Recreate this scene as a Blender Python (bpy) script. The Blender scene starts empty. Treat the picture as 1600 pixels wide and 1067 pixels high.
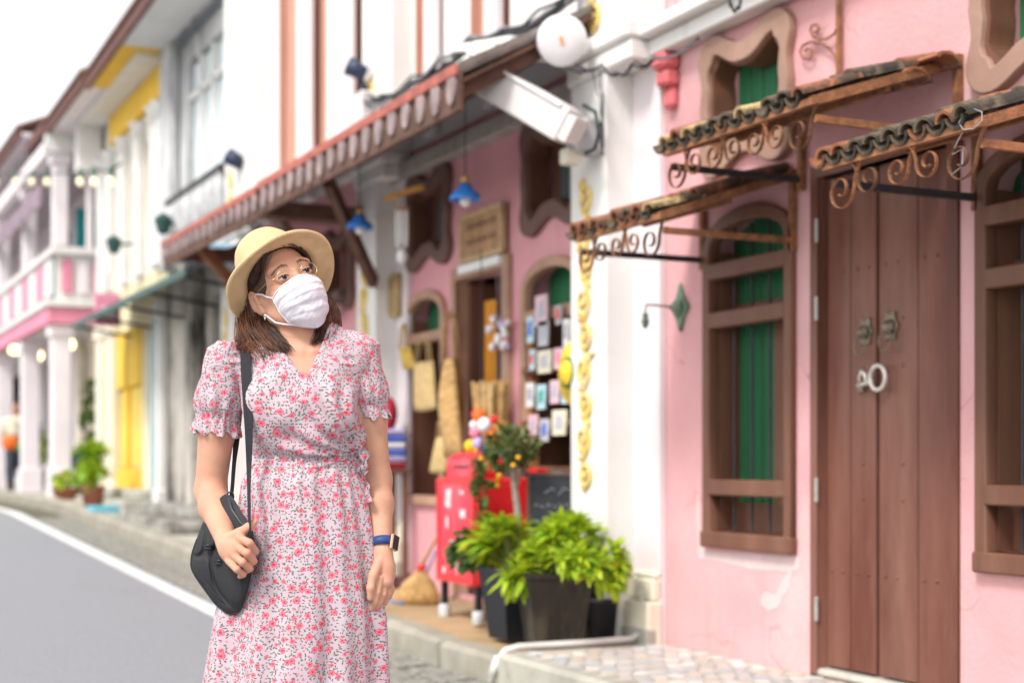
import bpy, bmesh, math, random
import numpy as np
from mathutils import Vector, Matrix, Euler, noise
random.seed(7); np.random.seed(7)
scene = bpy.context.scene
COL = scene.collection
R = math.radians
# ---------------------------------------------------------------- camera, sky, sun, exposure
HC = 1.07; ANG = R(25.9); FPX = 2311.0; HY = 720.0
cam_d = bpy.data.cameras.new('camera'); cam = bpy.data.objects.new('camera', cam_d); COL.objects.link(cam)
cam_d.lens = 52.0; cam_d.sensor_width = 36.0; cam_d.shift_y = 0.1166
cam_d.clip_start = 0.05; cam_d.clip_end = 600
cam.location = (0, 0, HC); cam.rotation_euler = (R(90), 0, -ANG)
cam_d.dof.use_dof = True; cam_d.dof.focus_distance = 3.56; cam_d.dof.aperture_fstop = 2.25
scene.camera = cam
wd = bpy.data.worlds.new('World'); scene.world = wd; wd.use_nodes = True
nt = wd.node_tree; nt.nodes.clear()
sky = nt.nodes.new('ShaderNodeTexSky'); sky.sky_type = 'NISHITA'; sky.sun_disc = False
SUN_EL, SUN_AZ = R(52), R(-118)
sky.sun_elevation = SUN_EL; sky.sun_rotation = SUN_AZ; sky.air_density = 1.0; sky.dust_density = 1.0; sky.ozone_density = 1.0
hs = nt.nodes.new('ShaderNodeHueSaturation'); hs.inputs['Saturation'].default_value = 0.10; hs.inputs['Value'].default_value = 1.0
bg = nt.nodes.new('ShaderNodeBackground'); bg.inputs['Strength'].default_value = 0.12
wo = nt.nodes.new('ShaderNodeOutputWorld')
nt.links.new(sky.outputs[0], hs.inputs['Color']); nt.links.new(hs.outputs[0], bg.inputs[0]); nt.links.new(bg.outputs[0], wo.inputs[0])
sd = bpy.data.lights.new('sun', 'SUN'); sd.energy = 1.5; sd.angle = R(14); sd.color = (1.0, 0.965, 0.92)
so = bpy.data.objects.new('sun', sd); COL.objects.link(so)
so.location = (-6, 2, 12)
# direction towards the sun (azimuth measured clockwise from +Y)
sdir = Vector((math.sin(SUN_AZ)*math.cos(SUN_EL), math.cos(SUN_AZ)*math.cos(SUN_EL), math.sin(SUN_EL)))
so.rotation_euler = sdir.to_track_quat('Z', 'Y').to_euler()
vs = scene.view_settings; vs.view_transform = 'Standard'; vs.look = 'None'; vs.gamma = 1.0; vs.use_curve_mapping = False
vs.exposure = 1.24
scene.cycles.use_denoising = True
scene.cycles.max_bounces = 6; scene.cycles.diffuse_bounces = 3; scene.cycles.glossy_bounces = 3
scene.cycles.transparent_max_bounces = 6; scene.cycles.sample_clamp_indirect = 6
# ---------------------------------------------------------------- materials
def lin(c):
    return tuple(((v/255)/12.92 if v/255 <= .04045 else ((v/255+.055)/1.055)**2.4) for v in c)
MATS = {}
def mat(name, col, rough=.8, var=.12, vscale=3.0, bump=.0, bscale=60.0, dirt=None, dscale=1.5, damt=.35, spec=.3, metal=0, stretch=None, dlo=.55, dhi=.75, emit=None, sheen=0, coat=0, sss=0):
    """col is the linear base colour; noise varies it, dirt blends a second colour in patches"""
    if name in MATS: return MATS[name]
    m = bpy.data.materials.new(name); m.use_nodes = True; t = m.node_tree; n = t.nodes; L = t.links
    b = n['Principled BSDF']; b.inputs['Roughness'].default_value = rough; b.inputs['Metallic'].default_value = metal
    b.inputs['Specular IOR Level'].default_value = spec
    if sheen: b.inputs['Sheen Weight'].default_value = sheen
    if coat: b.inputs['Coat Weight'].default_value = coat
    if sss:
        b.inputs['Subsurface Weight'].default_value = sss; b.inputs['Subsurface Radius'].default_value = (.012, .005, .003); b.inputs['Subsurface Scale'].default_value = 1.0
    tc = n.new('ShaderNodeTexCoord'); src = tc.outputs['Object']
    if stretch:
        mp = n.new('ShaderNodeMapping'); mp.inputs['Scale'].default_value = stretch; L.new(src, mp.inputs[0]); src = mp.outputs[0]
    nz = n.new('ShaderNodeTexNoise'); nz.inputs['Scale'].default_value = vscale; nz.inputs['Detail'].default_value = 5; L.new(src, nz.inputs['Vector'])
    mr = n.new('ShaderNodeMapRange'); mr.inputs[1].default_value = .3; mr.inputs[2].default_value = .7
    mr.inputs[3].default_value = 1-var; mr.inputs[4].default_value = 1+var; L.new(nz.outputs[0], mr.inputs[0])
    mul = n.new('ShaderNodeMix'); mul.data_type = 'RGBA'; mul.blend_type = 'MULTIPLY'; mul.inputs[0].default_value = 1
    mul.inputs[6].default_value = (*col, 1); cmb = n.new('ShaderNodeCombineColor')
    for i in range(3): L.new(mr.outputs[0], cmb.inputs[i])
    L.new(cmb.outputs[0], mul.inputs[7]); out = mul.outputs[2]
    if dirt:
        dz = n.new('ShaderNodeTexNoise'); dz.inputs['Scale'].default_value = dscale; dz.inputs['Detail'].default_value = 8; dz.inputs['Roughness'].default_value = .65
        L.new(src, dz.inputs['Vector'])
        dr = n.new('ShaderNodeMapRange'); dr.inputs[1].default_value = dlo; dr.inputs[2].default_value = dhi; dr.inputs[3].default_value = 0; dr.inputs[4].default_value = damt
        L.new(dz.outputs[0], dr.inputs[0])
        dm = n.new('ShaderNodeMix'); dm.data_type = 'RGBA'; dm.inputs[7].default_value = (*dirt, 1)
        L.new(dr.outputs[0], dm.inputs[0]); L.new(out, dm.inputs[6]); out = dm.outputs[2]
    L.new(out, b.inputs['Base Color'])
    if bump:
        bz = n.new('ShaderNodeTexNoise'); bz.inputs['Scale'].default_value = bscale; bz.inputs['Detail'].default_value = 4; L.new(src, bz.inputs['Vector'])
        bp = n.new('ShaderNodeBump'); bp.inputs['Strength'].default_value = bump; bp.inputs['Distance'].default_value = .01
        L.new(bz.outputs[0], bp.inputs['Height']); L.new(bp.outputs[0], b.inputs['Normal'])
    if emit:
        b.inputs['Emission Color'].default_value = (*emit[:3], 1); b.inputs['Emission Strength'].default_value = emit[3]
    MATS[name] = m
    return m
M = mat
def weather(m, col, amt=.4, lo=.55, hi=.75, scale=(5, 5, .55), crack=None):
    """rain streaks (noise drawn out vertically) and, if asked, hairline cracks, on top of a paint"""
    t = m.node_tree; n = t.nodes; L = t.links; b = n['Principled BSDF']; src = b.inputs['Base Color'].links[0].from_socket
    tc = n.new('ShaderNodeTexCoord'); mp = n.new('ShaderNodeMapping'); mp.inputs['Scale'].default_value = scale; L.new(tc.outputs['Object'], mp.inputs[0])
    z = n.new('ShaderNodeTexNoise'); z.inputs['Scale'].default_value = 1.6; z.inputs['Detail'].default_value = 9; z.inputs['Roughness'].default_value = .7; L.new(mp.outputs[0], z.inputs['Vector'])
    r = n.new('ShaderNodeMapRange'); r.inputs[1].default_value = lo; r.inputs[2].default_value = hi; r.inputs[4].default_value = amt; L.new(z.outputs[0], r.inputs[0])
    x = n.new('ShaderNodeMix'); x.data_type = 'RGBA'; x.inputs[7].default_value = (*col, 1); L.new(r.outputs[0], x.inputs[0]); L.new(src, x.inputs[6]); out = x.outputs[2]
    if crack:
        dn = n.new('ShaderNodeTexNoise'); dn.inputs['Scale'].default_value = 3; dn.inputs['Detail'].default_value = 6; L.new(tc.outputs['Object'], dn.inputs['Vector'])
        ad = n.new('ShaderNodeVectorMath'); ad.operation = 'MULTIPLY_ADD'; ad.inputs[1].default_value = (.5, .5, .5); L.new(dn.outputs['Color'], ad.inputs[0]); L.new(tc.outputs['Object'], ad.inputs[2])
        v = n.new('ShaderNodeTexVoronoi'); v.feature = 'DISTANCE_TO_EDGE'; v.inputs['Scale'].default_value = 1.7; L.new(ad.outputs[0], v.inputs['Vector'])
        c1 = n.new('ShaderNodeMapRange'); c1.inputs[1].default_value = .001; c1.inputs[2].default_value = .006; c1.inputs[3].default_value = .7; c1.inputs[4].default_value = 0; L.new(v.outputs['Distance'], c1.inputs[0])
        c2 = n.new('ShaderNodeMapRange'); c2.inputs[1].default_value = .50; c2.inputs[2].default_value = .58; L.new(dn.outputs[0], c2.inputs[0])
        c3 = n.new('ShaderNodeMath'); c3.operation = 'MULTIPLY'; L.new(c1.outputs[0], c3.inputs[0]); L.new(c2.outputs[0], c3.inputs[1])
        y = n.new('ShaderNodeMix'); y.data_type = 'RGBA'; y.inputs[7].default_value = (*crack, 1); L.new(c3.outputs[0], y.inputs[0]); L.new(out, y.inputs[6]); out = y.outputs[2]
    L.new(out, b.inputs['Base Color']); return m
# ---------------------------------------------------------------- object helpers
def wloc(o):
    return o.location.copy() if (o is not None and o.type == 'EMPTY') else Vector((0, 0, 0))
def adopt(o, parent):
    if parent is not None:
        o.parent = parent
        if parent.type == 'EMPTY': o.matrix_parent_inverse = Matrix.Translation(-parent.location)
def tag(o, label=None, cat=None, group=None, kind=None):
    if label: o['label'] = label
    if cat: o['category'] = cat
    if group: o['group'] = group
    if kind: o['kind'] = kind
    return o
def thing(name, label, cat, loc=(0, 0, 0), group=None):
    o = bpy.data.objects.new(name, None); COL.objects.link(o); o.location = loc; o.empty_display_size = .1
    return tag(o, label, cat, group)
def finish(name, me, m, parent=None, smooth=False):
    if m is not None:
        for mm in (m if isinstance(m, (list, tuple)) else [m]): me.materials.append(mm)
    if smooth: me.polygons.foreach_set('use_smooth', [True]*len(me.polygons))
    o = bpy.data.objects.new(name, me); COL.objects.link(o); adopt(o, parent)
    return o
def mk(name, verts, faces, m, parent=None, smooth=False):
    me = bpy.data.meshes.new(name); me.from_pydata([tuple(v) for v in verts], [], [tuple(f) for f in faces]); me.update()
    return finish(name, me, m, parent, smooth)
class Geo:
    """collects shapes that belong to ONE object"""
    def __init__(s): s.v = []; s.f = []
    def add(s, v, f):
        k = len(s.v); s.v += [tuple(p) for p in v]; s.f += [tuple(i+k for i in q) for q in f]; return s
    def box(s, x0, x1, y0, y1, z0, z1, c=.0):
        if x0 > x1: x0, x1 = x1, x0
        if y0 > y1: y0, y1 = y1, y0
        if z0 > z1: z0, z1 = z1, z0
        c = min(c, (x1-x0)*.4, (y1-y0)*.4, (z1-z0)*.4)
        if c <= 0:
            v = [(x, y, z) for x in (x0, x1) for y in (y0, y1) for z in (z0, z1)]
            return s.add(v, [(0,1,3,2),(4,6,7,5),(0,4,5,1),(2,3,7,6),(0,2,6,4),(1,5,7,3)])
        bm = bmesh.new(); bmesh.ops.create_cube(bm, size=1)
        for q in bm.verts: q.co = Vector(((x0+x1)/2+q.co.x*(x1-x0), (y0+y1)/2+q.co.y*(y1-y0), (z0+z1)/2+q.co.z*(z1-z0)))
        bmesh.ops.bevel(bm, geom=bm.edges[:], offset=c, segments=1, affect='EDGES')
        return s.bm(bm)
    def bm(s, bm, mtx=None):
        if mtx is not None: bmesh.ops.transform(bm, matrix=mtx, verts=bm.verts)
        bm.verts.index_update(); v = [tuple(q.co) for q in bm.verts]; f = [tuple(q.index for q in p.verts) for p in bm.faces]; bm.free()
        return s.add(v, f)
    def beam(s, a, b, w, h, up=(0, 0, 1)):
        a = Vector(a); b = Vector(b); d = (b-a).normalized(); u = Vector(up); sd_ = d.cross(u)
        if sd_.length < 1e-4: sd_ = d.cross(Vector((0, 1, 0)))
        sd_.normalize(); u = sd_.cross(d).normalized(); v = []
        for p in (a, b):
            for i, j in ((-1,-1),(1,-1),(1,1),(-1,1)): v.append(p+sd_*i*w/2+u*j*h/2)
        return s.add(v, [(0,3,2,1),(4,5,6,7),(0,1,5,4),(1,2,6,5),(2,3,7,6),(3,0,4,7)])
    def tube(s, pts, r, n=8, flat=1.0, caps=True, ref=None):
        pts = [Vector(p) for p in pts]; k = len(pts); rr = r if isinstance(r, (list, tuple)) else [r]*k
        v = []; f = []; pu = None
        for i, p in enumerate(pts):
            t = (pts[min(i+1, k-1)]-pts[max(i-1, 0)])
            if t.length < 1e-9: t = Vector((0, 0, 1))
            t.normalize()
            if pu is None:
                a = Vector(ref) if ref is not None else (Vector((0, 0, 1)) if abs(t.z) < .9 else Vector((1, 0, 0)))
                pu = a
            u = (pu-t*pu.dot(t))
            if u.length < 1e-6: u = t.orthogonal()
            u.normalize(); pu = u; w = t.cross(u)
            for j in range(n):
                an = 2*math.pi*j/n; v.append(p+u*math.cos(an)*rr[i]+w*math.sin(an)*rr[i]*flat)
        for i in range(k-1):
            for j in range(n): f.append((i*n+j, i*n+(j+1)%n, (i+1)*n+(j+1)%n, (i+1)*n+j))
        if caps: f.append(tuple(range(n-1, -1, -1))); f.append(tuple((k-1)*n+j for j in range(n)))
        return s.add(v, f)
    def lathe(s, prof, c=(0, 0, 0), n=20, axis='z', wob=0):
        v = []; f = []
        for r_, h in prof:
            for j in range(n):
                a = 2*math.pi*j/n; x = r_*math.cos(a); y = r_*math.sin(a)
                p = {'z': (x, y, h), 'x': (h, x, y), 'y': (x, h, y)}[axis]
                v.append((p[0]+c[0], p[1]+c[1], p[2]+c[2]))
        k = len(prof)
        for i in range(k-1):
            for j in range(n): f.append((i*n+j, i*n+(j+1)%n, (i+1)*n+(j+1)%n, (i+1)*n+j))
        f.append(tuple(range(n-1, -1, -1))); f.append(tuple((k-1)*n+j for j in range(n)))
        return s.add(v, f)
    def ball(s, c, r, seg=12, rings=8):
        rx, ry, rz = (r, r, r) if not isinstance(r, (tuple, list)) else r
        v = [(c[0], c[1], c[2]+rz)]; f = []
        for i in range(1, rings):
            ph = math.pi*i/rings
            for j in range(seg):
                a = 2*math.pi*j/seg; v.append((c[0]+rx*math.sin(ph)*math.cos(a), c[1]+ry*math.sin(ph)*math.sin(a), c[2]+rz*math.cos(ph)))
        v.append((c[0], c[1], c[2]-rz))
        for j in range(seg): f.append((0, 1+j, 1+(j+1) % seg))
        for i in range(rings-2):
            for j in range(seg): f.append((1+i*seg+j, 1+(i+1)*seg+j, 1+(i+1)*seg+(j+1) % seg, 1+i*seg+(j+1) % seg))
        e = len(v)-1; b0 = 1+(rings-2)*seg
        for j in range(seg): f.append((e, b0+(j+1) % seg, b0+j))
        return s.add(v, f)
    def build(s, name, m, parent=None, smooth=False): return mk(name, s.v, s.f, m, parent, smooth)
def box(name, x0, x1, y0, y1, z0, z1, m, parent=None, c=.004): return Geo().box(x0, x1, y0, y1, z0, z1, c).build(name, m, parent)
def plate(name, loops, x0, x1, m, parent=None, bevel=0.0, conv=None):
    """polygon (with holes) drawn in the (Y,Z) plane and given real thickness from x0 to x1"""
    cu = bpy.data.curves.new('tmp', 'CURVE'); cu.dimensions = '2D'; cu.fill_mode = 'BOTH'
    for lp in loops:
        sp = cu.splines.new('POLY'); sp.points.add(len(lp)-1)
        for i, p in enumerate(lp): sp.points[i].co = (p[0], p[1], 0, 1)
        sp.use_cyclic_u = True
    cu.extrude = max(1e-4, abs(x1-x0)/2-bevel); cu.bevel_depth = bevel; cu.bevel_resolution = 1
    if bevel: cu.offset = -bevel
    ob = bpy.data.objects.new('tmp', cu); COL.objects.link(ob)
    dg = bpy.context.evaluated_depsgraph_get(); me = bpy.data.meshes.new_from_object(ob.evaluated_get(dg))
    bpy.data.objects.remove(ob); bpy.data.curves.remove(cu)
    xc = (x0+x1)/2
    mt = Matrix(((0, 0, 1, xc), (1, 0, 0, 0), (0, 1, 0, 0), (0, 0, 0, 1)))
    if conv is not None: mt = conv @ mt
    me.transform(mt); me.name = name; me.materials.clear()
    return finish(name, me, m, parent)
def rect(y0, y1, z0, z1): return [(y0, z0), (y1, z0), (y1, z1), (y0, z1)]
def arch(y0, y1, z0, zs, zt, n=10):
    pts = [(y0, z0), (y1, z0)]
    for i in range(n+1):
        a = math.pi*i/n; pts.append(((y0+y1)/2+math.cos(a)*(y1-y0)/2, zs+math.sin(a)**.9*(zt-zs)))
    return pts
def dup(root, loc=None, label=None, group=None, rotz=None, name=None):
    r = root.copy(); COL.objects.link(r)
    if loc is not None: r.location = loc
    if rotz is not None: r.rotation_euler = (0, 0, rotz)
    if label: r['label'] = label
    if group: r['group'] = group
    for ch in root.children:
        c = ch.copy(); COL.objects.link(c); c.parent = r
        for g in ch.children:
            d = g.copy(); COL.objects.link(d); d.parent = c
    return r
sA, cA = math.sin(ANG), math.cos(ANG)
def ray(px):
    u = (px-800)/FPX; return sA+u*cA, cA-u*sA
def YX(px, X):
    """distance along the street of the point on the plane X=const that a measurement at column px of the photograph gives"""
    a, b = ray(px); return X*b/a
def ZX(px, py, X):
    a, b = ray(px); return HC+(HY-py)*(X/a)/FPX
# ================================================================ ground
W = 3.81
def g(y):
    return .034*min(max(y-7.0, 0), 12.4) + max(0, y-19.4)*.004
asphalt = M('asphalt', (.31, .315, .335), .9, .12, 60, .8, 260, dirt=(.24, .24, .25), dscale=.8, damt=.6)
grass_m = M('verge_earth', (.22, .2, .15), .95, .2, .6)
stone = M('paving_stone', (.36, .345, .31), .85, .4, 7, .8, 40, dirt=(.085, .08, .055), dscale=4.5, damt=.85, dlo=.44, dhi=.62)
kerbm = M('kerb_concrete', (.36, .33, .27), .85, .2, 5, .5, 60, dirt=(.13, .11, .06), dscale=2.6, damt=.7, dlo=.5)
tan = M('tan_pavement', (.42, .29, .16), .8, .2, 2.2, .3, 60, dirt=(.27, .24, .2), dscale=2, damt=.7)
paint = M('road_paint', (.72, .72, .70), .7, .1, 8, .2, 90, dirt=(.3, .3, .3), dscale=14, damt=.45, dlo=.52)
conc = M('old_concrete', (.42, .40, .34), .9, .2, 4, .5, 50, dirt=(.16, .15, .10), dscale=4, damt=.8)
def strip(name, x0, x1, dz, m, y0=-12, y1=70, step=.5, thick=0.0, parent=None):
    ys = np.arange(y0, y1+1e-6, step); v = []; f = []
    for y in ys:
        z = g(y)+dz; v += [(x0, y, z), (x1, y, z)]
        if thick: v += [(x0, y, z-thick), (x1, y, z-thick)]
    k = 4 if thick else 2
    for i in range(len(ys)-1):
        a = i*k; b = a+k; f.append((a, a+1, b+1, b))
        if thick: f += [(a+2, a, b, b+2), (a+1, a+3, b+3, b+1)]
    if thick: f += [(0, 2, 3, 1), (len(v)-4, len(v)-3, len(v)-1, len(v)-2)]
    return mk(name, v, f, m, parent)
tag(mk('ground', [(-300, -300, -.25), (300, -300, -.25), (300, 300, -.25), (-300, 300, -.25)], [(0, 1, 2, 3)], grass_m), kind='structure')
tag(strip('road', -6.5, 2.58, 0, asphalt), kind='structure')
tag(strip('far_pavement', -9, -6.5, .12, conc, thick=.3), kind='structure')
tag(strip('road_marking', 2.40, 2.54, .004, paint, y0=1), kind='structure')
# kerbside paving: worn slabs laid in three rows between the line and the kerb
pav = tag(strip('kerbside_paving', 2.58, 3.02, -.02, M('joint_earth', (.12, .115, .08), .95, .3, 6)), kind='structure')
proto_slabs = []
for q in range(6):
    g_ = Geo().box(-.5, .5, -.5, .5, -.03, .0, .03); o = g_.v
    me = bpy.data.meshes.new('slab'); me.from_pydata([(x*(1+.03*random.uniform(-1, 1)), y*(1+.03*random.uniform(-1, 1)), z+random.uniform(-.002, .002)) for x, y, z in g_.v], [], g_.f); me.update()
    me.materials.append(stone); proto_slabs.append(me)
y = 4.2; r_ = 0
def piece(name, me, parent, loc, scl=(1, 1, 1), rot=(0, 0, 0)):
    o = bpy.data.objects.new(name, me); COL.objects.link(o); o.location = loc; o.scale = scl; o.rotation_euler = rot; adopt(o, parent); return o
while y < 18:
    L = random.uniform(.42, .62)
    x = 2.60
    for wdt in ((.205, .205) if random.random() < .6 else (.13, .28)):
        piece('paving_slab', random.choice(proto_slabs), pav, (x+wdt/2, y+L/2, g(y+L/2)+.002+random.uniform(-.004, .006)), (wdt-.014, L-.018, 1), (math.atan((g(y+.3)-g(y))/.3)+random.uniform(-.012, .012), random.uniform(-.025, .025), random.uniform(-.03, .03)))
        x += wdt
    y += L
# kerb stones
kerb_o = tag(strip('kerb', 3.02, 3.16, .12, M('kerb_joint', (.10, .095, .07), .95, .2, 8), y0=6.30, thick=.3), kind='structure')
kp = []
for q in range(4):
    g_ = Geo().box(-.08, .08, -.5, .5, -.2, 0, .03)
    me = bpy.data.meshes.new('kerb_stone'); me.from_pydata([(x+random.uniform(-.006, .006), y_, z+random.uniform(-.006, .006)) for x, y_, z in g_.v], [], g_.f); me.update(); me.materials.append(kerbm); kp.append(me)
y = 6.27
while y < 26:
    L = .8 if y < 14 else 1.2
    piece('kerb_stone', random.choice(kp), kerb_o, (3.085, y+L/2, g(y+L/2)+.15+random.uniform(-.004, .004)), (1, L-.012, 1), (math.atan((g(y+.4)-g(y))/.4), 0, random.uniform(-.006, .006)))
    y += L
tag(strip('pavement', 3.12, 3.95, .135, tan, y0=6.27, y1=9.7, thick=.1), kind='structure')
tag(strip('pavement', 3.12, 4.4, .133, conc, y0=9.7, y1=70, thick=.1), kind='structure')
# tiled front step
step = tag(box('front_step', 2.93, 4.0, 1.0, 6.20, -.2, .182, conc, None, .02), kind='structure')
def edge_wear(o):
    pass
tilecols = [M('step_tile_%s' % n_, c_, .5, .25, 24, .15, 60, dirt=(.40, .37, .33), dscale=9, damt=.8, dlo=.42) for n_, c_ in
            (('cream', (.56, .51, .46)), ('peach', (.57, .47, .40)), ('grey', (.43, .42, .43)), ('white', (.68, .66, .62)), ('ochre', (.52, .43, .35)), ('blue', (.44, .45, .48)))]
tms = []
for mt_ in tilecols:
    for q in range(3):
        n_ = random.choice((5, 6, 5)); v = []; f = []
        ps = [(math.cos(2*math.pi*(i+random.uniform(-.17, .17))/n_)*.5, math.sin(2*math.pi*(i+random.uniform(-.17, .17))/n_)*.5) for i in range(n_)]
        v = [(a, b, 0) for a, b in ps]+[(a*.93, b*.93, .006) for a, b in ps]
        f = [tuple(range(n_, 2*n_))]+[(i, (i+1) % n_, n_+(i+1) % n_, n_+i) for i in range(n_)]
        me = bpy.data.meshes.new('tile'); me.from_pydata(v, [], f); me.update(); me.materials.append(mt_); tms.append(me)
yy = 4.35; row = 0; cnt = 0
while yy < 6.12:
    xx = 3.03+(.05 if row % 2 else 0)
    while xx < 3.79:
        if cnt < 290:
            piece('tile', random.choice(tms), step, (xx+random.uniform(-.008, .008), yy+random.uniform(-.008, .008), .1835), (.088, .080, .5), (0, 0, random.uniform(0, 6))); cnt += 1
        xx += .081
    yy += .070; row += 1
# ================================================================ shared building materials
pink = M('pink_plaster', (.69, .36, .37), .85, .09, 1.3, .35, 45, dirt=(.76, .53, .51), dscale=1.1, damt=.75, dlo=.46, dhi=.72)
pink2 = M('pink_plaster_deep', (.70, .33, .36), .85, .08, 1.6, .25, 45, dirt=(.74, .48, .47), dscale=1.1, damt=.4)
white = M('white_plaster', (.74, .72, .69), .8, .05, 2, .2, 40, dirt=(.50, .47, .42), dscale=1.3, damt=.5, dlo=.56, dhi=.85)
weather(pink, (.50, .30, .27), .42, .54, .74, crack=(.40, .17, .17)); weather(pink2, (.46, .24, .24), .4, .55, .75)
weather(white, (.48, .45, .40), .45, .56, .76)
lilac = M('pale_lilac_plaster', (.74, .66, .67), .8, .05, 2, .2, 40, dirt=(.58, .52, .50), dscale=1.6, damt=.4)
cream = M('cream_plaster', (.74, .68, .55), .8, .06, 2, .2, 40, dirt=(.5, .44, .34), dscale=1.6, damt=.5)
cementy = M('bare_plaster', (.55, .52, .45), .95, .3, 14, .6, 90, dirt=(.12, .12, .08), dscale=7, damt=.8, dlo=.45)
brown = M('brown_wood_paint', (.165, .072, .045), .5, .2, 6, .25, 30, stretch=(1, 1, .12), dirt=(.28, .15, .10), dscale=5, damt=.5)
weather(brown, (.27, .16, .11), .4, .54, .74, (3, 3, .4))
brownd = M('brown_wood_dark', (.16, .07, .045), .55, .2, 6, .2, 30, stretch=(1, 1, .12))
doorm = M('door_paint', (.135, .043, .027), .42, .16, 5, .25, 30, stretch=(1, 1, .15), dirt=(.27, .13, .095), dscale=2.2, damt=.9, dlo=.42, dhi=.68)
weather(doorm, (.25, .13, .095), .6, .5, .72, (3, 3, .5))
green = M('green_shutter_paint', (.022, .15, .06), .55, .25, 5, .2, 30, stretch=(1, 1, .1), dirt=(.05, .2, .1), dscale=5, damt=.4)
iron = M('dark_iron', (.045, .042, .045), .55, .2, 20, .2, 90)
rust = M('rusty_iron', (.30, .13, .06), .75, .3, 30, .5, 120, dirt=(.08, .05, .03), dscale=12, damt=.8, dlo=.48)
steel = M('hinge_steel', (.48, .45, .42), .45, .15, 30, .1, 60, metal=.5)
trimb = M('taupe_trim', (.36, .22, .165), .75, .10, 5, .2, 50, dirt=(.46, .31, .25), dscale=5, damt=.5)
dark = M('dark_interior', (.02, .018, .016), .9)
gold = M('gold_relief', (.74, .52, .14), .5, .2, 18, .3, 60, dirt=(.74, .66, .46), dscale=12, damt=.7, dlo=.42)
# ================================================================ nearest pink shophouse
def lobed(yc, zc, hw, hh, k=1.0):
    """outline with two horns above and below, waisted sides"""
    q = [(0, .75), (.17, .78), (.34, .89), (.50, .985), (.66, 1.0), (.80, .93), (.89, .80), (.915, .64), (.87, .48), (.83, .33), (.85, .17), (.88, 0)]
    pts = [(a, b) for a, b in q]+[(a, -b) for a, b in reversed(q[:-1])]
    pts += [(-a, b) for a, b in [(a_, b_) for a_, b_ in reversed(pts)][1:-1]]
    # smooth once
    out = []
    n = len(pts)
    for i in range(n):
        p = pts[i]; r1 = pts[(i+1) % n]; out += [p, ((p[0]+r1[0])/2, (p[1]+r1[1])/2)]
    n = len(out); sm = [((out[i-1][0]+2*out[i][0]+out[(i+1) % n][0])/4, (out[i-1][1]+2*out[i][1]+out[(i+1) % n][1])/4) for i in range(n)]
    return [(yc+a*hw*k, zc+b*hh*k) for a, b in sm]
def lobed_in(yc, zc, hw, hh):
    q = [(0, .49), (.14, .50), (.28, .555), (.40, .64), (.50, .70), (.58, .72), (.62, .62), (.69, .55), (.72, .44), (.70, .30), (.69, .16), (.71, 0)]
    pts = [(a, b) for a, b in q]+[(a, -b) for a, b in reversed(q[:-1])]
    pts += [(-a, b) for a, b in [(a_, b_) for a_, b_ in reversed(pts)][1:-1]]
    return [(yc+a*hw, zc+b*hh) for a, b in pts]
def lobed_window(bld, yc, zc=2.68, hw=.385, hh=.325, trim=trimb, xf=W, boards=None):
    boards = boards or [green]
    fr = plate('window_frame', [lobed(yc, zc, hw, hh), lobed_in(yc, zc, hw, hh)], xf-.045, xf+.004, trim, bld, bevel=.006)
    plate('inner_rim', [lobed_in(yc, zc, hw, hh), lobed_in(yc, zc, hw*.93, hh*.92)], xf-.02, xf+.10, brown, fr)
    for i in range(5):
        y0 = yc-.25+i*.1
        box('shutter_board', xf+.11, xf+.135, y0+.004, y0+.096, zc-.25, zc+.25, boards[i % len(boards)], fr, .006)
    return fr
def tall_window(bld, y0, y1, z0, zs, zt, xf=W, bars=(1.935, 1.712, .95), sill=True, goods=False):
    """arched opening with a deep wooden frame, crossbars, iron bars and plank shutters behind"""
    t = .055
    fr = plate('window_frame', [arch(y0, y1, z0, zs, zt), arch(y0+t, y1-t, z0+.07, zs, zt-t*1.1)], xf-.03, xf+.03, brown, bld, bevel=.005)
    box('reveal', xf+.03, xf+.18, y1-t-.004, y1-t+.02, z0+.06, zs, brown, fr, 0)
    box('reveal', xf+.03, xf+.18, y0+t-.02, y0+t+.004, z0+.06, zs, brown, fr, 0)
    box('sill', xf-.042, xf+.15, y0-.005, y1+.005, z0-.005, z0+.07, brown, fr, .008)
    for zb in bars: box('crossbar', xf-.034, xf+.03, y0+t-.006, y1-t+.006, zb-.036, zb+.036, brown, fr, .006)
    for i in range(4):
        yb = y0+t+(y1-y0-2*t)*(i+.6)/4.2
        Geo().tube([(xf+.06, yb, z0+.05), (xf+.06, yb, zt-.06)], .0075, 6).build('iron_bar', iron, fr)
    if not goods:
        n = 6; wd_ = (y1-y0)/n
        for i in range(n):
            a = y0+i*wd_; mm = green if i != 2 else brown
            box('shutter_board', xf+.145 if mm is green else xf+.125, xf+.17, a+.008, a+wd_-.004, z0+.16, 1.74, mm, fr, .006)
            box('transom_board', xf+.14, xf+.165, a+.004, a+wd_-.004, 1.76, zt-.02, green, fr, .006)
        box('shutter_rail', xf+.105, xf+.125, y0+t, y1-t, zs-.33, zs-.24, brownd, fr, .004)
        box('shutter_rail', xf+.10, xf+.145, y0+t, y1-t, z0+.07, z0+.20, brown, fr, .004)
    return fr
houseA = thing('pink_shophouse', 'pink plaster house front with brown double door under two rusty tiled canopies', 'house', (W, 3.5, 0))
W1 = (5.094, 5.775); W3 = (3.28, 4.02); D = (4.12, 4.96)
z0w, zsw, ztw = .68, 2.03, 2.2
op = []
for a, b in (W1, W3): op.append(arch(a+.01, b-.01, z0w, zsw, ztw-.01))
op.append(rect(D[0]+.01, D[1]-.01, .19, 2.24))
for yc in (5.437, 3.70): op.append(lobed(yc, 2.68, .385, .325, .9))
outer = [(1.0, .0), (6.42, 0), (6.42, 3.0), (1.0, 3.0)]
wall = plate('wall', [outer]+op, W, W+.2, pink, houseA)
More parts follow.
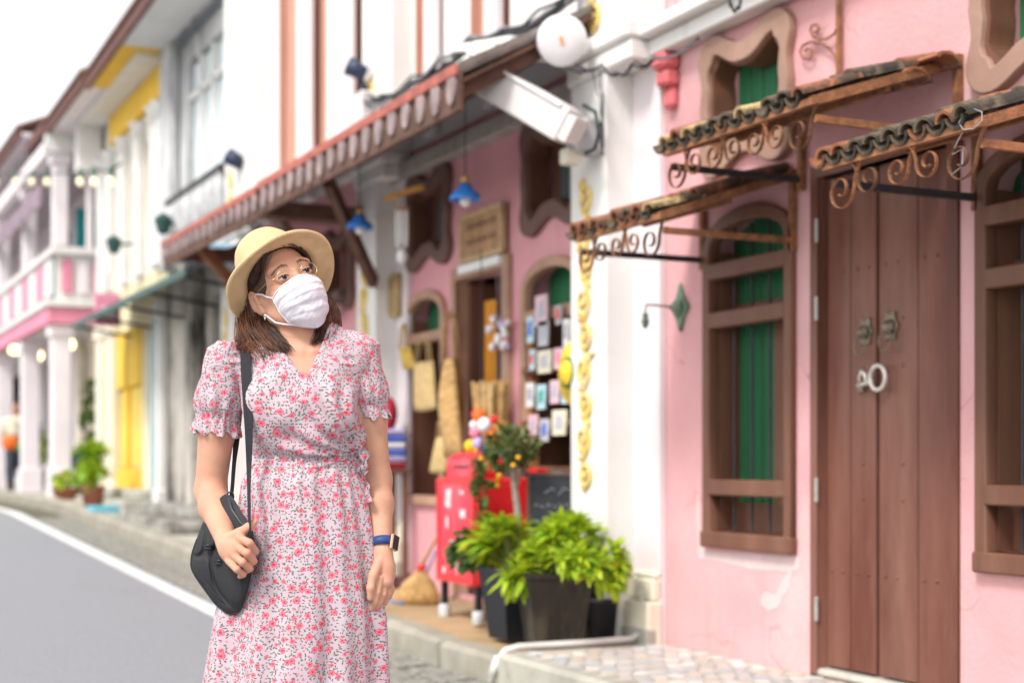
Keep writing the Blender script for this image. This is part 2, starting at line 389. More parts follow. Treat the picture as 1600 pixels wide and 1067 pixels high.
box('upper_wall', W+.003, W+.2, 1.0, 6.15, 3.0, 6.5, pink, houseA, 0)
for a, b in (W1, W3): tall_window(houseA, a, b, z0w, zsw, ztw)
for yc in (5.437, 3.70): lobed_window(houseA, yc)
# plaster mends round the nearest window (irregular, paler, a few mm proud)
def blob(pts, n=3, amp=.01):
    out = []
    for i in range(len(pts)):
        a = pts[i]; b = pts[(i+1) % len(pts)]
        for k in range(n):
            t = k/n; out.append((a[0]+(b[0]-a[0])*t+random.uniform(-amp, amp), a[1]+(b[1]-a[1])*t+random.uniform(-amp, amp)))
    return out
mend = M('mended_plaster', (.66, .50, .495), .9, .08, 8, .3, 60)
plate('plaster_patch', [blob([(5.06, .66), (5.79, .655), (5.83, .70), (5.84, 1.05), (5.86, .85), (5.85, .62), (5.3, .59), (5.08, .61)], 4, .006)], W-.002, W+.02, mend, houseA)
plate('plaster_patch', [blob([(5.13, .55), (5.17, .50), (5.22, .44), (5.30, .42), (5.36, .46), (5.33, .50), (5.24, .50), (5.20, .56), (5.14, .60)], 3, .008)], W-.002, W+.02, mend, houseA)
plate('plaster_patch', [blob([(5.12, .33), (5.15, .35), (5.14, .38)], 3, .006)], W-.002, W+.02, mend, houseA)
# a drip-stained cornice band
cor = Geo().box(W-.10, W+.0, 1.0, 6.32, 3.02, 3.10, .008).box(W-.16, W+.0, 1.0, 6.34, 3.10, 3.17, .012).build('cornice', white, houseA)
# corner bracket stone in deeper pink below the cornice
Geo().box(W-.11, W-.002, 5.99, 6.11, 2.94, 3.018, .02).box(W-.085, W-.002, 6.0, 6.10, 2.86, 2.94, .015).box(W-.05, W-.002, 6.01, 6.09, 2.76, 2.86, .015).build('corbel', M('corbel_pink', (.66, .16, .17), .8, .15, 8, .3, 60), houseA)
# ---- double door: each plank a sub-part
def leaf(y_a, y_b, splits, x=W+.035, hin=None):
    lf = box('door_leaf', x+.0405, x+.065, y_a+.003, y_b-.003, .225, 2.235, brownd, houseA, 0)
    ys = [y_a]+splits+[y_b]
    for a, b in zip(ys[:-1], ys[1:]):
        box('plank', x, x+.038, a+.0025, b-.0025, .225, 2.235, doorm, lf, .004)
    return lf
XL = W+.035
lfL = leaf(4.628, 4.935, [4.785]); lfR = leaf(4.185, 4.612, [4.386])
fr = plate('door_frame', [rect(D[0]-.0, D[1]+.03, .185, 2.29), rect(4.175, 4.945, .10, 2.24)], W-.012, W+.09, doorm, houseA, bevel=.004)
box('door_sill', W-.01, W+.15, D[0], D[1], .18, .215, cementy, houseA, .012)
def studs(zs, ys, lf):
    for zz, yy in zip(zs, ys):
        Geo().ball((XL, yy, zz), (.006, .009, .009), 8, 5).build('stud', doorm, lf, True)
for zrow in (1.84, .62):
    studs([zrow]*4, [4.90, 4.83, 4.74, 4.67], lfL); studs([zrow]*5, [4.57, 4.50, 4.35, 4.28, 4.21], lfR)
for zz in (1.62, 1.44, 1.06, .92): studs([zz], [4.705], lfL); studs([zz], [4.47], lfR)
for zz in (2.02, 1.70, .95, .46):
    box('hinge', W-.019, W-.006, 4.936, 4.952, zz-.05, zz+.05, steel, fr, .003)
    box('hinge', XL-.006, XL+.004, 4.172, 4.186, zz-.06, zz+.05, steel, fr, .003)
Geo().ball((XL-.002, 4.185, .68), (.006, .012, .016), 8, 6).build('paint_chip', M('white_chip', (.8, .78, .75), .6), fr, True)
# knockers: lobed plate, boss and ring
def knocker(yc, zc, lf, s=1.0):
    pts = []
    for i in range(24):
        a = 2*math.pi*i/24; r = .040*(1+.16*math.cos(6*a)) * (1.15 if abs(math.sin(a)) > .8 else 1)
        pts.append((yc+math.cos(a)*r*s, zc+math.sin(a)*r*1.15*s))
    k = plate('knocker', [pts], XL-.010, XL+.001, M('aged_brass', (.24, .20, .15), .5, .3, 30, .3, 90, metal=.6), lf, bevel=.002)
    Geo().lathe([(.030*s, 0), (.027*s, -.012), (.014*s, -.024), (.010*s, -.03)], (XL-.010, yc, zc-.004), 14, 'x').build('boss', MATS['aged_brass'], k, True)
    rp = [(XL-.026-.010*math.sin(a/2), yc+math.sin(a)*.034*s, zc-.055+math.cos(a)*.040*s) for a in [2*math.pi*i/22 for i in range(23)]]
    Geo().tube(rp, .0038, 6, caps=False).build('ring', MATS['aged_brass'], k, True)
knocker(4.685, 1.585, lfL); knocker(4.535, 1.595, lfR, 1.05)
# pale U-lock and ring that tie the two leaves together
lock = thing('ring_lock', 'pale metal ring lock joining the two brown door leaves', 'lock', (XL-.02, 4.62, 1.39))
pm = M('pale_worn_metal', (.62, .58, .53), .4, .2, 30, .1, 60, metal=.3)
Geo().tube([(XL-.035, 4.575+math.cos(a)*.045, 1.395+math.sin(a)*.048) for a in [2*math.pi*i/24 for i in range(25)]], .009, 8, caps=False).build('ring', pm, lock, True)
Geo().tube([(XL-.03, 4.70, 1.37), (XL-.032, 4.655, 1.375), (XL-.034, 4.61, 1.385)], .009, 8).tube([(XL-.02, 4.69, 1.36), (XL-.035, 4.685, 1.40), (XL-.04, 4.665, 1.425), (XL-.04, 4.645, 1.41), (XL-.036, 4.64, 1.37)], .008, 8).build('shackle', pm, lock, True)
Geo().box(XL-.02, XL+.002, 4.685, 4.72, 1.345, 1.37, .003).build('staple', MATS['aged_brass'], lock)
# ================================================================ iron canopies with barrel tiles
tile_m = [M('tile_terracotta', (.36, .145, .075), .85, .3, 12, .5, 60, dirt=(.05, .045, .035), dscale=7, damt=.9, dlo=.45, dhi=.62),
          M('tile_mossy', (.20, .15, .10), .9, .4, 12, .5, 60, dirt=(.035, .033, .028), dscale=8, damt=.95, dlo=.4, dhi=.6),
          M('tile_yellow', (.55, .39, .19), .85, .25, 12, .5, 60, dirt=(.06, .05, .035), dscale=7, damt=.9, dlo=.5, dhi=.62)]
def barrel(L, r, m, up=True, n=8):
    v = []; f = []
    for i, (l, rr) in enumerate(((0, r), (L, r*.82))):
        for k, rk in ((0, rr), (1, rr-.011)):
            for j in range(n+1):
                a = math.pi*j/n; v.append((l, math.cos(a)*rk, (math.sin(a)*rk if up else -math.sin(a)*rk+r*.55)))
    s_ = n+1
    for j in range(n):
        f.append((j, j+1, 2*s_+j+1, 2*s_+j)); f.append((s_+j+1, s_+j, 3*s_+j, 3*s_+j+1)); f.append((j+1, j, s_+j, s_+j+1)); f.append((2*s_+j, 2*s_+j+1, 3*s_+j+1, 3*s_+j))
    f += [(0, s_, 3*s_, 2*s_)[::-1], (n, s_+n, 3*s_+n, 2*s_+n)]
    me = bpy.data.meshes.new('roof_tile'); me.from_pydata(v, [], f); me.update(); me.materials.append(m); return me
BAR = [barrel(.27, .042, m_) for m_ in tile_m]; PAN = [barrel(.27, .041, m_, False) for m_ in tile_m]
def scroll_pts(y0, y1, zt, h, x, flip=False):
    """flat bar that drops from the rail and winds into a spiral, between y0 and y1"""
    cx = (y0+y1)/2; cz = zt-.54*h; o = []
    for i in range(24):
        t = i/23; th = math.pi+2.7*math.pi*(1-t); r = (.10+.36*t)*h
        o.append((math.cos(th)*r, cz+math.sin(th)*r))
    o += [(-.47*h, cz+.12*h), (-.52*h, cz+.27*h), (-.60*h, cz+.42*h), (-.70*h, zt)]
    return [(x, cx+(-a if flip else a), z) for a, z in o]
def canopy(name, label, yn, yf, zf, zw, seed, broken=False):
    rnd = random.Random(seed); XF = 3.14; th = thing('tiled_canopy', label, 'canopy', (W, (yn+yf)/2, zf), 'rusty iron canopies with barrel tiles')
    Geo().beam((XF, yn-.02, zf), (XF, yf+.02, zf), .026, .024).build('front_rail', rust, th)
    Geo().beam((W-.035, yn-.02, zw), (W-.035, yf+.02, zw), .030, .030).build('wall_rail', rust, th)
    for yy in (yn, yf):
        Geo().beam((XF, yy, zf+.003), (W-.03, yy, zw), .028, .034).build('side_rail', rust, th)
        Geo().beam((XF+.016, yy, zf-.055), (W-.02, yy, zf-.055), .018, .026).build('tie_bar', rust if yy == yn else iron, th)
        Geo().beam((W-.016, yy, zf-.10), (W-.016, yy, zw+.03), .028, .028, up=(0, 1, 0)).build('wall_post', rust, th)
    Geo().beam(((XF+W)/2, yn, (zf+zw)/2-.02), ((XF+W)/2, yf, (zf+zw)/2-.02), .022, .022).build('purlin', rust, th)
    n = int((yf-yn)/.125); w = (yf-yn)/n
    for i in range(n):
        big = .150 if i in (0, n-1) else .115
        Geo().tube(scroll_pts(yn+i*w, yn+(i+1)*w, zf-.012, big, XF-.004, flip=(i % 2 == 1)), .0082, 6, flat=.26, ref=(1, 0, 0)).build('scroll', rust if i % 3 else M('rust_dark', (.15, .075, .04), .8, .3, 20), th)
    nc = int((yf-yn)/.087)+1; sl = math.atan2(zw-zf, W-XF); Ls = math.hypot(zw-zf, W-XF); wy = (yf-yn+.04)/nc
    for c in range(nc):
        yy = yn-.01+wy*(c+.5)
        for r in range(3):
            t = (r*.235-.035)
            if t+.27 > Ls+.03: t = Ls+.02-.27
            x = XF+t*math.cos(sl); z = zf+.028+t*math.sin(sl)+r*.004
            k = rnd.choice((0, 0, 1, 1, 2)) if r < 2 else rnd.choice((0, 0, 1))
            piece('roof_tile', PAN[rnd.choice((0, 1, 1))], th, (x+.01, yy+wy/2, z-.004), (1, 1, 1), (0, -sl, 0))
            if rnd.random() < .95: piece('roof_tile', BAR[k], th, (x, yy+rnd.uniform(-.006, .006), z+.006+rnd.uniform(-.004, .007)), (rnd.uniform(.9, 1.02), rnd.uniform(.92, 1.08), rnd.uniform(.75, 1.08)), (rnd.uniform(-.12, .12), -sl+rnd.uniform(-.05, .05), rnd.uniform(-.09, .09)))
    return th
c2 = canopy('c', 'rusty canopy of barrel tiles above the brown double door', 4.115, 5.04, 2.30, 2.51, 3)
for a_, b_, x_ in ((1484, 98, 3.66), (1437, 122, 3.60)):
    piece('loose_tile', BAR[0], c2, (x_, YX(a_, x_), ZX(a_, b_, x_)+.004), (1.0, 1.5, .8), (.22, -.04, 1.571))
canopy('c', 'rusty canopy of barrel tiles over the arched green window beside the white pillar', 5.10, 5.785, 2.055, 2.27, 5)
c3 = canopy('c', 'rusty canopy of yellow mossy barrel tiles cut by the picture edge, by the last window', 3.32, 4.02, 2.062, 2.27, 11)
wr = Geo().tube([(3.135, 3.40+.03*math.sin(i*1.7), 2.10-.02*i+.02*math.cos(i*2.1)) for i in range(9)], .0016, 5).tube([(3.12, 3.33+.05*math.cos(i*.9), 2.075+.03*math.sin(i*.9)) for i in range(9)], .0016, 5).build('wire', M('galvanised_wire', (.5, .5, .5), .4, metal=.6), c3)
# iron sign bracket with double scroll
br = thing('iron_bracket', 'rusty iron bracket with two scrolls on the pink wall above the door canopy', 'bracket', (W, 4.87, 2.8))
yb = YX(1309, 3.78)
Geo().beam((3.785, yb, 2.56), (3.785, yb, 3.22), .018, .018, up=(0, 1, 0)).build('upright', rust, br)
Geo().beam((3.785, yb+.02, 3.20), (3.35, yb, 3.20), .016, .016).build('arm', rust, br)
for px_pts in (((1309, 40), (1303, 54), (1292, 61), (1280, 62), (1270, 57), (1266, 48), (1269, 40), (1276, 39), (1280, 45), (1277, 51), (1272, 50)),
               ((1309, 102), (1305, 88), (1295, 75), (1282, 68), (1266, 66), (1254, 72), (1250, 82), (1255, 92), (1264, 93), (1270, 86), (1268, 78), (1261, 76), (1257, 81))):
    Geo().tube([(3.785, YX(a_, 3.785), ZX(a_, b_, 3.785)) for a_, b_ in px_pts], .0055, 6, ref=(1, 0, 0)).build('scroll', rust, br)
# green patinated lamp bracket
lb = thing('wall_lamp_bracket', 'green patinated diamond plate with thin hook arm and hanging drop on pink wall', 'wall lamp', (W, 5.95, 1.81))
pat = M('patina', (.16, .24, .17), .7, .3, 25, .4, 90, dirt=(.25, .15, .1), dscale=14, damt=.7)
yl = YX(1066, W); zl = 1.80
pl = plate('wall_plate', [[(yl-.075, zl), (yl-.03, zl+.05), (yl, zl+.115), (yl+.03, zl+.05), (yl+.075, zl), (yl+.03, zl-.05), (yl, zl-.115), (yl-.03, zl-.05)]], W-.02, W+.001, pat, lb, bevel=.004)
Geo().lathe([(.042, 0), (.036, -.02), (.015, -.035), (.012, -.05)], (W-.02, yl, zl), 14, 'x').build('boss', pat, lb, True)
Geo().tube([(W-.05, yl, zl), (W-.14, yl, zl+.005), (W-.20, yl, zl+.005), (W-.205, yl, zl-.03)], .005, 6).build('arm', rust, lb)
Geo().lathe([(.004, .0), (.016, -.012), (.012, -.03), (.02, -.04), (.012, -.07), (.003, -.078)], (W-.205, yl, zl-.03), 10).build('drop', pat, lb, True)
# ================================================================ pillars with gilt relief
def relief(y, x, z0, z1, parent, w=.17, seed=1, m=gold):
    """carved running scroll: a waving stem, a volute in every bay, leaves between"""
    rnd = random.Random(seed); G = Geo(); h = .175; n = int((z1-z0)/h); A = .046
    st = [(x-.004, y+A*math.sin(math.pi*i/8), z0+i*h/8) for i in range(n*8+1)]
    G.tube(st, [.013+.003*math.sin(i*.8) for i in range(len(st))], 6, ref=(1, 0, 0))
    for k in range(n):
        s_ = -1 if k % 2 == 0 else 1; zc = z0+h*(k+.5); pts = []
        for i in range(16):
            a = -1.9+i*.50; r = .062-.0034*i; pts.append((x-.007-.0004*i, y+s_*(.022+math.cos(a)*r)*1.0-s_*.012, zc+math.sin(a)*r*1.15))
        G.tube(pts, [.0125]*12+[.012, .011, .010, .010], 6, ref=(1, 0, 0)); G.ball((x-.012, y+s_*.012, zc), (.012, .014, .014), 8, 6)
        for j in range(4):
            a = rnd.uniform(.2, 2.9); c_ = Vector((x-.005, y-s_*.030*(j-1.2), z0+h*k+h*(.1+.26*j))); d = Vector((0, math.cos(a)*s_, abs(math.sin(a))))
            G.tube([c_, c_+d*.02+Vector((-.008, 0, 0)), c_+d*.038, c_+d*.052+Vector((.003, 0, 0))], [.005, .015, .012, .003], 6, flat=.6, ref=(1, 0, 0))
    return G.build('gilt_relief', m, parent, True)
def pillar(label, yn, yf, strip_y, z0, seed, top=6.5, upper=True):
    """projecting pillar; its near side faces the camera, a flat pale strip runs beside it"""
    t = thing('carved_pillar', label, 'pillar', (3.7, (yn+yf)/2, z0), 'white pillars with gilt relief')
    Geo().box(3.62, W, yn, yf, z0, 3.0, .006).build('shaft', white, t)
    box('side_strip', 3.77, W, strip_y, yn-.001, z0+.0, 3.0, lilac, t, .004)
    Geo().box(3.70, 3.785, strip_y-.01, yn-.002, z0-.02, z0+.22, .012).box(3.73, 3.79, strip_y, yn-.002, z0+.22, z0+.33, .012).box(3.74, 3.79, strip_y, yn-.002, z0+.33, z0+.36, .008).build('plinth', cream, t)
    Geo().box(3.575, 3.80, yn-.03, yf+.03, z0-.02, z0+.30, .012).box(3.595, 3.80, yn-.015, yf+.015, z0+.30, z0+.35, .01).build('plinth', white, t)
    box('plaster_rot', 3.694, 3.75, strip_y-.013, yn-.01, z0-.02, z0+.09, cementy, t, .008)
    Geo().box(3.605, W, strip_y, yf+.02, 3.0, 3.10, .01).box(3.58, W, strip_y-.01, yf+.03, 3.10, 3.19, .015).build('capital', white, t)
    relief((yn+yf)/2+.02, 3.62, .92, 2.58, t, seed=seed)
    if upper:
        Geo().box(3.66, W, strip_y, yf, 3.19, top, .006).build('upper_shaft', white, t)
        relief((yn+yf)/2, 3.66, 3.24, 3.9, t, seed=seed+5)
    return t
pillar('white pillar with gilt scrolls between the pink house and the souvenir shop', 6.39, 6.76, 6.13, .17, 2)
pillar('white pillar with gilt scrolls and peeling base, at the far end of the souvenir shop', 9.62, 10.0, 9.42, .30, 9)
pillar('cream pillar with gilt scrolls beside the grey shutter, behind the straw hat', 13.3, 13.75, 13.1, .45, 12)
# ================================================================ souvenir shop (second pink house)
straw = M('woven_straw', (.62, .44, .20), .85, .25, 40, .5, 160, dirt=(.42, .26, .10), dscale=10, damt=.5)
straw2 = M('reed_straw', (.52, .32, .13), .85, .3, 30, .5, 120, dirt=(.34, .2, .08), dscale=8, damt=.6)
red = M('red_enamel', (.72, .022, .025), .35, .08, 4, coat=.3)
pinkred = M('sun_faded_red', (.74, .028, .055), .4, .10, 3, dirt=(.82, .25, .28), dscale=2, damt=.5, coat=.2)
blackm = M('black_metal', (.02, .02, .022), .5)
soffit_wood = M('wood_soffit', (.11, .055, .035), .8, .35, 8, .3, 40, stretch=(1, .2, 1))  # dark brown wood of the awning soffit
whitem = M('white_card', (.80, .79, .77), .7, .05)
shopB = thing('souvenir_shop', 'pink shop front with open door, arched windows and souvenirs under a long awning', 'shop', (W, 8.2, .2))
yR = (6.95, 7.68); yD = (7.86, 8.67); yL = (8.80, 9.50)
op = [arch(yR[0]+.01, yR[1]-.01, .80, 2.03, 2.21), rect(yD[0]+.01, yD[1]-.01, .22, 2.24), arch(yL[0]+.01, yL[1]-.01, .80, 2.03, 2.21)]
yc_l, yc_r = 9.08, 7.30
for yc in (yc_l, yc_r): op.append(lobed(yc, 2.68, .41, .335, .9))
plate('wall', [[(6.42, 0), (9.63, 0), (9.63, 3.4), (6.42, 3.4)]]+op, W+.002, W+.2, pink2, shopB)
trimd = M('dark_taupe_trim', (.17, .10, .085), .8, .12, 5, .2, 50)
slate = M('slate_shutter', (.10, .13, .14), .5, .2, 6); dgreen = M('dark_green_shutter', (.03, .10, .08), .5, .2, 6); bgrey = M('blue_grey_shutter', (.26, .30, .36), .5, .2, 6)
for yc in (yc_l, yc_r): lobed_window(shopB, yc, 2.68, .41, .335, trimd, W, [slate, dgreen, bgrey, slate, brownd])
trimt = M('tan_frame', (.42, .25, .17), .7, .15, 6, .2, 40)
def shop_window(y0, y1):
    f_ = plate('window_frame', [arch(y0, y1, .78, 2.03, 2.21), arch(y0+.06, y1-.06, .84, 2.03, 2.15)], W-.035, W+.03, trimt, shopB, bevel=.005)
    box('crossbar', W-.03, W+.03, y0+.05, y1-.05, 1.86, 1.93, trimt, f_, .006)
    for i in range(6):
        a = y0+.05+i*(y1-y0-.1)/6; box('shutter_board', W+.13, W+.15, a+.004, a+(y1-y0-.1)/6-.004, 1.93, 2.2, green if i != 2 else trimt, f_, .005)
    box('reveal', W+.03, W+.5, y1-.065, y1-.05, .84, 2.03, brown, f_, 0)
    return f_
wR = shop_window(*yR); wL = shop_window(*yL)
df = plate('door_frame', [rect(yD[0]-.02, yD[1]+.02, .2, 2.29), rect(yD[0]+.06, yD[1]-.05, .15, 2.22)], W-.03, W+.06, trimt, shopB, bevel=.005)
box('door_leaf', W+.05, W+.42, yD[0]+.075, yD[0]+.11, .24, 2.2, brown, shopB, .005)
box('door_leaf', W+.05, W+.42, yD[1]-.10, yD[1]-.06, .24, 2.2, brownd, shopB, .005)
# dim interior: floor, back wall and goods shelves that really stand inside
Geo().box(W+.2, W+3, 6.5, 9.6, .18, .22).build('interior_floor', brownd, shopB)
Geo().box(W+2.9, W+3, 6.5, 9.6, .22, 3.4).box(W+.2, W+3, 6.40, 6.5, .22, 3.4).box(W+.2, W+3, 9.55, 9.65, .22, 3.4).box(W+.2, W+3, 6.4, 9.65, 3.3, 3.4).build('interior_wall', M('interior_shade', (.07, .05, .045), .9), shopB)  # wall colour darkened to deepen the shade inside the shop openings
box('eaves_beam', W-.10, W+.004, 6.78, 9.62, 2.995, 3.10, M('weathered_beam', (.40, .36, .32), .85, .2, 6, .2, 40), shopB, .006)
# upper storey with tall shuttered openings
salmon = M('salmon_shutter', (.52, .27, .20), .7, .15, 5, .2, 40, stretch=(1, 1, .2))
tanshut = M('tan_shutter', (.55, .30, .17), .7, .15, 5, .2, 40, stretch=(1, 1, .2))
def upper(bld, y0, y1, z0, z1, wins, mwall, x=W, msh=salmon, grow=.06):
    wins = [(a-grow, b+grow, c, d_) for a, b, c, d_ in wins]
    op_ = [rect(a, b, c, d_) for a, b, c, d_ in wins]
    plate('upper_wall', [rect(y0, y1, z0, z1)]+op_, x, x+.18, mwall, bld)
    for a, b, c, d_ in wins:
        f_ = box('window', x+.10, x+.13, a-.01, b+.01, c-.01, d_+.01, msh, bld, 0)
        n = 3
        for i in range(n):
            w_ = (b-a)/n; box('shutter', x+.06, x+.10, a+i*w_+.01, a+(i+1)*w_-.01, c+.02, d_-.02, msh, f_, .01)
        box('reveal', x+.005, x+.17, b-.012, b-.001, c, d_, msh, f_, 0)
        Geo().box(x-.05, x, a-.12, b+.12, c-.10, c-.02, .01).build('window_sill', mwall, bld)
def up_y(px): return YX(px, W)
winsB = []
for pa, pb in ((740, 790), (653, 687), (543, 566)): winsB.append((up_y(pb), up_y(pa), 3.55, 5.9))
upper(shopB, 6.15, 9.63, 3.19, 6.5, [w_ for w_ in winsB if w_[1] < 9.6], white)
for ya in (7.95, 8.9): box('pilaster_strip', W-.06, W, ya, ya+.18, 3.2, 6.5, lilac, shopB, .01)
# ---- board sign over the door on a white ledge
sg = thing('shop_sign', 'weathered brown plank sign in a tan frame over the souvenir shop door', 'sign', (W, 8.25, 2.3))
sgm = M('sign_wood', (.44, .26, .14), .8, .25, 12, .3, 50, stretch=(1, 1, .3))
ya, yb_ = YX(787, W-.04), YX(721, W-.04)
plate('sign_frame', [rect(ya, yb_, 2.30, 2.60), rect(ya+.03, yb_-.03, 2.33, 2.57)], W-.06, W-.02, M('sign_frame_tan', (.52, .36, .20), .8, .2, 20), sg, bevel=.003)
for i in range(5):
    w_ = (yb_-ya-.06)/5; box('plank', W-.045, W-.024, ya+.03+i*w_+.003, ya+.03+(i+1)*w_-.003, 2.33, 2.57, sgm, sg, .003)
G = Geo()
rn = random.Random(4)
for zz in (2.515, 2.42):
    yy = yb_-.10
    while yy > ya+.09:
        G.box(W-.048, W-.0455, yy-.03, yy, zz-.006, zz+.006); G.box(W-.048, W-.0455, yy-.012, yy-.004, zz-.022, zz+.022); yy -= rn.uniform(.04, .06)
G.build('lettering', brownd, sg)
box('ledge', W-.07, W-.0, yD[0]+.04, yb_+.0, 2.235, 2.29, whitem, sg, .008)
# ================================================================ the long awning
saw = M('salmon_drip_edge', (.42, .13, .10), .8, .25, 9, .2, 40)
tooth_m = M('pale_valance', (.34, .26, .255), .85, .35, 8, .3, 50, dirt=(.14, .075, .06), dscale=9, damt=.5)
roofm = M('stained_roof', (.56, .53, .50), .9, .2, 5, .4, 40, dirt=(.12, .11, .10), dscale=3.5, damt=.8, dlo=.5)
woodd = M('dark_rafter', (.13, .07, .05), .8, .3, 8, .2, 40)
def awning(label, y0, y1, xe, ze, drop, seed):
    t = thing('tiled_awning', label, 'awning', (xe, (y0+y1)/2, ze), 'long awning sections over the pavement')
    zw_ = ze+.50
    v = []; f = []; n = int((y1-y0)/.10); 
    for i in range(n*4+1):
        yy = y0+(y1-y0)*i/(n*4); dz = .022*math.cos(i*math.pi/2)
        v += [(xe-.03, yy, ze+.06+dz), (W+.05, yy, zw_+.06+dz), (xe-.03, yy, ze+.045+dz), (W+.05, yy, zw_+.045+dz)]
    for i in range(n*4):
        a = i*4; f += [(a, a+1, a+5, a+4), (a+2, a+6, a+7, a+3), (a, a+4, a+6, a+2)]
    mk('roof_sheet', v, f, roofm, t)
    Geo().box(xe-.05, xe-.03, y0, y1, ze+.02, ze+.075, .004).build('drip_edge', saw, t)
    Geo().box(xe-.028, xe+.0, y0, y1, ze-.15, ze+.03, .003).build('fascia_shade_board', woodd, t)  # dropped below the teeth: its dark wood stands in for shade under the eaves
    sf = [(xe, y0, ze-.01), (W, y0, zw_-.01), (W, y1, zw_-.01), (xe, y1, ze-.01)]
    mk('soffit', sf+[(a, b, c+.02) for a, b, c in sf], [(0, 1, 2, 3), (7, 6, 5, 4), (0, 4, 5, 1), (2, 6, 7, 3)], soffit_wood, t)
    i = 0; yy = y0+.06
    while yy < y1-.05:
        w_ = .046; h_ = drop*(1+.1*math.sin(i*1.3))
        pts = [(yy-w_, ze+.025), (yy+w_, ze+.025), (yy+w_, ze-h_*.55), (yy+w_*.72, ze-h_*.86), (yy, ze-h_), (yy-w_*.72, ze-h_*.86), (yy-w_, ze-h_*.55)]
        plate('valance_tooth', [pts], xe-.045, xe-.031, tooth_m, t); yy += .20; i += 1
    yy = y0+.1
    while yy < y1:
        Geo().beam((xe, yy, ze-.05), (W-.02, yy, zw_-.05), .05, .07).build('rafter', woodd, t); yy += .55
    return t
a1 = awning('near section of long awning with large rounded valance teeth over the souvenir shop', 6.55, 9.95, 2.92, 2.915, .115, 1)
a2 = awning('far section of long awning with reddish edge and small teeth, behind the straw hat', 9.98, 12.9, 2.92, 2.90, .10, 2)
box('cross_beam', 2.92, W-.005, 9.86, 10.0, 2.74, 2.86, woodd, a1, .01)
Geo().beam((3.05, 8.95, 2.84), (3.60, 9.60, 2.30), .055, .09).build('strut', woodd, a1)
Geo().beam((3.0, 9.95, 2.80), (3.75, 10.9, 2.2), .06, .10).build('strut', M('grey_wood', (.20, .14, .12), .8, .2, 8), a1)
Geo().beam((2.96, 12.0, 2.86), (3.80, 12.2, 2.05), .06, .09).build('strut', M('strut_brown', (.22, .105, .055), .8, .2, 8), a2)
Geo().beam((2.95, 12.86, 2.86), (3.80, 12.86, 2.9), .07, .12).build('end_rafter', woodd, a2)
# third house behind the awning: pink wall part, lobed dark opening
houseC = thing('narrow_pink_house', 'narrow pink house front between two gilt pillars, half hidden by the woman', 'house', (W, 11.5, .3))
opC = [lobed(10.9, 2.55, .4, .33, .9), rect(11.6, 12.5, .35, 2.2)]
plate('wall', [rect(9.63, 13.35, 0, 3.4)]+opC, W+.001, W+.2, pink2, houseC)
lobed_window(houseC, 10.9, 2.55, .4, .33, trimd, W, [brownd, slate])
box('door_leaf', W+.10, W+.14, 11.6, 12.5, .35, 2.2, brownd, houseC, 0)
winsC = [(up_y(506), up_y(488), 3.5, 5.9), (up_y(459), up_y(439), 3.3, 5.9), (up_y(567), up_y(543), 3.55, 5.9)]
upper(houseC, 9.63, 13.4, 3.19, 6.5, winsC, white)
for ya in (10.62, 11.62): box('pilaster_strip', W-.05, W, ya-.1, ya+.16, 3.2, 6.5, lilac, houseC, .01)
# ================================================================ hanging lamps, chime
blue = M('blue_enamel', (.04, .22, .68), .35, .1, 5, coat=.4)
def blue_lamp(label, x, y, z, r, top):
    t = thing('pendant_lamp', label, 'lamp', (x, y, z), 'blue enamel lamps under the awning')
    Geo().lathe([(.02, .085), (.035, .08), (.045, .05), (.075, .03), (r, .0), (r, -.008), (r*.93, -.004), (.07, .02), (.03, .04)], (x, y, z), 20).build('shade', blue, t, True)
    Geo().lathe([(.012, .13), (.024, .12), (.026, .088), (.01, .084)], (x, y, z), 12).build('socket', M('brass_socket', (.5, .3, .12), .5, metal=.3), t, True)
    Geo().ball((x, y, z-.005), (.032, .032, .04), 12, 8).build('bulb', M('frosted_bulb', (.8, .8, .8), .3), t, True)
    Geo().tube([(x, y, z+.12), (x, y, top)], .003, 5).build('cord', blackm, t)
blue_lamp('blue enamel lamp hanging over the shop sign', 3.30, YX(727, 3.30), 2.50, .088, 3.12)
blue_lamp('blue enamel lamp hanging in front of the farther gilt pillar', 3.30, YX(562, 3.30), 2.58, .088, 3.13)
wc = thing('wind_chime', 'white wind chime with tubes and disc hanging from a wooden rod', 'wind chime', (3.4, YX(628, 3.4), 2.5))
yq = YX(628, 3.4)
Geo().beam((3.35, yq+.14, 2.72), (3.45, yq-.22, 2.74), .03, .03).build('rod', M('orange_wood', (.55, .27, .07), .7, .2, 20), wc)
Geo().lathe([(.045, 2.65), (.05, 2.64), (.045, 2.63)], (3.4, yq, 0), 14).build('cap', trimt, wc)
for i in range(6):
    a = i*math.pi/3; Geo().tube([(3.4+math.cos(a)*.035, yq+math.sin(a)*.035, 2.62), (3.4+math.cos(a)*.035, yq+math.sin(a)*.035, 2.44-.02*(i % 3))], .009, 6).build('chime_tube', whitem, wc)
Geo().tube([(3.4, yq, 2.72), (3.4, yq, 2.37)], .002, 4).build('string', blackm, wc)
Geo().ball((3.4, yq, 2.34), (.034, .034, .045), 12, 8).build('clapper', whitem, wc, True)
pq = thing('wooden_plaque', 'narrow yellowish wooden plaque on the wall by the far gilt pillar', 'plaque', (3.7, 9.4, 2.3))
yq = YX(614, 3.74)
plate('board', [rect(yq-.10, yq+.08, 2.07, 2.36)], 3.72, 3.76, M('plaque_wood', (.50, .36, .17), .8, .2, 10), pq, bevel=.004)
plate('panel', [rect(yq-.07, yq+.05, 2.10, 2.33)], 3.712, 3.7195, M('plaque_inner', (.36, .26, .13), .8, .3, 30), pq, bevel=.002)
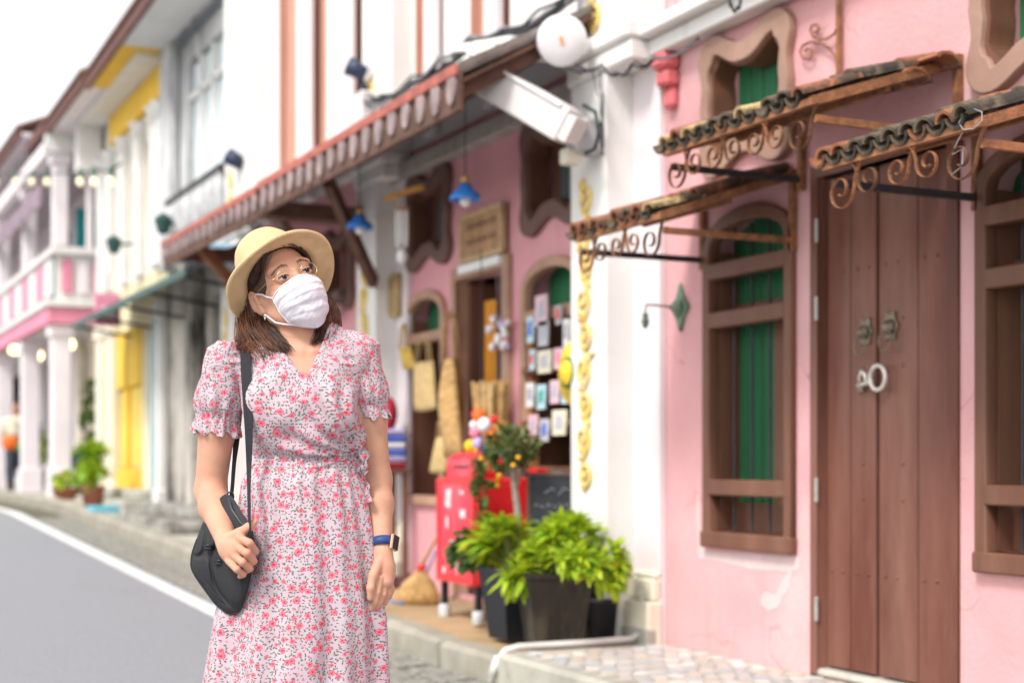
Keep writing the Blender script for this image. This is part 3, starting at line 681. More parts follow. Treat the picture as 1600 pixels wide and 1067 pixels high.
# ================================================================ bags, hats and goods on the shop front
def bag(name, label, x, y, z, w, h, m, lean=0, handle=.16, deep=.06, group=None, taper=.85, cat='bag'):
    t = thing(name, label, cat, (x, y, z), group); v = []; f = []; nu, nv = 10, 8
    for side in (1, -1):
        for j in range(nv+1):
            for i in range(nu+1):
                a = i/nu*2-1; b = j/nv; ww = w/2*(taper+(1-taper)*(1-b)**.7); th_ = side*deep/2*(1-a*a)*(.25+.75*math.sin(math.pi*min(1, (1-b)*1.0+.06)))
                v.append((x+th_, y+a*ww+lean*b, z-h+b*h-.012*math.cos(a*1.5)*(1-b)))
    k = (nu+1)*(nv+1)
    for s_ in (0, k):
        for j in range(nv):
            for i in range(nu):
                q = s_+j*(nu+1)+i; f.append((q, q+1, q+nu+2, q+nu+1) if s_ else (q+1, q, q+nu+1, q+nu+2))
    for i in range(nu): f.append((i, i+1, k+i+1, k+i))
    for j in range(nv):
        a0 = j*(nu+1); b0 = a0+nu; f += [(a0+nu+1, a0, k+a0, k+a0+nu+1), (b0, b0+nu+1, k+b0+nu+1, k+b0)]
    mk('bag_body', v, f, m, t, True)
    if handle:
        for s_ in (.012, -.012):
            Geo().tube([(x+s_, y-w*.28+lean, z-.01), (x+s_, y-w*.2+lean, z+handle*.7), (x, y+lean, z+handle), (x+s_, y+w*.2+lean, z+handle*.7), (x+s_, y+w*.28+lean, z-.01)], .006, 6).build('handle', m, t, True)
    return t
def yx(px, x): return YX(px, x)
bag('straw_bag', 'square pale straw bag with two handles hanging on the left shop window', 3.70, yx(664, 3.70), ZX(664, 565, 3.7), .40, .31, straw, .03)
bag('straw_bag', 'small golden straw bag seen edge on, left of the square pale bag', 3.72, yx(640, 3.72), ZX(640, 540, 3.72), .24, .15, M('golden_straw', (.55, .36, .08), .85, .25, 30, .4, 120), .10)
bag('net_bag', 'long brown woven net bag hanging beside the shop door', 3.66, yx(706, 3.66), ZX(706, 560, 3.66), .34, .60, straw2, .02, handle=.30, deep=.16, taper=.25)
bag('straw_bag', 'tilted flat straw purse hanging lowest in the left window', 3.66, yx(683, 3.66), ZX(690, 682, 3.66), .27, .22, straw, -.10, handle=.12)
# bundle of brooms in a woven basket
bk = thing('broom_bundle', 'bundle of tied reed brooms standing heads up in a tan basket by the doorway', 'brooms', (3.62, yx(765, 3.62), .9))
yq = yx(766, 3.62)
Geo().lathe([(.07, 1.02), (.10, 1.12), (.115, 1.30), (.10, 1.30), (.08, 1.12)], (3.62, yq, 0), 16).build('basket', M('orange_basket', (.52, .27, .08), .8, .25, 30, .5, 100), bk, True)
for i in range(26):
    a = random.uniform(0, 6.28); r = random.uniform(.01, .095); c_ = (3.62+math.cos(a)*r, yq+math.sin(a)*r)
    Geo().tube([(c_[0], c_[1], 1.16), (c_[0]+math.cos(a)*.03, c_[1]+math.sin(a)*.045, 1.52+random.uniform(-.015, .02))], [.009, .014], 5).build('reed', straw2 if i % 3 else straw, bk)
bs = thing('basket_stand', 'slim iron stand carrying the basket of reed brooms', 'stand', (3.62, yq, .2))
for a in (0, 2.1, 4.2): Geo().tube([(3.62+math.cos(a)*.10, yq+math.sin(a)*.10, .2), (3.62+math.cos(a)*.06, yq+math.sin(a)*.06, 1.015)], .008, 5).build('leg', blackm, bs)
Geo().lathe([(.075, 1.005), (.078, 1.015), (.07, 1.018)], (3.62, yq, 0), 14).build('ring', blackm, bs)
# colourful toys below the brooms
cols = {'orange': (.85, .16, .02), 'white': (.8, .8, .8), 'yellow': (.85, .55, .02), 'lilac': (.45, .40, .65), 'red': (.7, .03, .03), 'pink': (.8, .25, .35), 'blue': (.08, .15, .55), 'teal': (.05, .42, .32)}
for k_, c_ in cols.items(): M('goods_'+k_, c_, .5, .08, 5)
toys = [('orange', 749, 650, .05), ('white', 757, 664, .05), ('red', 744, 647, .035), ('orange', 766, 676, .04), ('pink', 742, 676, .04), ('yellow', 735, 697, .045), ('lilac', 748, 692, .045), ('red', 772, 655, .03), ('blue', 757, 700, .03), ('white', 740, 664, .03)]
ty = thing('toy_string', 'hanging string of small orange, white and yellow cloth toys above the red box', 'toys', (3.5, yx(752, 3.5), 1.3))
for c_, px, py, r in toys:
    x_ = 3.52+random.uniform(-.03, .03); Geo().ball((x_, yx(px, x_), ZX(px, py, x_)), (r*.8, r, r*.9), 10, 7).build('toy', MATS['goods_'+c_], ty, True)
Geo().tube([(3.5, yx(750, 3.5), 1.05), (3.5, yx(751, 3.5), 1.4), (3.6, yx(752, 3.6), 2.3)], .003, 4).build('string', blackm, ty)
# things hung in the doorway
dh = thing('shell_mobile', 'mobile of pink, white and violet shells hanging in the open doorway', 'mobile', (3.75, yx(783, 3.75), 1.7))
for i in range(22):
    px = 782+random.uniform(-14, 13); py = 520+random.uniform(-24, 24); x_ = 3.76
    Geo().ball((x_+random.uniform(-.03, .03), yx(px, x_), ZX(px, py, x_)), (.02, random.uniform(.02, .034), random.uniform(.018, .03)), 8, 6).build('shell', random.choice([MATS['goods_pink'], MATS['goods_white'], MATS['goods_lilac'], whitem, lilac]), dh, True)
for px in (777, 783, 789): Geo().tube([(3.76, yx(px, 3.76), ZX(px, 640, 3.76)), (3.76, yx(px, 3.76), 2.2)], .003, 4).build('string', tooth_m, dh)
oc = thing('orange_curtain', 'narrow orange cloth strip hanging inside the shop door', 'curtain', (3.95, yx(769, 3.95), 2.1))
v = []; f = []
for j in range(12):
    for i in range(7):
        v.append((3.95+.02*math.sin(i*1.9), yx(775, 3.95)+i*.022, 2.08-j*.12))
for j in range(11):
    for i in range(6): q = j*7+i; f.append((q, q+1, q+8, q+7))
mk('cloth', v+[(x+.006, y, z) for x, y, z in v], f+[tuple(i+84 for i in q[::-1]) for q in f], M('orange_cloth', (.72, .30, .03), .8, .1, 5), oc, True)
# window R: shelves of cards and souvenirs
sh = thing('souvenir_rack', 'wooden rack with shelves filling the right arched shop window', 'rack', (3.85, 7.3, .9))
for zz in (1.585, 1.28, 1.02): box('shelf', 3.76, 3.98, yR[0]+.06, yR[1]-.06, zz-.02, zz+.02, brown, sh, .004)
for yy in (yR[0]+.07, yR[1]-.08): box('upright', 3.80, 3.86, yy-.015, yy+.015, .84, 1.87, M('orange_brown_wood', (.42, .17, .06), .6, .2, 8), sh, .004)
crd = random.Random(12); ci = 0
card_l = ['tall white card at the top left of the souvenir rack', 'narrow card left edge of the rack, upper shelf', 'pale card below the tall top one on the rack', 'narrow card at the left end of the second shelf', 'wide card in the middle of the second shelf', 'pale card right of the wide one on the second shelf',
 'leftmost card of the third row on the rack', 'second card from the left in the third row', 'third card from the left in the third row', 'rightmost slim card of the third row', 'leftmost card of the bottom row over the teal tin', 'middle card of the bottom row over the teal tin', 'largest squarish card at the right of the bottom row', 'slim card right of the tall top card on the rack', 'slim card half hidden behind the yellow hat']
cardm = [whitem, M('card_cream', (.72, .66, .5), .7), M('card_pale_blue', (.5, .68, .74), .7), M('card_pale_pink', (.74, .5, .56), .7), M('card_grey', (.5, .5, .52), .7)]
prm = [MATS['goods_pink'], MATS['goods_blue'], MATS['goods_teal'], MATS['goods_red'], brownd]
words_ = ['pinned top left', 'with a blue print', 'with a pink print', 'half hidden', 'creased']
slots = []
for px, py, w_, h_ in ((845, 485, .11, .15), (828, 515, .06, .13), (848, 521, .09, .12), (831, 562, .05, .10), (850, 565, .12, .11), (872, 560, .08, .10),
                       (827, 617, .07, .12), (845, 620, .08, .12), (866, 612, .08, .11), (882, 612, .06, .11), (832, 665, .08, .11), (850, 672, .08, .11), (873, 660, .12, .12), (872, 492, .05, .09), (884, 520, .05, .13)):
    x_ = 3.745; yc_ = yx(px, x_); zc_ = ZX(px, py, x_); m_ = crd.choice(cardm)
    t = thing('greeting_card', 'card', 'card', (x_, yc_, zc_), 'cards and small prints on the shop window rack')
    t['label'] = card_l[ci]; w_ *= 1.3; h_ *= 1.15
    plate('sheet', [rect(yc_-w_/2, yc_+w_/2, zc_-h_/2, zc_+h_/2)], x_, x_+.012, m_, t)
    plate('print', [blob([(yc_-w_*.3, zc_-h_*.2), (yc_+w_*.3, zc_-h_*.25), (yc_+w_*.25, zc_+h_*.25), (yc_-w_*.25, zc_+h_*.3)], 3, .008)], x_-.002, x_, prm[ci % 5] if ci % 2 else M('print_grey', (.45, .45, .5), .8), t)
    ci += 1
tc_ = thing('teal_tin', 'round teal tin on the lowest rack shelf over the chalkboard', 'tin', (3.80, yx(877, 3.8), 1.0))
Geo().lathe([(.05, .99), (.055, 1.0), (.055, 1.0), (.055, 1.08), (.05, 1.085)], (3.78, yx(877, 3.78), -.075), 14).build('tin', MATS['goods_teal'], tc_, True)
YH = yx(896, 3.66); hat_y = thing('yellow_straw_hat', 'bright yellow straw hat hung on the rack edge beside the gilt pillar', 'hat', (3.66, yx(884, 3.66), 1.5))
Geo().lathe([(.002, -.06), (.06, -.055), (.075, -.03), (.085, -.01), (.17, .0), (.175, .006), (.08, .004), (.06, -.045), (.002, -.05)], (3.66, YH, 1.53), 22, 'x').build('hat_body', M('yellow_straw', (.80, .56, .05), .8, .2, 30, .4, 100, dirt=(.75, .68, .4), dscale=6, damt=.6), hat_y, True)
Geo().lathe([(.078, -.045), (.082, -.03), (.079, -.02)], (3.66, YH, 1.53), 22, 'x').build('ribbon', green, hat_y, True)
# crimson padded bag and striped cloths hung past the far pillar, behind the sleeve
cb = thing('hanging_cushion', 'round dark crimson cushion bag hanging on the pink wall behind her sleeve', 'bag', (3.6, yx(606, 3.6), 1.5))
Geo().ball((3.62, yx(606, 3.62), ZX(612, 646, 3.62)), (.06, .10, .12), 14, 10).build('cushion', M('crimson_cloth', (.33, .012, .03), .8, .2, 8, .2, 40), cb, True)
sc_ = thing('folded_cloths', 'stack of blue, white and crimson folded cloths on a small stool by the far pillar', 'cloths', (3.6, yx(613, 3.6), 1.2))
zz = ZX(613, 732, 3.62)
for i, c_ in enumerate(('red', 'lilac', 'blue', 'white', 'blue', 'lilac')):
    box('folded_cloth', 3.52, 3.72, yx(604, 3.62)-.12, yx(604, 3.62)+.12, zz+.045*i, zz+.042+.045*i, MATS['goods_'+c_] if c_ != 'red' else MATS['crimson_cloth'], sc_, .016)
st = thing('wooden_stool', 'small dark stool under the folded cloths, by the far pillar', 'stool', (3.62, yx(604, 3.62), .25))
y_s = yx(604, 3.62)
box('seat', 3.50, 3.74, y_s-.14, y_s+.14, zz-.035, zz-.002, brownd, st, .006)
for sx in (3.53, 3.71):
    for sy in (-.11, .11): box('leg', sx-.015, sx+.015, y_s+sy-.015, y_s+sy+.015, g(9.2)+.13, zz-.035, brownd, st, .003)
# ================================================================ red metal box with posters, small red mailbox on it
rb = thing('red_cabinet', 'red metal cabinet with white stickers on black legs with glass feet', 'cabinet', (3.56, 7.6, .2))
x0, x1, y0, y1 = 3.385, 3.74, 7.43, 7.96
zb, zt = .375, .975
Geo().box(x0, x1, y0, y1, zb, zt, .012).build('box_body', red, rb)
plate('front_panel', [rect(y0+.012, y1-.012, zb+.01, zt-.01)], x0-.008, x0-.0005, pinkred, rb, bevel=.002)
plate('panel_rim', [rect(y0+.004, y1-.004, zb+.004, zt-.004), rect(y0+.035, y1-.035, zb+.05, zt-.03)], x0-.014, x0-.0085, red, rb, bevel=.002)
sk = M('sticker_white', (.78, .66, .66), .6, .2, 20)
for a, b, w_, h_ in ((.36, .48, .07, .10), (.17, .52, .05, .02), (.16, .40, .07, .045), (.38, .34, .02, .07), (.25, .24, .18, .008), (.20, .28, .05, .015), (.16, .17, .09, .018), (.36, .15, .10, .008), (.24, .09, .02, .06), (.42, .07, .03, .03)):
    plate('sticker', [blob([(y0+a-w_/2, zb+b-h_/2), (y0+a+w_/2, zb+b-h_/2), (y0+a+w_/2, zb+b+h_/2), (y0+a-w_/2, zb+b+h_/2)], 3, .006)], x0-.0105, x0-.0085, sk, rb)
for lx, ly in ((x0+.03, y0+.03), (x0+.03, y1-.03), (x1-.03, y0+.03), (x1-.03, y1-.03)):
    lg = box('leg', lx-.018, lx+.018, ly-.018, ly+.018, .24, zb, blackm, rb, .003)
    Geo().lathe([(.034, .165), (.036, .17), (.036, .23), (.028, .24)], (lx, ly, 0), 12).build('glass_foot', M('thick_glass', (.55, .56, .55), .15, .1, 20, spec=.6), lg, True)
mb = thing('red_mailbox', 'small domed pinkish red mailbox standing on the red cabinet', 'mailbox', (3.5, 7.7, .98))
v = []; f = []; n = 12; ya, yb2 = 7.50, 7.90
for yy in (ya, yb2):
    for j in range(n+1):
        a = math.pi*j/n; v.append((3.50+math.cos(a)*.085, yy, 1.045+math.sin(a)*.075))
    v += [(3.415, yy, .977), (3.585, yy, .977)]
k = n+3
for j in range(n): f.append((j, j+1, k+j+1, k+j))
f += [(n, n+1, k+n+1, k+n), (n+1, n+2, k+n+2, k+n+1), (n+2, 0, k, k+n+2), tuple(range(k-1, -1, -1)), tuple(range(k, 2*k))]
mk('mailbox_body', v, f, pinkred, mb, False)
box('door_flap', 3.43, 3.57, 7.488, 7.499, .99, 1.06, red, mb, .003); box('letter_slot', 3.4115, 3.4145, 7.60, 7.80, 1.03, 1.045, blackm, mb, .001)
rb2 = thing('leaning_board', 'tall plain red board leaning behind the small tree', 'board', (3.78, 7.25, .3))
box('sheet', 3.70, 3.78, yx(838, 3.7), 7.41, .23, 1.03, red, rb2, .006)
box('board_rail', 3.690, 3.6985, yx(838, 3.7)+.01, 7.40, .95, 1.0, pinkred, rb2, .002)
# chalkboard
cbd = thing('chalkboard', 'black chalkboard with faint handwriting leaning by the gilt pillar', 'chalkboard', (3.66, 6.9, .2))
mt_c = Matrix.Translation((3.60, YX(866, 3.60), .19)) @ Matrix.Rotation(R(50), 4, 'Z') @ Matrix.Rotation(R(3), 4, 'Y')
blk = M('chalkboard_black', (.022, .024, .028), .7, .2, 4, dirt=(.08, .08, .09), dscale=4, damt=.5)
def local(o_): o_.data.transform(mt_c); return o_
local(box('slate', -.012, .012, -.14, .14, .04, .80, blk, cbd, .002))
local(plate('frame', [rect(-.155, .155, .02, .82), rect(-.135, .135, .04, .80)], -.018, .018, M('chalkboard_frame', (.10, .06, .05), .6), cbd, bevel=.003))
G = Geo(); rn = random.Random(5)
for li in range(8):
    zz = .72-li*.075; yy = -.11 if li else -.06; big = 1.7 if li == 0 else 1
    while yy < (.10 if li else .06):
        n_ = rn.randint(3, 5); pts = [(-.0145, yy+i*.008*big, zz+rn.uniform(-.011, .013)*big) for i in range(n_)]
        G.tube([(a, -b, c) for a, b, c in pts], .0017, 4); yy += n_*.0085*big+.006
local(G.build('chalk_writing', M('chalk', (.55, .56, .60), .9), cbd))
# broom
bm_ = thing('straw_broom', 'straw broom with red collar leaning on the pink wall behind her hand', 'broom', (3.5, 8.6, .3))
yq = yx(650, 3.45); zf = g(yq)+.14
v = []; f = []; n = 14
for (z_, w_, d_) in ((zf+.0, .17, .03), (zf+.05, .165, .035), (zf+.13, .12, .03), (zf+.19, .05, .02), (zf+.22, .022, .02)):
    for j in range(n): a = 2*math.pi*j/n; v.append((3.45+math.sin(a)*w_*.72+math.cos(a)*d_*.6+.3*(z_-zf)*.3, yq-math.sin(a)*w_*.45+math.cos(a)*d_-.03*(z_-zf)/.2, z_))
for i in range(4):
    for j in range(n): f.append((i*n+j, i*n+(j+1) % n, (i+1)*n+(j+1) % n, (i+1)*n+j))
f += [tuple(range(n-1, -1, -1)), tuple(range(4*n, 5*n))]
mk('broom_head', v, f, straw2, bm_, True)
Geo().tube([(3.47, yq-.03, zf+.205), (3.475, yq-.035, zf+.245)], .027, 10).build('collar', red, bm_, True)
Geo().tube([(3.47, yq-.035, zf+.235), (3.74, yq-.38, zf+.95)], .011, 8).build('handle', M('bamboo', (.60, .45, .22), .6, .2, 20), bm_, True)
dp = thing('dustpan', 'blue dustpan with black handle on the pavement beside the straw broom', 'dustpan', (3.3, 8.8, .3))
yq2 = yx(628, 3.4)
Geo().box(3.34, 3.50, yq2-.10, yq2+.12, zf+.0, zf+.015, .004).box(3.50, 3.52, yq2-.10, yq2+.12, zf+.0, zf+.10, .004).build('pan', M('blue_plastic', (.12, .25, .62), .4), dp)
Geo().tube([(3.51, yq2, zf+.06), (3.72, yq2-.1, zf+.62)], .010, 8).build('handle', M('violet_handle', (.35, .33, .6), .5), dp, True)
# ================================================================ planters
def leaf_mesh(name, L, w, m, curl=.25, n=4):
    v = []; f = []
    for i in range(n+1):
        t = i/n; ww = w*math.sin(math.pi*(t*.92+.05))**.8; z = -curl*L*t*t
        v += [(L*t, -ww, z+.18*ww), (L*t, 0, z), (L*t, ww, z+.18*ww)]
    for i in range(n):
        a = i*3; f += [(a, a+3, a+4, a+1), (a+1, a+4, a+5, a+2)]
    me = bpy.data.meshes.new(name); me.from_pydata(v, [], f); me.materials.append(m); me.polygons.foreach_set('use_smooth', [True]*len(f)); me.update(); return me
def leafmat(n_, c_, tr=.35):
    m = M(n_, c_, .45, .22, 6, spec=.4)
    b = m.node_tree.nodes['Principled BSDF']; t = m.node_tree; n = t.nodes
    tl = n.new('ShaderNodeBsdfTranslucent'); mx = n.new('ShaderNodeMixShader'); mx.inputs[0].default_value = tr
    srcl = b.inputs['Base Color'].links[0].from_socket; t.links.new(srcl, tl.inputs[0])
    o_ = n['Material Output']; t.links.new(b.outputs[0], mx.inputs[1]); t.links.new(tl.outputs[0], mx.inputs[2]); t.links.new(mx.outputs[0], o_.inputs[0]); return m
lf_lime = [leafmat('leaf_lime_%s' % q, c_) for q, c_ in (('bright', (.50, .62, .03)), ('mid', (.38, .54, .03)), ('deep', (.20, .38, .02)), ('yellow', (.52, .42, .03)))]
lf_dark = [leafmat('leaf_dark_%s' % q, c_, .2) for q, c_ in (('a', (.06, .13, .04)), ('b', (.12, .20, .05)), ('c', (.22, .25, .08)), ('d', (.28, .17, .08)))]
LM = [leaf_mesh('leaf', .072, .0125, m_, .4) for m_ in lf_lime]; LB = [leaf_mesh('leaf', .12, .0165, m_, .6) for m_ in lf_lime]
LD = [leaf_mesh('leaf', .04, .012, m_, .2, 3) for m_ in lf_dark]
def place_leaf(me, p, d, parent, s=1, roll=None):
    d = Vector(d).normalized(); q = d.to_track_quat('X', 'Z'); e = q.to_matrix().to_4x4()
    o = bpy.data.objects.new('leaf', me); COL.objects.link(o)
    o.matrix_world = Matrix.Translation(p) @ e @ Matrix.Rotation(random.uniform(-.6, .6) if roll is None else roll, 4, 'X') @ Matrix.Scale(s, 4)
    lo, ro, sc__ = o.matrix_world.decompose(); o.parent = parent
    if parent.type == 'EMPTY': o.matrix_parent_inverse = Matrix.Translation(-parent.location)
    return o
def bush(th, centers, nmax, lms, wts, rosette=7, stuff_extra=0, s0=1.0, stem_from=None, seed=1):
    """rosettes of leaves on stem tips; the first nmax leaves are parts, the rest one mass"""
    rn = random.Random(seed); cnt = 0; tips = []
    for (cx, cy, cz, rx, ry, rz, n) in centers:
        for i in range(n):
            u = Vector((rn.gauss(0, 1), rn.gauss(0, 1), rn.gauss(0, 1))).normalized()*rn.uniform(.55, 1.0)
            tips.append(Vector((cx+u.x*rx, cy+u.y*ry, cz+u.z*rz)))
    C_ = Geo(); mats_extra = []; fidx = []
    tips.sort(key=lambda p: p.x*.75+p.y)
    ctr = sum(tips, Vector())/len(tips)
    for p in tips:
        up = (p-ctr).normalized()*.8+Vector((0, 0, .55)); up.normalize(); side = up.orthogonal().normalized(); a0 = rn.uniform(0, 6)
        for k in range(rosette):
            a = a0+k*2.4; tilt = rn.uniform(.25, 1.0); d = (Matrix.Rotation(a, 3, up) @ side)*math.sin(tilt+.4)+up*math.cos(tilt+.2)
            q = rn.choices(range(len(lms)), wts)[0]; sc = s0*rn.uniform(.7, 1.25)
            if cnt < nmax: place_leaf(lms[q], p+d*.006, d, th, sc); cnt += 1
            else:
                e = d.to_track_quat('X', 'Z').to_matrix().to_4x4(); mt = Matrix.Translation(p) @ e @ Matrix.Rotation(rn.uniform(-.6, .6), 4, 'X') @ Matrix.Scale(sc, 4)
                b4 = len(C_.f); C_.add([mt @ vv.co for vv in lms[q].vertices], [tuple(pp.vertices) for pp in lms[q].polygons]); fidx += [q]*(len(C_.f)-b4)
    if C_.f:
        me = bpy.data.meshes.new('foliage'); me.from_pydata([tuple(v) for v in C_.v], [], C_.f)
        for lm in lms: me.materials.append(lm.materials[0])
        me.polygons.foreach_set('material_index', fidx); me.polygons.foreach_set('use_smooth', [True]*len(C_.f))
        o = finish('foliage', me, None, th); o['kind'] = 'stuff'
    if stem_from is not None:
        G = Geo()
        for p in tips[::3]:
            m_ = (Vector(stem_from)+p)/2+Vector((rn.uniform(-.03, .03), rn.uniform(-.03, .03), .02)); G.tube([stem_from, m_, p], [.006, .004, .002], 5)
        so_ = G.build('stems', M('green_stem', (.16, .17, .05), .8), th); so_['kind'] = 'stuff'
def sq_pot(th, x, y, z, wb, wt, h, m, rim=.02, rot=.2, name='pot'):
    Mz = Matrix.Translation((x, y, z)) @ Matrix.Rotation(rot, 4, 'Z'); v = []; f = []
    lv = [(wb, 0), (wt, h), (wt+rim*.5, h), (wt+rim*.5, h+.025), (wt-.02, h+.025), (wt-.03, h-.03)]
    for w_, z_ in lv:
        for a, b in ((-1, -1), (1, -1), (1, 1), (-1, 1)): v.append(Mz @ Vector((a*w_/2, b*w_/2, z_)))
    for i in range(len(lv)-1):
        for j in range(4): f.append((i*4+j, i*4+(j+1) % 4, (i+1)*4+(j+1) % 4, (i+1)*4+j))
    f += [(3, 2, 1, 0)]; k = (len(lv)-1)*4; 
    o = mk(name, v, f, m, th)
    s_ = mk('soil', [v[k+i] for i in range(4)], [(0, 1, 2, 3)], M('soil', (.05, .035, .02), .95, .3, 30, .5, 80), th)
    return o
def at_(px, py, x): return (x, YX(px, x), ZX(px, py, x))
potA = thing('potted_plant', 'lime green bush in a smooth dark grey tapered pot at the kerb', 'potted plant', (3.24, 6.95, .17), 'lime green planters at the step')
charc = M('charcoal_pot', (.018, .019, .023), .5, .15, 3, .1, 40)
sq_pot(potA, 3.33, 6.86, .16, .17, .25, .34, charc, rot=.12)
bA = at_(785, 845, 3.30); bA2 = at_(805, 905, 3.20)
bush(potA, [(*bA, .11, .12, .12, 30), (*bA2, .08, .06, .06, 12), (*at_(760, 850, 3.22), .05, .08, .05, 8)], 300, LB, (6, 5, 1.5, 1), 7, s0=.85, stem_from=(3.33, 6.86, .5), seed=2)
potB = thing('potted_plant', 'lime green bush in a big mossy clay square planter beside the white pillar', 'potted plant', (3.42, 6.55, .18), 'lime green planters at the step')
mossy = M('mossy_clay', (.030, .024, .018), .85, .35, 5, .5, 40, dirt=(.13, .11, .07), dscale=4.0, damt=.8, dlo=.5, stretch=(1, 1, .35))
sq_pot(potB, 3.385, 6.50, .17, .24, .32, .33, mossy, rot=-.25)
bB = at_(888, 842, 3.42); bB2 = at_(945, 888, 3.50); bB3 = at_(850, 868, 3.34)
bush(potB, [(*bB, .15, .14, .11, 60), (*bB2, .10, .09, .10, 34), (*bB3, .09, .08, .06, 18), (*at_(905, 880, 3.28), .12, .06, .05, 14)], 300, LM, (6, 6, 2, .4), 9, s0=1.1, stem_from=(3.40, 6.52, .5), seed=3)
potC = thing('plant_pot', 'empty black plastic pot pushed behind the big mossy planter', 'pot', (3.56, 6.42, .18))
Geo().lathe([(.06, .18), (.08, .38), (.086, .38), (.086, .40), (.07, .40), (.065, .25)], (3.57, 6.34, .0), 18).build('pot', charc, potC, True)
# small tree with orange flowers
tr = thing('potted_tree', 'thin-trunked small tree with dull olive crown and orange flowers before the red cabinet', 'tree', (3.45, 6.95, .2))
xt = 3.44; yt = yx(806, xt); bark = M('grey_bark', (.30, .27, .22), .9, .3, 30, .6, 60)
Geo().tube([(xt-.01, yt+.02, .22), (xt, yt, .55), (xt+.01, yt-.005, .80), (xt-.01, yt+.01, .98), (xt-.02, yt+.03, 1.15)], [.026, .022, .02, .016, .009], 9).build('trunk', bark, tr, True)
for i in range(8):
    a = i*.8+.3; Geo().tube([(xt, yt, .92+.02*i), (xt+math.cos(a)*.07, yt+math.sin(a)*.09, 1.05+.015*i), (xt+math.cos(a)*.13, yt+math.sin(a)*.17, 1.10+.02*i)], [.008, .006, .003], 5).build('branch', bark, tr)
bush(tr, [(xt-.02, yt+.03, 1.13, .14, .17, .12, 100), (xt-.08, yt+.24, .95, .05, .07, .16, 26), (xt-.05, yt+.28, .76, .04, .05, .07, 8)], 240, LD, (4, 5, 5, 2), 6, s0=1.15, seed=5)
for i in range(9):
    u = Vector((random.gauss(0, 1), random.gauss(0, 1), random.gauss(0, 1))).normalized()
    Geo().ball((xt-.03+u.x*.15-.03, yt+.05+u.y*.2, 1.08+u.z*.14), (.014, .014, .012), 8, 5).build('flower', M('orange_flower', (.85, .42, .02), .6), tr, True)
sq_pot(tr, xt, yt+.01, .18, .16, .22, .22, charc, rot=0)
pd = thing('potted_plant', 'small dark glossy-leaved plant poking out left of the lime bush', 'potted plant', (3.15, 7.3, .2))
yq = yx(735, 3.22)
Geo().lathe([(.06, .17), (.085, .38), (.09, .40), (.075, .39)], (3.40, 7.12, 0), 14).build('pot', charc, pd, True)
bush(pd, [(3.21, yq, .60, .09, .10, .12, 36)], 200, [leaf_mesh('leaf', .06, .018, m_, .3) for m_ in lf_dark[:2]], (5, 3), 6, stem_from=(3.40, 7.12, .39), seed=8)
# PVC pipe along the back edge of the step
pv = thing('drain_pipe', 'white plastic drain pipe bent from the pillar along the step edge', 'pipe', (3.5, 6.2, .2))
pvm = M('grey_white_pvc', (.66, .64, .60), .5, .12, 6, dirt=(.4, .34, .26), dscale=6, damt=.6)
Geo().tube([(3.74, 6.235, .44), (3.735, 6.225, .30), (3.72, 6.215, .235), (3.66, 6.215, .205), (3.4, 6.215, .20), (3.05, 6.22, .20), (2.985, 6.22, .185), (2.95, 6.22, .14), (2.92, 6.24, .04)], .017, 10).build('pipe', pvm, pv, True)
Geo().tube([(2.955, 6.22, .16), (2.925, 6.235, .07)], .023, 10).build('elbow', pvm, pv, True)
# ================================================================ cameras, dish and cables on the near pillar
fx = thing('camera_housing', 'long pale grey box housing slanting from a bracket on the white pillar', 'camera housing', (3.45, 6.4, 2.6))
def at(px, py, x): return Vector((x, YX(px, x), ZX(px, py, x)))
hb = M('housing_white', (.68, .64, .62), .45, .08, 4, dirt=(.4, .3, .27), dscale=3, damt=.35)
p0 = at(740, 112, 3.12); p1 = at(890, 200, 3.42)
hd = (p1-p0).normalized()
o = Geo().beam(p0, p1, .15, .17).build('housing', hb, fx)
mod = o.modifiers.new('b', 'BEVEL'); mod.width = .012; mod.segments = 2
o = Geo().beam(p0-hd*.028, p0-hd*.002, .172, .19).build('front_cap', whitem, fx); mod = o.modifiers.new('b', 'BEVEL'); mod.width = .02; mod.segments = 2
Geo().beam(p0+Vector((0, 0, .094)), p1+Vector((0, 0, .094)), .18, .014).build('sun_shield', whitem, fx)
Geo().beam(p1-hd*.02, p1+hd*.05, .13, .13).build('rear_box', hb, fx)
e = at(915, 215, 3.55)
Geo().box(e.x-.09, e.x+.07, e.y-.06, e.y+.06, e.z-.09, e.z+.09, .02).build('mount_box', M('mount_grey', (.42, .42, .43), .5), fx)
Geo().tube([at(912, 165, 3.52), at(930, 175, 3.52), at(936, 205, 3.52), at(930, 232, 3.52), at(915, 240, 3.52)], .010, 8).build('cable_loop', M('dark_green_cable', (.02, .04, .035), .5), fx, True)
Geo().beam(at(915, 215, 3.55), at(925, 208, 3.66), .05, .05).build('wall_arm', whitem, fx)
Geo().box(3.43, 3.53, e.y-.02, e.y+.06, e.z-.14, e.z-.06, .01).build('junction', M('junction_ivory', (.66, .62, .5), .6), fx)
dc = thing('round_antenna', 'round white radio antenna disc with small orange mark facing the street', 'antenna', (3.5, 6.6, 2.95))
c = at(878, 64, 3.42); view = (Vector((0, 0, HC))-c).normalized(); q = view.to_track_quat('X', 'Z').to_matrix().to_4x4()
o = Geo().lathe([(.118, -.05), (.126, -.03), (.124, .0), (.11, .014), (.05, .022), (.002, .024)], (0, 0, 0), 32, 'x').build('disc', M('antenna_white', (.76, .75, .76), .4, .03), dc, True); o.data.transform(Matrix.Translation(c) @ q)
o = Geo().box(.0245, .0275, -.009, .007, -.022, .020, .001).build('orange_mark', M('orange_print', (.85, .33, .05), .5), dc); o.data.transform(Matrix.Translation(c) @ q @ Matrix.Rotation(.25, 4, 'X'))
Geo().beam(c-view*.05, at(905, 95, 3.62), .05, .05).build('mount', hb, dc)
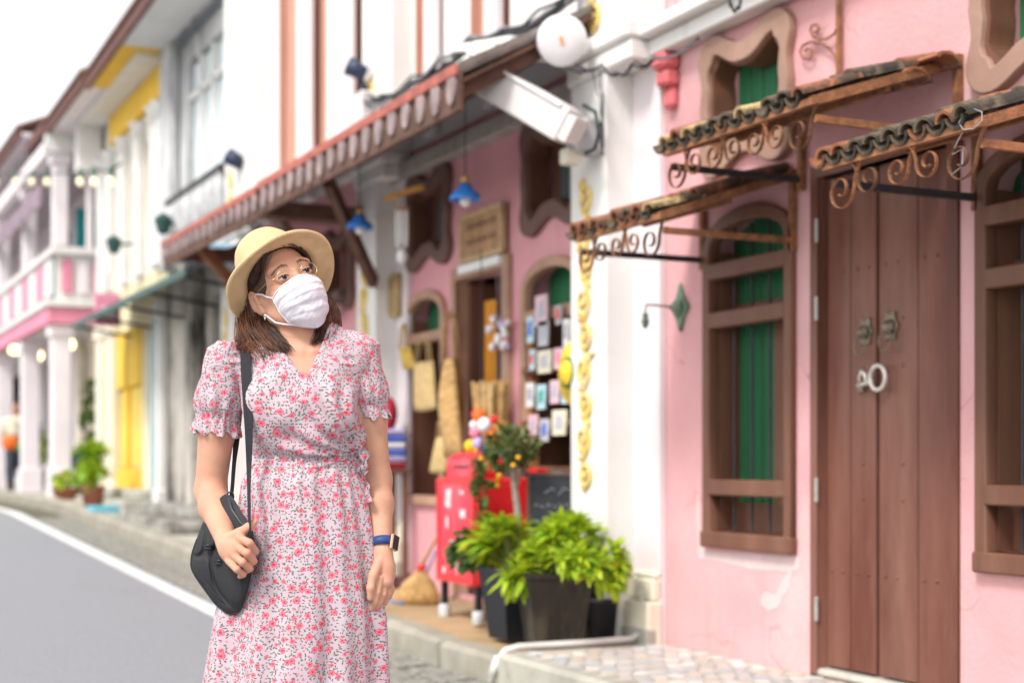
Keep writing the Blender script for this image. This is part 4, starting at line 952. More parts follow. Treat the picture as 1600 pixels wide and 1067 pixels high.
tb = thing('bullet_camera', 'short white tube camera with a dark band beside the round antenna', 'camera', (3.3, 6.8, 2.95))
a_, b_ = at(742, 78, 3.18), at(852, 88, 3.45)
d_ = (b_-a_)
Geo().tube([a_, a_+d_*.3], [.040, .044], 14).build('hood', whitem, tb, True)
Geo().tube([a_+d_*.32, a_+d_*.50], [.040, .040], 14).build('dark_band', blackm, tb, True)
Geo().tube([a_+d_*.49, b_], [.032, .032], 14).build('tube_body', whitem, tb, True)
Geo().beam(at(700, 78, 3.3)+Vector((.05, 0, .01)), at(790, 66, 3.3)+Vector((.05, 0, .02)), .05, .035).build('bracket', whitem, tb)
fl = thing('spot_light', 'small dark spotlight on a white box above the awning roof', 'spotlight', (3.2, 9.6, 3.4))
c = at(556, 112, 3.55)
Geo().tube([c+Vector((-.05, .02, .04)), c+Vector((.06, -.03, -.02))], [.07, .05], 12).build('head', M('navy_housing', (.03, .04, .08), .4), fl, True)
Geo().beam(c+Vector((.02, 0, -.03)), c+Vector((.1, 0, -.16)), .03, .03).build('bracket', MATS['navy_housing'], fl)
Geo().box(c.x, c.x+.22, c.y-.11, c.y+.13, c.z-.36, c.z-.15, .01).build('box', hb, fl)
fl2 = thing('spot_light', 'small dark spotlight low on the grey upper wall beyond the awning', 'spotlight', (3.5, 14, 3.4))
c = at(367, 250, 3.6); Geo().tube([c+Vector((-.06, .03, .04)), c+Vector((.06, -.03, -.04))], [.08, .06], 12).build('head', MATS['navy_housing'], fl2, True)
Geo().beam(c, c+Vector((.22, 0, .1)), .03, .03).build('bracket', MATS['navy_housing'], fl2)
# cables
cbm = M('black_cable', (.03, .03, .035), .5)
def cables(label, pts, n, spread, r, seed, x=3.6):
    rn = random.Random(seed); t = thing('cable_bundle', label, 'cables', pts[0], None)
    P_ = [Vector(p) for p in pts]
    for k in range(n):
        off = [Vector((rn.uniform(-1, 1), rn.uniform(-1, 1), rn.uniform(-1, 1)))*spread for _ in P_]
        Q = []
        for i in range(len(P_)-1):
            for s_ in range(5):
                u = s_/5; u2 = u*u*(3-2*u); Q.append(P_[i].lerp(P_[i+1], u)+off[i].lerp(off[i+1], u2)-Vector((0, 0, .03*math.sin(math.pi*u))))
        Q.append(P_[-1]+off[-1]); Geo().tube(Q, r*rn.uniform(.7, 1.3), 5).build('cable', cbm if rn.random() < .75 else M('grey_cable', (.25, .24, .26), .5), t, True)
cables('loose bundle of black cables rising above the awning to the white camera', [at(905, -30, 3.6), at(850, 25, 3.6), at(790, 50, 3.6), at(740, 62, 3.55), at(690, 100, 3.55), at(650, 125, 3.55), at(600, 155, 3.6), at(565, 152, 3.6)], 8, .035, .008, 3)
cables('thin tangled cables lying on the stained awning roof', [at(570, 155, 3.6), at(620, 160, 3.3), at(580, 200, 3.25), at(530, 230, 3.2), at(490, 250, 3.15)], 6, .05, .005, 4)
cables('dark green cable hanging over the top of the gilt pillar', [at(905, -20, 3.58), at(905, 15, 3.58), at(903, 35, 3.58)], 1, .0, .012, 5)
cables('thin grey cables running along the pillar top to the pink house', [at(900, 102, 3.5), at(940, 104, 3.5), at(965, 112, 3.5), at(990, 98, 3.5), at(1020, 90, 3.62), at(1090, 62, 3.62)], 3, .012, .004, 6)
cables('old brown wires running down from the antenna along the pillar', [at(880, 103, 3.55), at(930, 108, 3.58), at(942, 150, 3.58), at(940, 200, 3.58), at(944, 240, 3.58)], 3, .015, .004, 7)
cables('short hooked wire hanging from the pink house cornice', [at(1139, -8, 3.6), at(1143, 6, 3.6), at(1152, 11, 3.6), at(1158, -5, 3.6)], 1, 0, .006, 9)
# ================================================================ the woman in the hat
DW = 3.61; XW0 = (465-800)/FPX*DW
def Lp(px, py, y=0.0):
    """woman's own axes (x to her left, y away from the camera, z up), metres"""
    s_ = (DW+y)/FPX; return Vector(((px-800)*s_-XW0, y, HC+(HY-py)*s_))
a_, b_ = ray(465)
woman = thing('person', 'woman in straw hat, white face mask and pink floral wrap dress standing on the road', 'person', (a_*DW, b_*DW, 0))
PL = []      # everything of hers is made in her own axes and turned at the end
def wob(name, v, f, m, smooth=True, parent=None):
    o = mk(name, v, f, m, None, smooth); PL.append((o, parent)); return o
class Fld:
    def __init__(s, lo, hi, h):
        s.lo = np.array(lo, float); s.h = h; s.n = np.ceil((np.array(hi)-s.lo)/h).astype(int)+1
        s.F = np.full(s.n, .05, np.float32); s.ax = [(s.lo[i]+h*np.arange(s.n[i])).astype(np.float32) for i in range(3)]
    def _sl(s, lo, hi):
        sl = []
        for i in range(3):
            a = int(max(0, math.floor((lo[i]-s.lo[i])/s.h))); b = int(min(s.n[i], math.ceil((hi[i]-s.lo[i])/s.h)+1)); sl.append(slice(a, max(a, b)))
        return tuple(sl)
    def grid(s, sl): return np.meshgrid(s.ax[0][sl[0]], s.ax[1][sl[1]], s.ax[2][sl[2]], indexing='ij', sparse=True)
    def add(s, fn, lo, hi, k=.01):
        m = .03; sl = s._sl([v-m for v in lo], [v+m for v in hi]); A = s.F[sl]
        if A.size == 0: return
        d = np.broadcast_to(fn(*s.grid(sl)), A.shape).astype(np.float32)
        hh = np.clip(.5+.5*(A-d)/k, 0, 1); s.F[sl] = A*(1-hh)+d*hh-k*hh*(1-hh)
    def sub(s, fn, lo, hi, k=.004):
        m = .01; sl = s._sl([v-m for v in lo], [v+m for v in hi]); A = s.F[sl]
        if A.size == 0: return
        d = -np.broadcast_to(fn(*s.grid(sl)), A.shape).astype(np.float32)
        hh = np.clip(.5-.5*(A-d)/k, 0, 1); s.F[sl] = A*(1-hh)+d*hh+k*hh*(1-hh)
    def cap(s, a, b, ra, rb, k=.01):
        a = np.array(a, float); b = np.array(b, float); ab = b-a; L2 = float(ab@ab)+1e-12; r = max(ra, rb)
        def fn(X, Y, Z):
            t = np.clip(((X-a[0])*ab[0]+(Y-a[1])*ab[1]+(Z-a[2])*ab[2])/L2, 0, 1)
            return np.sqrt((X-a[0]-ab[0]*t)**2+(Y-a[1]-ab[1]*t)**2+(Z-a[2]-ab[2]*t)**2)-(ra+(rb-ra)*t)
        s.add(fn, np.minimum(a, b)-r, np.maximum(a, b)+r, k)
    def ell(s, c, r, k=.01, M_=None, sub=False):
        c = np.array(c, float); r = np.array(r, float); R_ = np.eye(3) if M_ is None else np.array(M_)   # columns: local axes
        def fn(X, Y, Z):
            dx, dy, dz = X-c[0], Y-c[1], Z-c[2]
            q = [(dx*R_[0, i]+dy*R_[1, i]+dz*R_[2, i]) for i in range(3)]
            k0 = np.sqrt(sum((q[i]/r[i])**2 for i in range(3))); k1 = np.sqrt(sum((q[i]/r[i]**2)**2 for i in range(3)))+1e-9
            return k0*(k0-1)/k1
        e = float(max(r)); (s.sub if sub else s.add)(fn, c-e, c+e, k)
    def mesh(s):
        """surface nets"""
        F = s.F; nx, ny, nz = F.shape; S = F < 0
        cnt = np.zeros((nx-1, ny-1, nz-1), np.int8)
        for i in (0, 1):
            for j in (0, 1):
                for k in (0, 1): cnt += S[i:nx-1+i, j:ny-1+j, k:nz-1+k]
        act = (cnt > 0) & (cnt < 8); idx = np.argwhere(act); ids = np.full(act.shape, -1, np.int64); ids[act] = np.arange(len(idx))
        P = np.zeros((len(idx), 3)); Wt = np.zeros(len(idx)); I, J, K = idx.T
        cor = [(i, j, k) for i in (0, 1) for j in (0, 1) for k in (0, 1)]
        V8 = {c: F[I+c[0], J+c[1], K+c[2]].astype(float) for c in cor}
        for c1 in cor:
            for ax in range(3):
                if c1[ax] == 0:
                    c2 = list(c1); c2[ax] = 1; c2 = tuple(c2); a, b = V8[c1], V8[c2]; m = (a < 0) != (b < 0)
                    t = np.where(m, a/np.where(a == b, 1, a-b), 0); p = np.tile(np.array(c1, float), (len(idx), 1)); p[:, ax] += t
                    P += p*m[:, None]; Wt += m
        P = (P/Wt[:, None]+idx)*s.h+s.lo; faces = []
        for ax in range(3):
            o1, o2 = [(1, 2), (2, 0), (0, 1)][ax]
            sa = [slice(1, -1)]*3; sb = [slice(1, -1)]*3; sa[ax] = slice(0, -1); sb[ax] = slice(1, None)
            A = S[tuple(sa)]; B = S[tuple(sb)]; e = np.argwhere(A != B); off = np.array([1, 1, 1]); off[ax] = 0; g0 = e+off
            inside = A[tuple(e.T)]
            def gid(d1, d2):
                q = g0.copy(); q[:, o1] -= d1; q[:, o2] -= d2; return ids[q[:, 0], q[:, 1], q[:, 2]]
            q = np.stack([gid(1, 1), gid(0, 1), gid(0, 0), gid(1, 0)], 1); q[~inside] = q[~inside][:, ::-1]; faces.append(q)
        fc = np.concatenate(faces); fc = fc[(fc >= 0).all(1)]
        return P, fc
def relax(P, fc, it=2, lam=.5):
    n = len(P); a = np.concatenate([fc[:, 0], fc[:, 1], fc[:, 2], fc[:, 3]]); b = np.concatenate([fc[:, 1], fc[:, 2], fc[:, 3], fc[:, 0]])
    for _ in range(it):
        Sx = np.zeros_like(P); c = np.zeros(n)
        for d in range(3): Sx[:, d] = np.bincount(a, P[b, d], n)+np.bincount(b, P[a, d], n)
        c = np.bincount(a, minlength=n)+np.bincount(b, minlength=n); P = P+lam*(Sx/np.maximum(c, 1)[:, None]-P)
    return P
def npmesh(name, P, fc, m, smooth=True, parent=None):
    me = bpy.data.meshes.new(name); me.vertices.add(len(P)); me.vertices.foreach_set('co', np.asarray(P, np.float32).ravel())
    nf = len(fc); k = fc.shape[1]; me.loops.add(nf*k); me.loops.foreach_set('vertex_index', fc.astype(np.int32).ravel())
    me.polygons.add(nf); me.polygons.foreach_set('loop_start', np.arange(nf, dtype=np.int32)*k); me.update(calc_edges=True); me.validate()
    o = finish(name, me, m, None, smooth); PL.append((o, parent)); return o
# --- head pose
PSI, TH, BE = R(29), R(8), R(-22)
HM = (Matrix.Rotation(BE, 3, 'Y') @ Matrix.Rotation(PSI, 3, 'Z') @ Matrix.Rotation(-TH, 3, 'X'))
HMn = np.array(HM)
eyemid = Lp(461, 427, -.065); HO = eyemid-HM @ Vector((0, -.090, 0))
def H(x, y, z): return HO+HM @ Vector((x, y, z))
skin = M('skin', (.60, .325, .215), .48, .10, 26, .22, 900, spec=.32, sss=.14, dirt=(.60, .245, .17), dscale=13, damt=.6, dlo=.45, dhi=.7)
bz = [.70, .80, .95, 1.08, 1.20, 1.28, 1.335, 1.37, 1.395, 1.42]
TCX = [.008, .01, .018, .023, .015, .008, .002, .004, .008, .012]
TA = [.16, .165, .15, .124, .136, .143, .150, .118, .072, .05]
TB = [.11, .115, .10, .088, .098, .092, .070, .058, .050, .045]
def torso(inf=0.0, ztop=1.41, zbot=.70, tilt=.10):
    def fn(X, Y, Z):
        zt = Z-tilt*X*np.clip((Z-1.12)/.2, 0, 1)
        zi = np.clip(zt, bz[0], bz[-1]); cx = np.interp(zi, bz, TCX); a = np.interp(zi, bz, TA)+inf; b = np.interp(zi, bz, TB)+inf
        k0 = np.sqrt(((X-cx)/a)**2+((Y-.015)/b)**2); d = (k0-1)*np.minimum(a, b)
        return np.maximum(np.maximum(d, zt-ztop-inf*.6), zbot-Z)
    return fn
# joints
RS, RE, RW = Lp(349, 566, .015), Lp(329, 768, .025), Lp(354, 847, -.150)
LS, LE, LW = Lp(569, 559, .02), Lp(590, 748, .04), Lp(598, 866, -.03)
B = Fld((-.30, -.24, .66), (.30, .17, 1.66), .0023)
B.add(torso(0), (-.2, -.14, .70), (.2, .16, 1.42), .02)
for sx in (-.058, .075): B.ell((sx, -.065, 1.19), (.058, .045, .062), .04)
nb = Vector((.018, .035, 1.345)); nt_ = H(0, .028, -.075)
B.cap(nb, nt_, .058, .051, .035)
# collar bones and throat hollow
B.cap(Lp(492, 548, -.050), Lp(535, 538, -.03), .006, .006, .02); B.cap(Lp(470, 550, -.050), Lp(420, 552, -.03), .006, .006, .02)
def arm(S_, E_, W_, r0, r1, r2, r3, r4):
    B.cap(S_, S_.lerp(E_, .5), r0, r1, .03); B.cap(S_.lerp(E_, .5), E_, r1, r2, .02); m = E_.lerp(W_, .33)
    B.cap(E_, m, r2, r3, .02); B.cap(m, W_, r3, r4, .02)
arm(RS, RE, RW, .046, .0445, .037, .0375, .0235)
arm(LS, LE, LW, .038, .0375, .0325, .0325, .0225)
# --- her right hand: closed round the bag strap, back of the hand towards the camera
def finger(pts, rs, k=.0025):
    for i in range(len(pts)-1): B.cap(pts[i], pts[i+1], rs[i], rs[i+1], k)
B.cap(RW, Lp(366, 862, -.173), .022, .022, .012)
B.ell(Lp(364, 860, -.170), (.034, .018, .030), .012, np.array(Matrix.Rotation(R(35), 3, 'Y')))
B.cap(Lp(357, 850, -.166), Lp(375, 848, -.180), .018, .013, .012); B.cap(Lp(355, 858, -.163), Lp(366, 878, -.173), .017, .012, .012)
RF = [((374, 840), (390, 848), (399, 861), (394, 868)), ((369, 853), (386, 864), (396, 876), (390, 881)), ((363, 865), (379, 878), (390, 888), (384, 892)), ((357, 876), (370, 889), (380, 897), (375, 900))]
for (a, b, c, d), r in zip(RF, (.0090, .0092, .0087, .0078)):
    finger([Lp(*a, -.184), Lp(*b, -.198), Lp(*c, -.178), Lp(*d, -.156)], [r*1.12, r*1.06, r*.98, r*.84])
finger([Lp(358, 840, -.168), Lp(374, 833, -.176), Lp(389, 823, -.166), Lp(398, 815, -.156)], [.0145, .0125, .0105, .0085], .005)
# --- her left hand: hanging, slightly curled, thumb in front
B.cap(LW, Lp(600, 884, -.035), .0215, .024, .012)
B.ell(Lp(602, 890, -.036), (.0235, .020, .037), .012, np.array(Matrix.Rotation(R(-4), 3, 'Y')))
B.cap(Lp(601, 885, -.036), Lp(603, 908, -.045), .021, .019, .01)
LF_ = [((594, 903), (590, 925), (586, 940), (580, 951), -.060), ((600, 906), (599, 928), (592, 944), (583, 953), -.048), ((606, 907), (607, 926), (601, 941), (592, 948), -.034), ((610, 905), (612, 921), (608, 932), (600, 939), -.020)]
for (a, b, c, d, y_), r in zip(LF_, (.0083, .0086, .0081, .0072)):
    finger([Lp(*a, y_), Lp(*b, y_-.006), Lp(*c, y_-.004), Lp(*d, y_+.002)], [r*1.12, r*1.05, r*.95, r*.80])
finger([Lp(592, 878, -.052), Lp(583, 898, -.072), Lp(579, 918, -.078), Lp(578, 934, -.076)], [.0135, .0112, .0098, .0075], .005)
# --- head
def HE(c, r, k=.012, sub=False, rot=None):
    m_ = HM if rot is None else HM @ rot
    B.ell(H(*c), r, k, np.array(m_), sub)
def HCp(a, b, ra, rb, k=.01): B.cap(H(*a), H(*b), ra, rb, k)
HE((0, .012, .030), (.075, .096, .090), .01)
HE((0, -.028, -.040), (.0615, .060, .078), .03)
HE((0, -.072, -.104), (.025, .022, .018), .02)
HCp((-.055, .0, -.055), (-.018, -.066, -.104), .020, .016, .025); HCp((.055, .0, -.055), (.018, -.066, -.104), .020, .016, .025)
for s_ in (-1, 1):
    HE((s_*.036, -.057, -.036), (.024, .024, .026), .02)
    HE((s_*.030, -.071, .026), (.028, .018, .012), .015)
    HE((s_*.0775, .010, -.014), (.0095, .021, .034), .006, rot=Matrix.Rotation(s_*R(-18), 3, 'Z') @ Matrix.Rotation(R(-12), 3, 'X'))
    HE((s_*.0885, .007, -.010), (.0075, .0135, .022), .003, sub=True)
    hx = [(s_*(.0835+.10*(.017*math.cos(a_h))), .012+.0185*math.cos(a_h), -.010+.0285*math.sin(a_h)) for a_h in [R(205-i*26) for i in range(10)]]
    for i in range(9): HCp(hx[i], hx[i+1], .0036, .0036, .003)
    HCp((s_*.081, -.004, -.014), (s_*.082, -.005, -.004), .0045, .004, .003)
    HCp((s_*.082, -.006, -.028), (s_*.079, -.004, -.042), .006, .0065, .004)
HE((0, -.070, .022), (.035, .020, .02), .02)
HCp((0, -.086, .004), (0, -.104, -.038), .0075, .0110, .012)
for s_ in (-1, 1):
    HE((s_*.011, -.095, -.044), (.009, .010, .008), .006)
    HE((s_*.031, -.0995, -.002), (.0175, .013, .0115), .009, sub=True)
    HE((s_*.031, -.0785, .000), (.0175, .0145, .0135), .006)
    HE((s_*.0312, -.098, -.0012), (.0142, .014, .0039), .002, sub=True, rot=Matrix.Rotation(s_*R(-4), 3, 'Y'))
P, fc = B.mesh(); P = relax(P, fc, 2, .45)
# legs (under the dress) in a coarser field, same mesh
Lg = Fld((-.22, -.16, -.01), (.24, .16, .78), .006)
for s_, x_ in ((-1, -.07), (1, .09)):
    Lg.cap((x_, .01, .78), (x_*.95, .0, .46), .085, .052, .03); Lg.cap((x_*.95, .0, .46), (x_*.9, .02, .09), .052, .030, .02)
    Lg.cap((x_*.9, .03, .055), (x_*1.05, -.10, .030), .030, .022, .02); Lg.ell((x_*1.05, -.10, .026), (.040, .045, .020), .01)
P2, fc2 = Lg.mesh()
body = npmesh('body', np.vstack([P, P2]), np.vstack([fc, fc2+len(P)]), skin)
del B
# --- eyes, brows, lashes
eyew = M('eye_white', (.40, .36, .36), .35, .03, spec=.3); iris = M('iris_brown', (.018, .010, .010), .55, .1, spec=.1); browm = M('brow_hair', (.13, .062, .04), .8)
def hgeo(G_, name, m, smooth=True, parent=None): return wob(name, [H(*v) for v in G_.v], G_.f, m, smooth, parent)
lipm = M('lid_line', (.16, .07, .06), .7)
look = Vector((.16, -1, .05)).normalized()
for s_ in (-1, 1):
    c = Vector((s_*.031, -.0795, -.001)); e = hgeo(Geo().ball(c, .0121, 20, 14), 'eye', eyew)
    q = look.to_track_quat('Z', 'Y').to_matrix()
    G_ = Geo().lathe([(.0002, .0127), (.0034, .0123), (.0063, .0112), (.0066, .0104)], (0, 0, 0), 18); G_.v = [tuple(c+q @ Vector(v)) for v in G_.v]; hgeo(G_, 'iris', iris, True, e)
    G_ = Geo().ball(c+look*.0124+Vector((-.002, 0, .0025)), .0011, 6, 4); hgeo(G_, 'catchlight', M('catch', (.9, .9, .9), .05), True, e)
    up_ = [(s_*(.031+.0142*math.cos(a)), -.0925+.004*abs(math.cos(a))**2, -.0012+.0045*math.sin(a)) for a in [math.pi*i/10 for i in range(11)]]
    hgeo(Geo().tube(up_, [.0004]+[.0012]*9+[.0004], 5), 'eyelashes', M('lash', (.02, .012, .01), .6))
    fo = [(s_*(.031+.0155*math.cos(a)), -.0905+.005*abs(math.cos(a))**2, .0012+.0085*math.sin(a)) for a in [math.pi*(.1+.8*i/10) for i in range(11)]]
    hgeo(Geo().tube(fo, [.0002]+[.0005]*9+[.0002], 5), 'eyelid_crease', lipm)
    br_ = [(s_*(.012+.0400*t), -.0972+.0175*t**1.9, .0190+.0090*math.sin(math.pi*min(1, t*.85+.10))-.005*t) for t in [i/10 for i in range(11)]]
    rb_ = random.Random(4); G_ = Geo()
    for i in range(110):
        t = min(.999, rb_.random()**.9); k_ = t*10; a0 = Vector(br_[int(k_)]).lerp(Vector(br_[int(k_)+1]), k_-int(k_)); wdt = .0034*(1-t*.75)
        p = a0+Vector((0, 0, rb_.uniform(-1, 1)*wdt*.8)); d = Vector((s_*(.35+.65*t), .12*t, .75*(1-t)**1.5-.25*t)).normalized()
        G_.tube([p, p+d*.002+Vector((0, -.0003, 0)), p+d*.0042], [.00045, .0004, .0001], 4, caps=False)
    hgeo(G_, 'eyebrow', browm)
# --- face mask: pleated shell
maskm = M('mask_cloth', (.67, .635, .68), .85, .03, 8, .12, 700)
nu, nv = 56, 64; V = []; Fm = []
def mask_pt(u, v_, off=0.0):
    w = np.interp(v_, [0, .12, .5, .8, 1], [.0640, .0650, .0625, .053, .033])
    yc = np.interp(v_, [0, .12, .30, .42, .6, .85, 1], [.1050, .1115, .1165, .1165, .109, .096, .076])
    zc = np.interp(v_, [0, .15, .4, .7, 1], [-.012, -.028, -.060, -.102, -.142])
    ze_ = np.interp(v_, [0, .5, 1], [-.029, -.070, -.120])
    au = abs(u); ridge = max(0, 1-v_*1.6)*.010*(1-min(1, au*2.6))
    x = w*math.sin(u*math.pi/2*.96)/math.sin(math.pi/2*.96); ye = np.interp(v_, [0, .4, .75, 1], [.052, .048, .048, .056])
    y = -(ye+(yc-ye)*(1-au**2.15))-ridge*.4
    z = zc+(ze_-zc)*au**1.25
    pl = 0
    for c0, amp in ((.24, .0019), (.40, .0026), (.55, .0024), (.71, .0018)):
        dd = (v_-c0-.010*math.sin(u*3+c0*9)-.02*u*(c0-.4))/.05; pl += amp*(math.exp(-max(dd, 0)**2*5)*math.exp(-max(-dd, 0)**2*.35))*(1-au**4)
    pl += .0032*noise.noise(Vector((u*2.6+v_*2, v_*5.5-u*1.2, 2)))+.0014*noise.noise(Vector((u*6, v_*14+u*5, 7)))+.0006*math.sin((v_*22+u*4+2*math.sin(u*4)))*(au**1.2)
    n = Vector((u*.55, -1, -.2*(v_-.4))).normalized()
    p = Vector((x, y, z))+n*(pl+off); return p
for lay in (0, 1):
    for j in range(nv+1):
        for i in range(nu+1): V.append(H(*mask_pt(i/nu*2-1, j/nv, -.0012*lay)))
kk = (nu+1)*(nv+1)
for j in range(nv):
    for i in range(nu):
        q = j*(nu+1)+i; Fm.append((q+1, q, q+nu+1, q+nu+2)); Fm.append((kk+q, kk+q+1, kk+q+nu+2, kk+q+nu+1))
for i in range(nu): Fm.append((i, i+1, kk+i+1, kk+i)); q = nv*(nu+1)+i; Fm.append((q+1, q, kk+q, kk+q+1))
for j in range(nv): a = j*(nu+1); Fm.append((a+nu+1, a, kk+a, kk+a+nu+1)); b = a+nu; Fm.append((b, b+nu+1, kk+b+nu+1, kk+b))
mask_o = wob('face_mask', V, Fm, maskm)
for v0, v1 in ((0, 1),):
    for u0 in (-.985, .985):
        wob('edge_seam', *(lambda g_: (g_.v, g_.f))(Geo().tube([H(*mask_pt(u0, v0+(v1-v0)*i/20, .0008)) for i in range(21)], .0014, 5)), maskm, True, mask_o)
    wob('top_seam', *(lambda g_: (g_.v, g_.f))(Geo().tube([H(*mask_pt(-1+2*i/30, .035, .0006)) for i in range(31)], .0010, 5)), maskm, True, mask_o)
for s_ in (-1, 1):
    for v_, ez in ((.04, .010), (.93, -.040)):
        p = mask_pt(s_*.98, v_, .001); mid = Vector((s_*.074, -.028, (p.z+ez)/2+(.004 if ez > 0 else -.006)))
        wob('ear_loop', *(lambda g_: (g_.v, g_.f))(Geo().tube([H(*p), H(*p.lerp(mid, .5)+Vector((s_*.003, 0, 0))), H(*mid), H(s_*.082, .000, ez), H(s_*.084, .018, ez*.6)], .0022, 6, flat=.5)), maskm, True, mask_o)
# --- glasses: thin gold round frames slipped behind the mask
gm = M('gold_wire', (.72, .50, .30), .25, .05, metal=.8)
gls = hgeo(Geo().tube([(-.011, -.1065, .000), (-.005, -.109, .004), (.005, -.109, .004), (.011, -.1065, .000)], .0008, 6), 'glasses', gm)
glass = bpy.data.materials.new('lens_glass'); glass.use_nodes = True; t_ = glass.node_tree; n_ = t_.nodes; n_.clear()
o_ = n_.new('ShaderNodeOutputMaterial'); mxg = n_.new('ShaderNodeMixShader'); tr_ = n_.new('ShaderNodeBsdfTransparent'); gl_ = n_.new('ShaderNodeBsdfGlossy'); gl_.inputs['Roughness'].default_value = .03
mxg.inputs[0].default_value = .025; t_.links.new(tr_.outputs[0], mxg.inputs[1]); t_.links.new(gl_.outputs[0], mxg.inputs[2]); t_.links.new(mxg.outputs[0], o_.inputs[0])
for s_ in (-1, 1):
    def gp(a, k=1.0): cx_, cz_ = s_*.0315, -.005; x_ = cx_+math.cos(a)*.0205*k; return (x_, -.1065+.16*max(0, abs(x_)-.008)**1.25*1.6, cz_+math.sin(a)*.0185*k)
    rim = [gp(2*math.pi*i/28) for i in range(29)]
    hgeo(Geo().tube(rim, .00065, 6, caps=False), 'rim', gm, True, gls)
    g_ = Geo(); g_.v = [gp(2*math.pi*i/28, .99) for i in range(28)]; g_.f = [tuple(range(28))]; hgeo(g_, 'lens', glass, False, gls)
    hgeo(Geo().tube([(s_*.0520, -.0950, .000), (s_*.066, -.075, .005), (s_*.079, -.01, .006), (s_*.080, .01, .0)], .00065, 6), 'temple', gm, True, gls)
# --- hat
hatm = M('hat_straw', (.78, .56, .31), .75, .10, 30, .35, 500, dirt=(.66, .44, .23), dscale=10, damt=.35)
n_ = hatm.node_tree.nodes; L_ = hatm.node_tree.links; wv = n_.new('ShaderNodeTexWave'); wv.wave_type = 'RINGS'; wv.inputs['Scale'].default_value = 90; wv.inputs['Distortion'].default_value = .6
tc_h = n_.new('ShaderNodeTexCoord'); atn = n_.new('ShaderNodeAttribute'); atn.attribute_name = 'pat'; L_.new(atn.outputs['Vector'], wv.inputs[0])
bh_ = n_['Principled BSDF']; sh_c = bh_.inputs['Base Color'].links[0].from_socket; wm_ = n_.new('ShaderNodeMix'); wm_.data_type = 'RGBA'; wm_.inputs[7].default_value = (.52, .34, .17, 1); wv.inputs['Scale'].default_value = 60
wr2 = n_.new('ShaderNodeMapRange'); wr2.inputs[3].default_value = 0; wr2.inputs[4].default_value = .35; L_.new(wv.outputs['Fac'], wr2.inputs[0]); L_.new(wr2.outputs[0], wm_.inputs[0]); L_.new(sh_c, wm_.inputs[6]); L_.new(wm_.outputs[2], bh_.inputs['Base Color'])
ck = n_.new('ShaderNodeTexChecker'); ck.inputs['Scale'].default_value = 520; L_.new(atn.outputs['Vector'], ck.inputs[0])
bp2 = n_.new('ShaderNodeBump'); bp2.inputs['Strength'].default_value = .5; bp2.inputs['Distance'].default_value = .002; L_.new(ck.outputs['Fac'], bp2.inputs['Height']); L_.new(bp2.outputs[0], n_['Principled BSDF'].inputs['Normal'])
HA = Vector((-.54, .50, .68)).normalized(); e1 = Vector((.80, .10, .60)); e1 = (e1-HA*e1.dot(HA)).normalized(); e2 = HA.cross(e1)   # e2 points away from the camera side
HQ = Matrix((e1, e2, HA)).transposed(); HC_ = Lp(439, 434, .02)
def hp(x, y, z): return HC_+HQ @ Vector((x, y, z))
prof = [(.144, -.006), (.147, -.003), (.145, .001), (.13, .004), (.105, .004), (.098, .006), (.0925, .014), (.0915, .035), (.0895, .062), (.085, .086), (.075, .106), (.056, .118), (.030, .123), (.001, .1235)]
inner_ = [(.001, .119), (.050, .113), (.076, .094), (.084, .05), (.087, .012), (.094, .001), (.105, -.001), (.13, -.002), (.142, -.009)]
pr = prof+inner_; nseg = 96; V = []; Fh = []; pat = []
for k_, (r_, h_) in enumerate(pr):
    for j in range(nseg):
        a = 2*math.pi*j/nseg; ex = 1.0 if r_ > .1 else 1.0
        rx, ry = r_*.95, r_*1.05
        if r_ > .1: rx, ry = r_*1.0, r_*1.04
        x, y = math.cos(a)*rx, math.sin(a)*ry; z = h_
        if r_ > .095: t = (r_-.095)/.055; z += t*t*(.012*math.cos(2*a)-.004)+.0015*math.sin(5*a+1)*t      # brim dips fore and aft
        if h_ > .07 and r_ < .07: z -= .010*math.exp(-(x/.02)**2)*(1-abs(y)/.09)
        V.append(hp(x, y, z)); pat.append((x, y, h_*3))
kz = len(pr)
for i in range(kz):
    i2 = (i+1) % kz
    if i == len(prof)-1: continue
    for j in range(nseg): Fh.append((i*nseg+j, i*nseg+(j+1) % nseg, i2*nseg+(j+1) % nseg, i2*nseg+j))
hat_o = wob('straw_hat', V, Fh, hatm); at_pat = hat_o.data.attributes.new('pat', 'FLOAT_VECTOR', 'POINT'); at_pat.data.foreach_set('vector', np.array(pat, np.float32).ravel())
wob('hat_ribbon', *(lambda g_: ([hp(*v) for v in g_.v], g_.f))(Geo().lathe([(.0905, .008), (.0945, .008), (.0928, .042), (.0895, .042)], (0, 0, 0), 64)), M('black_ribbon', (.02, .02, .022), .5), True, hat_o)
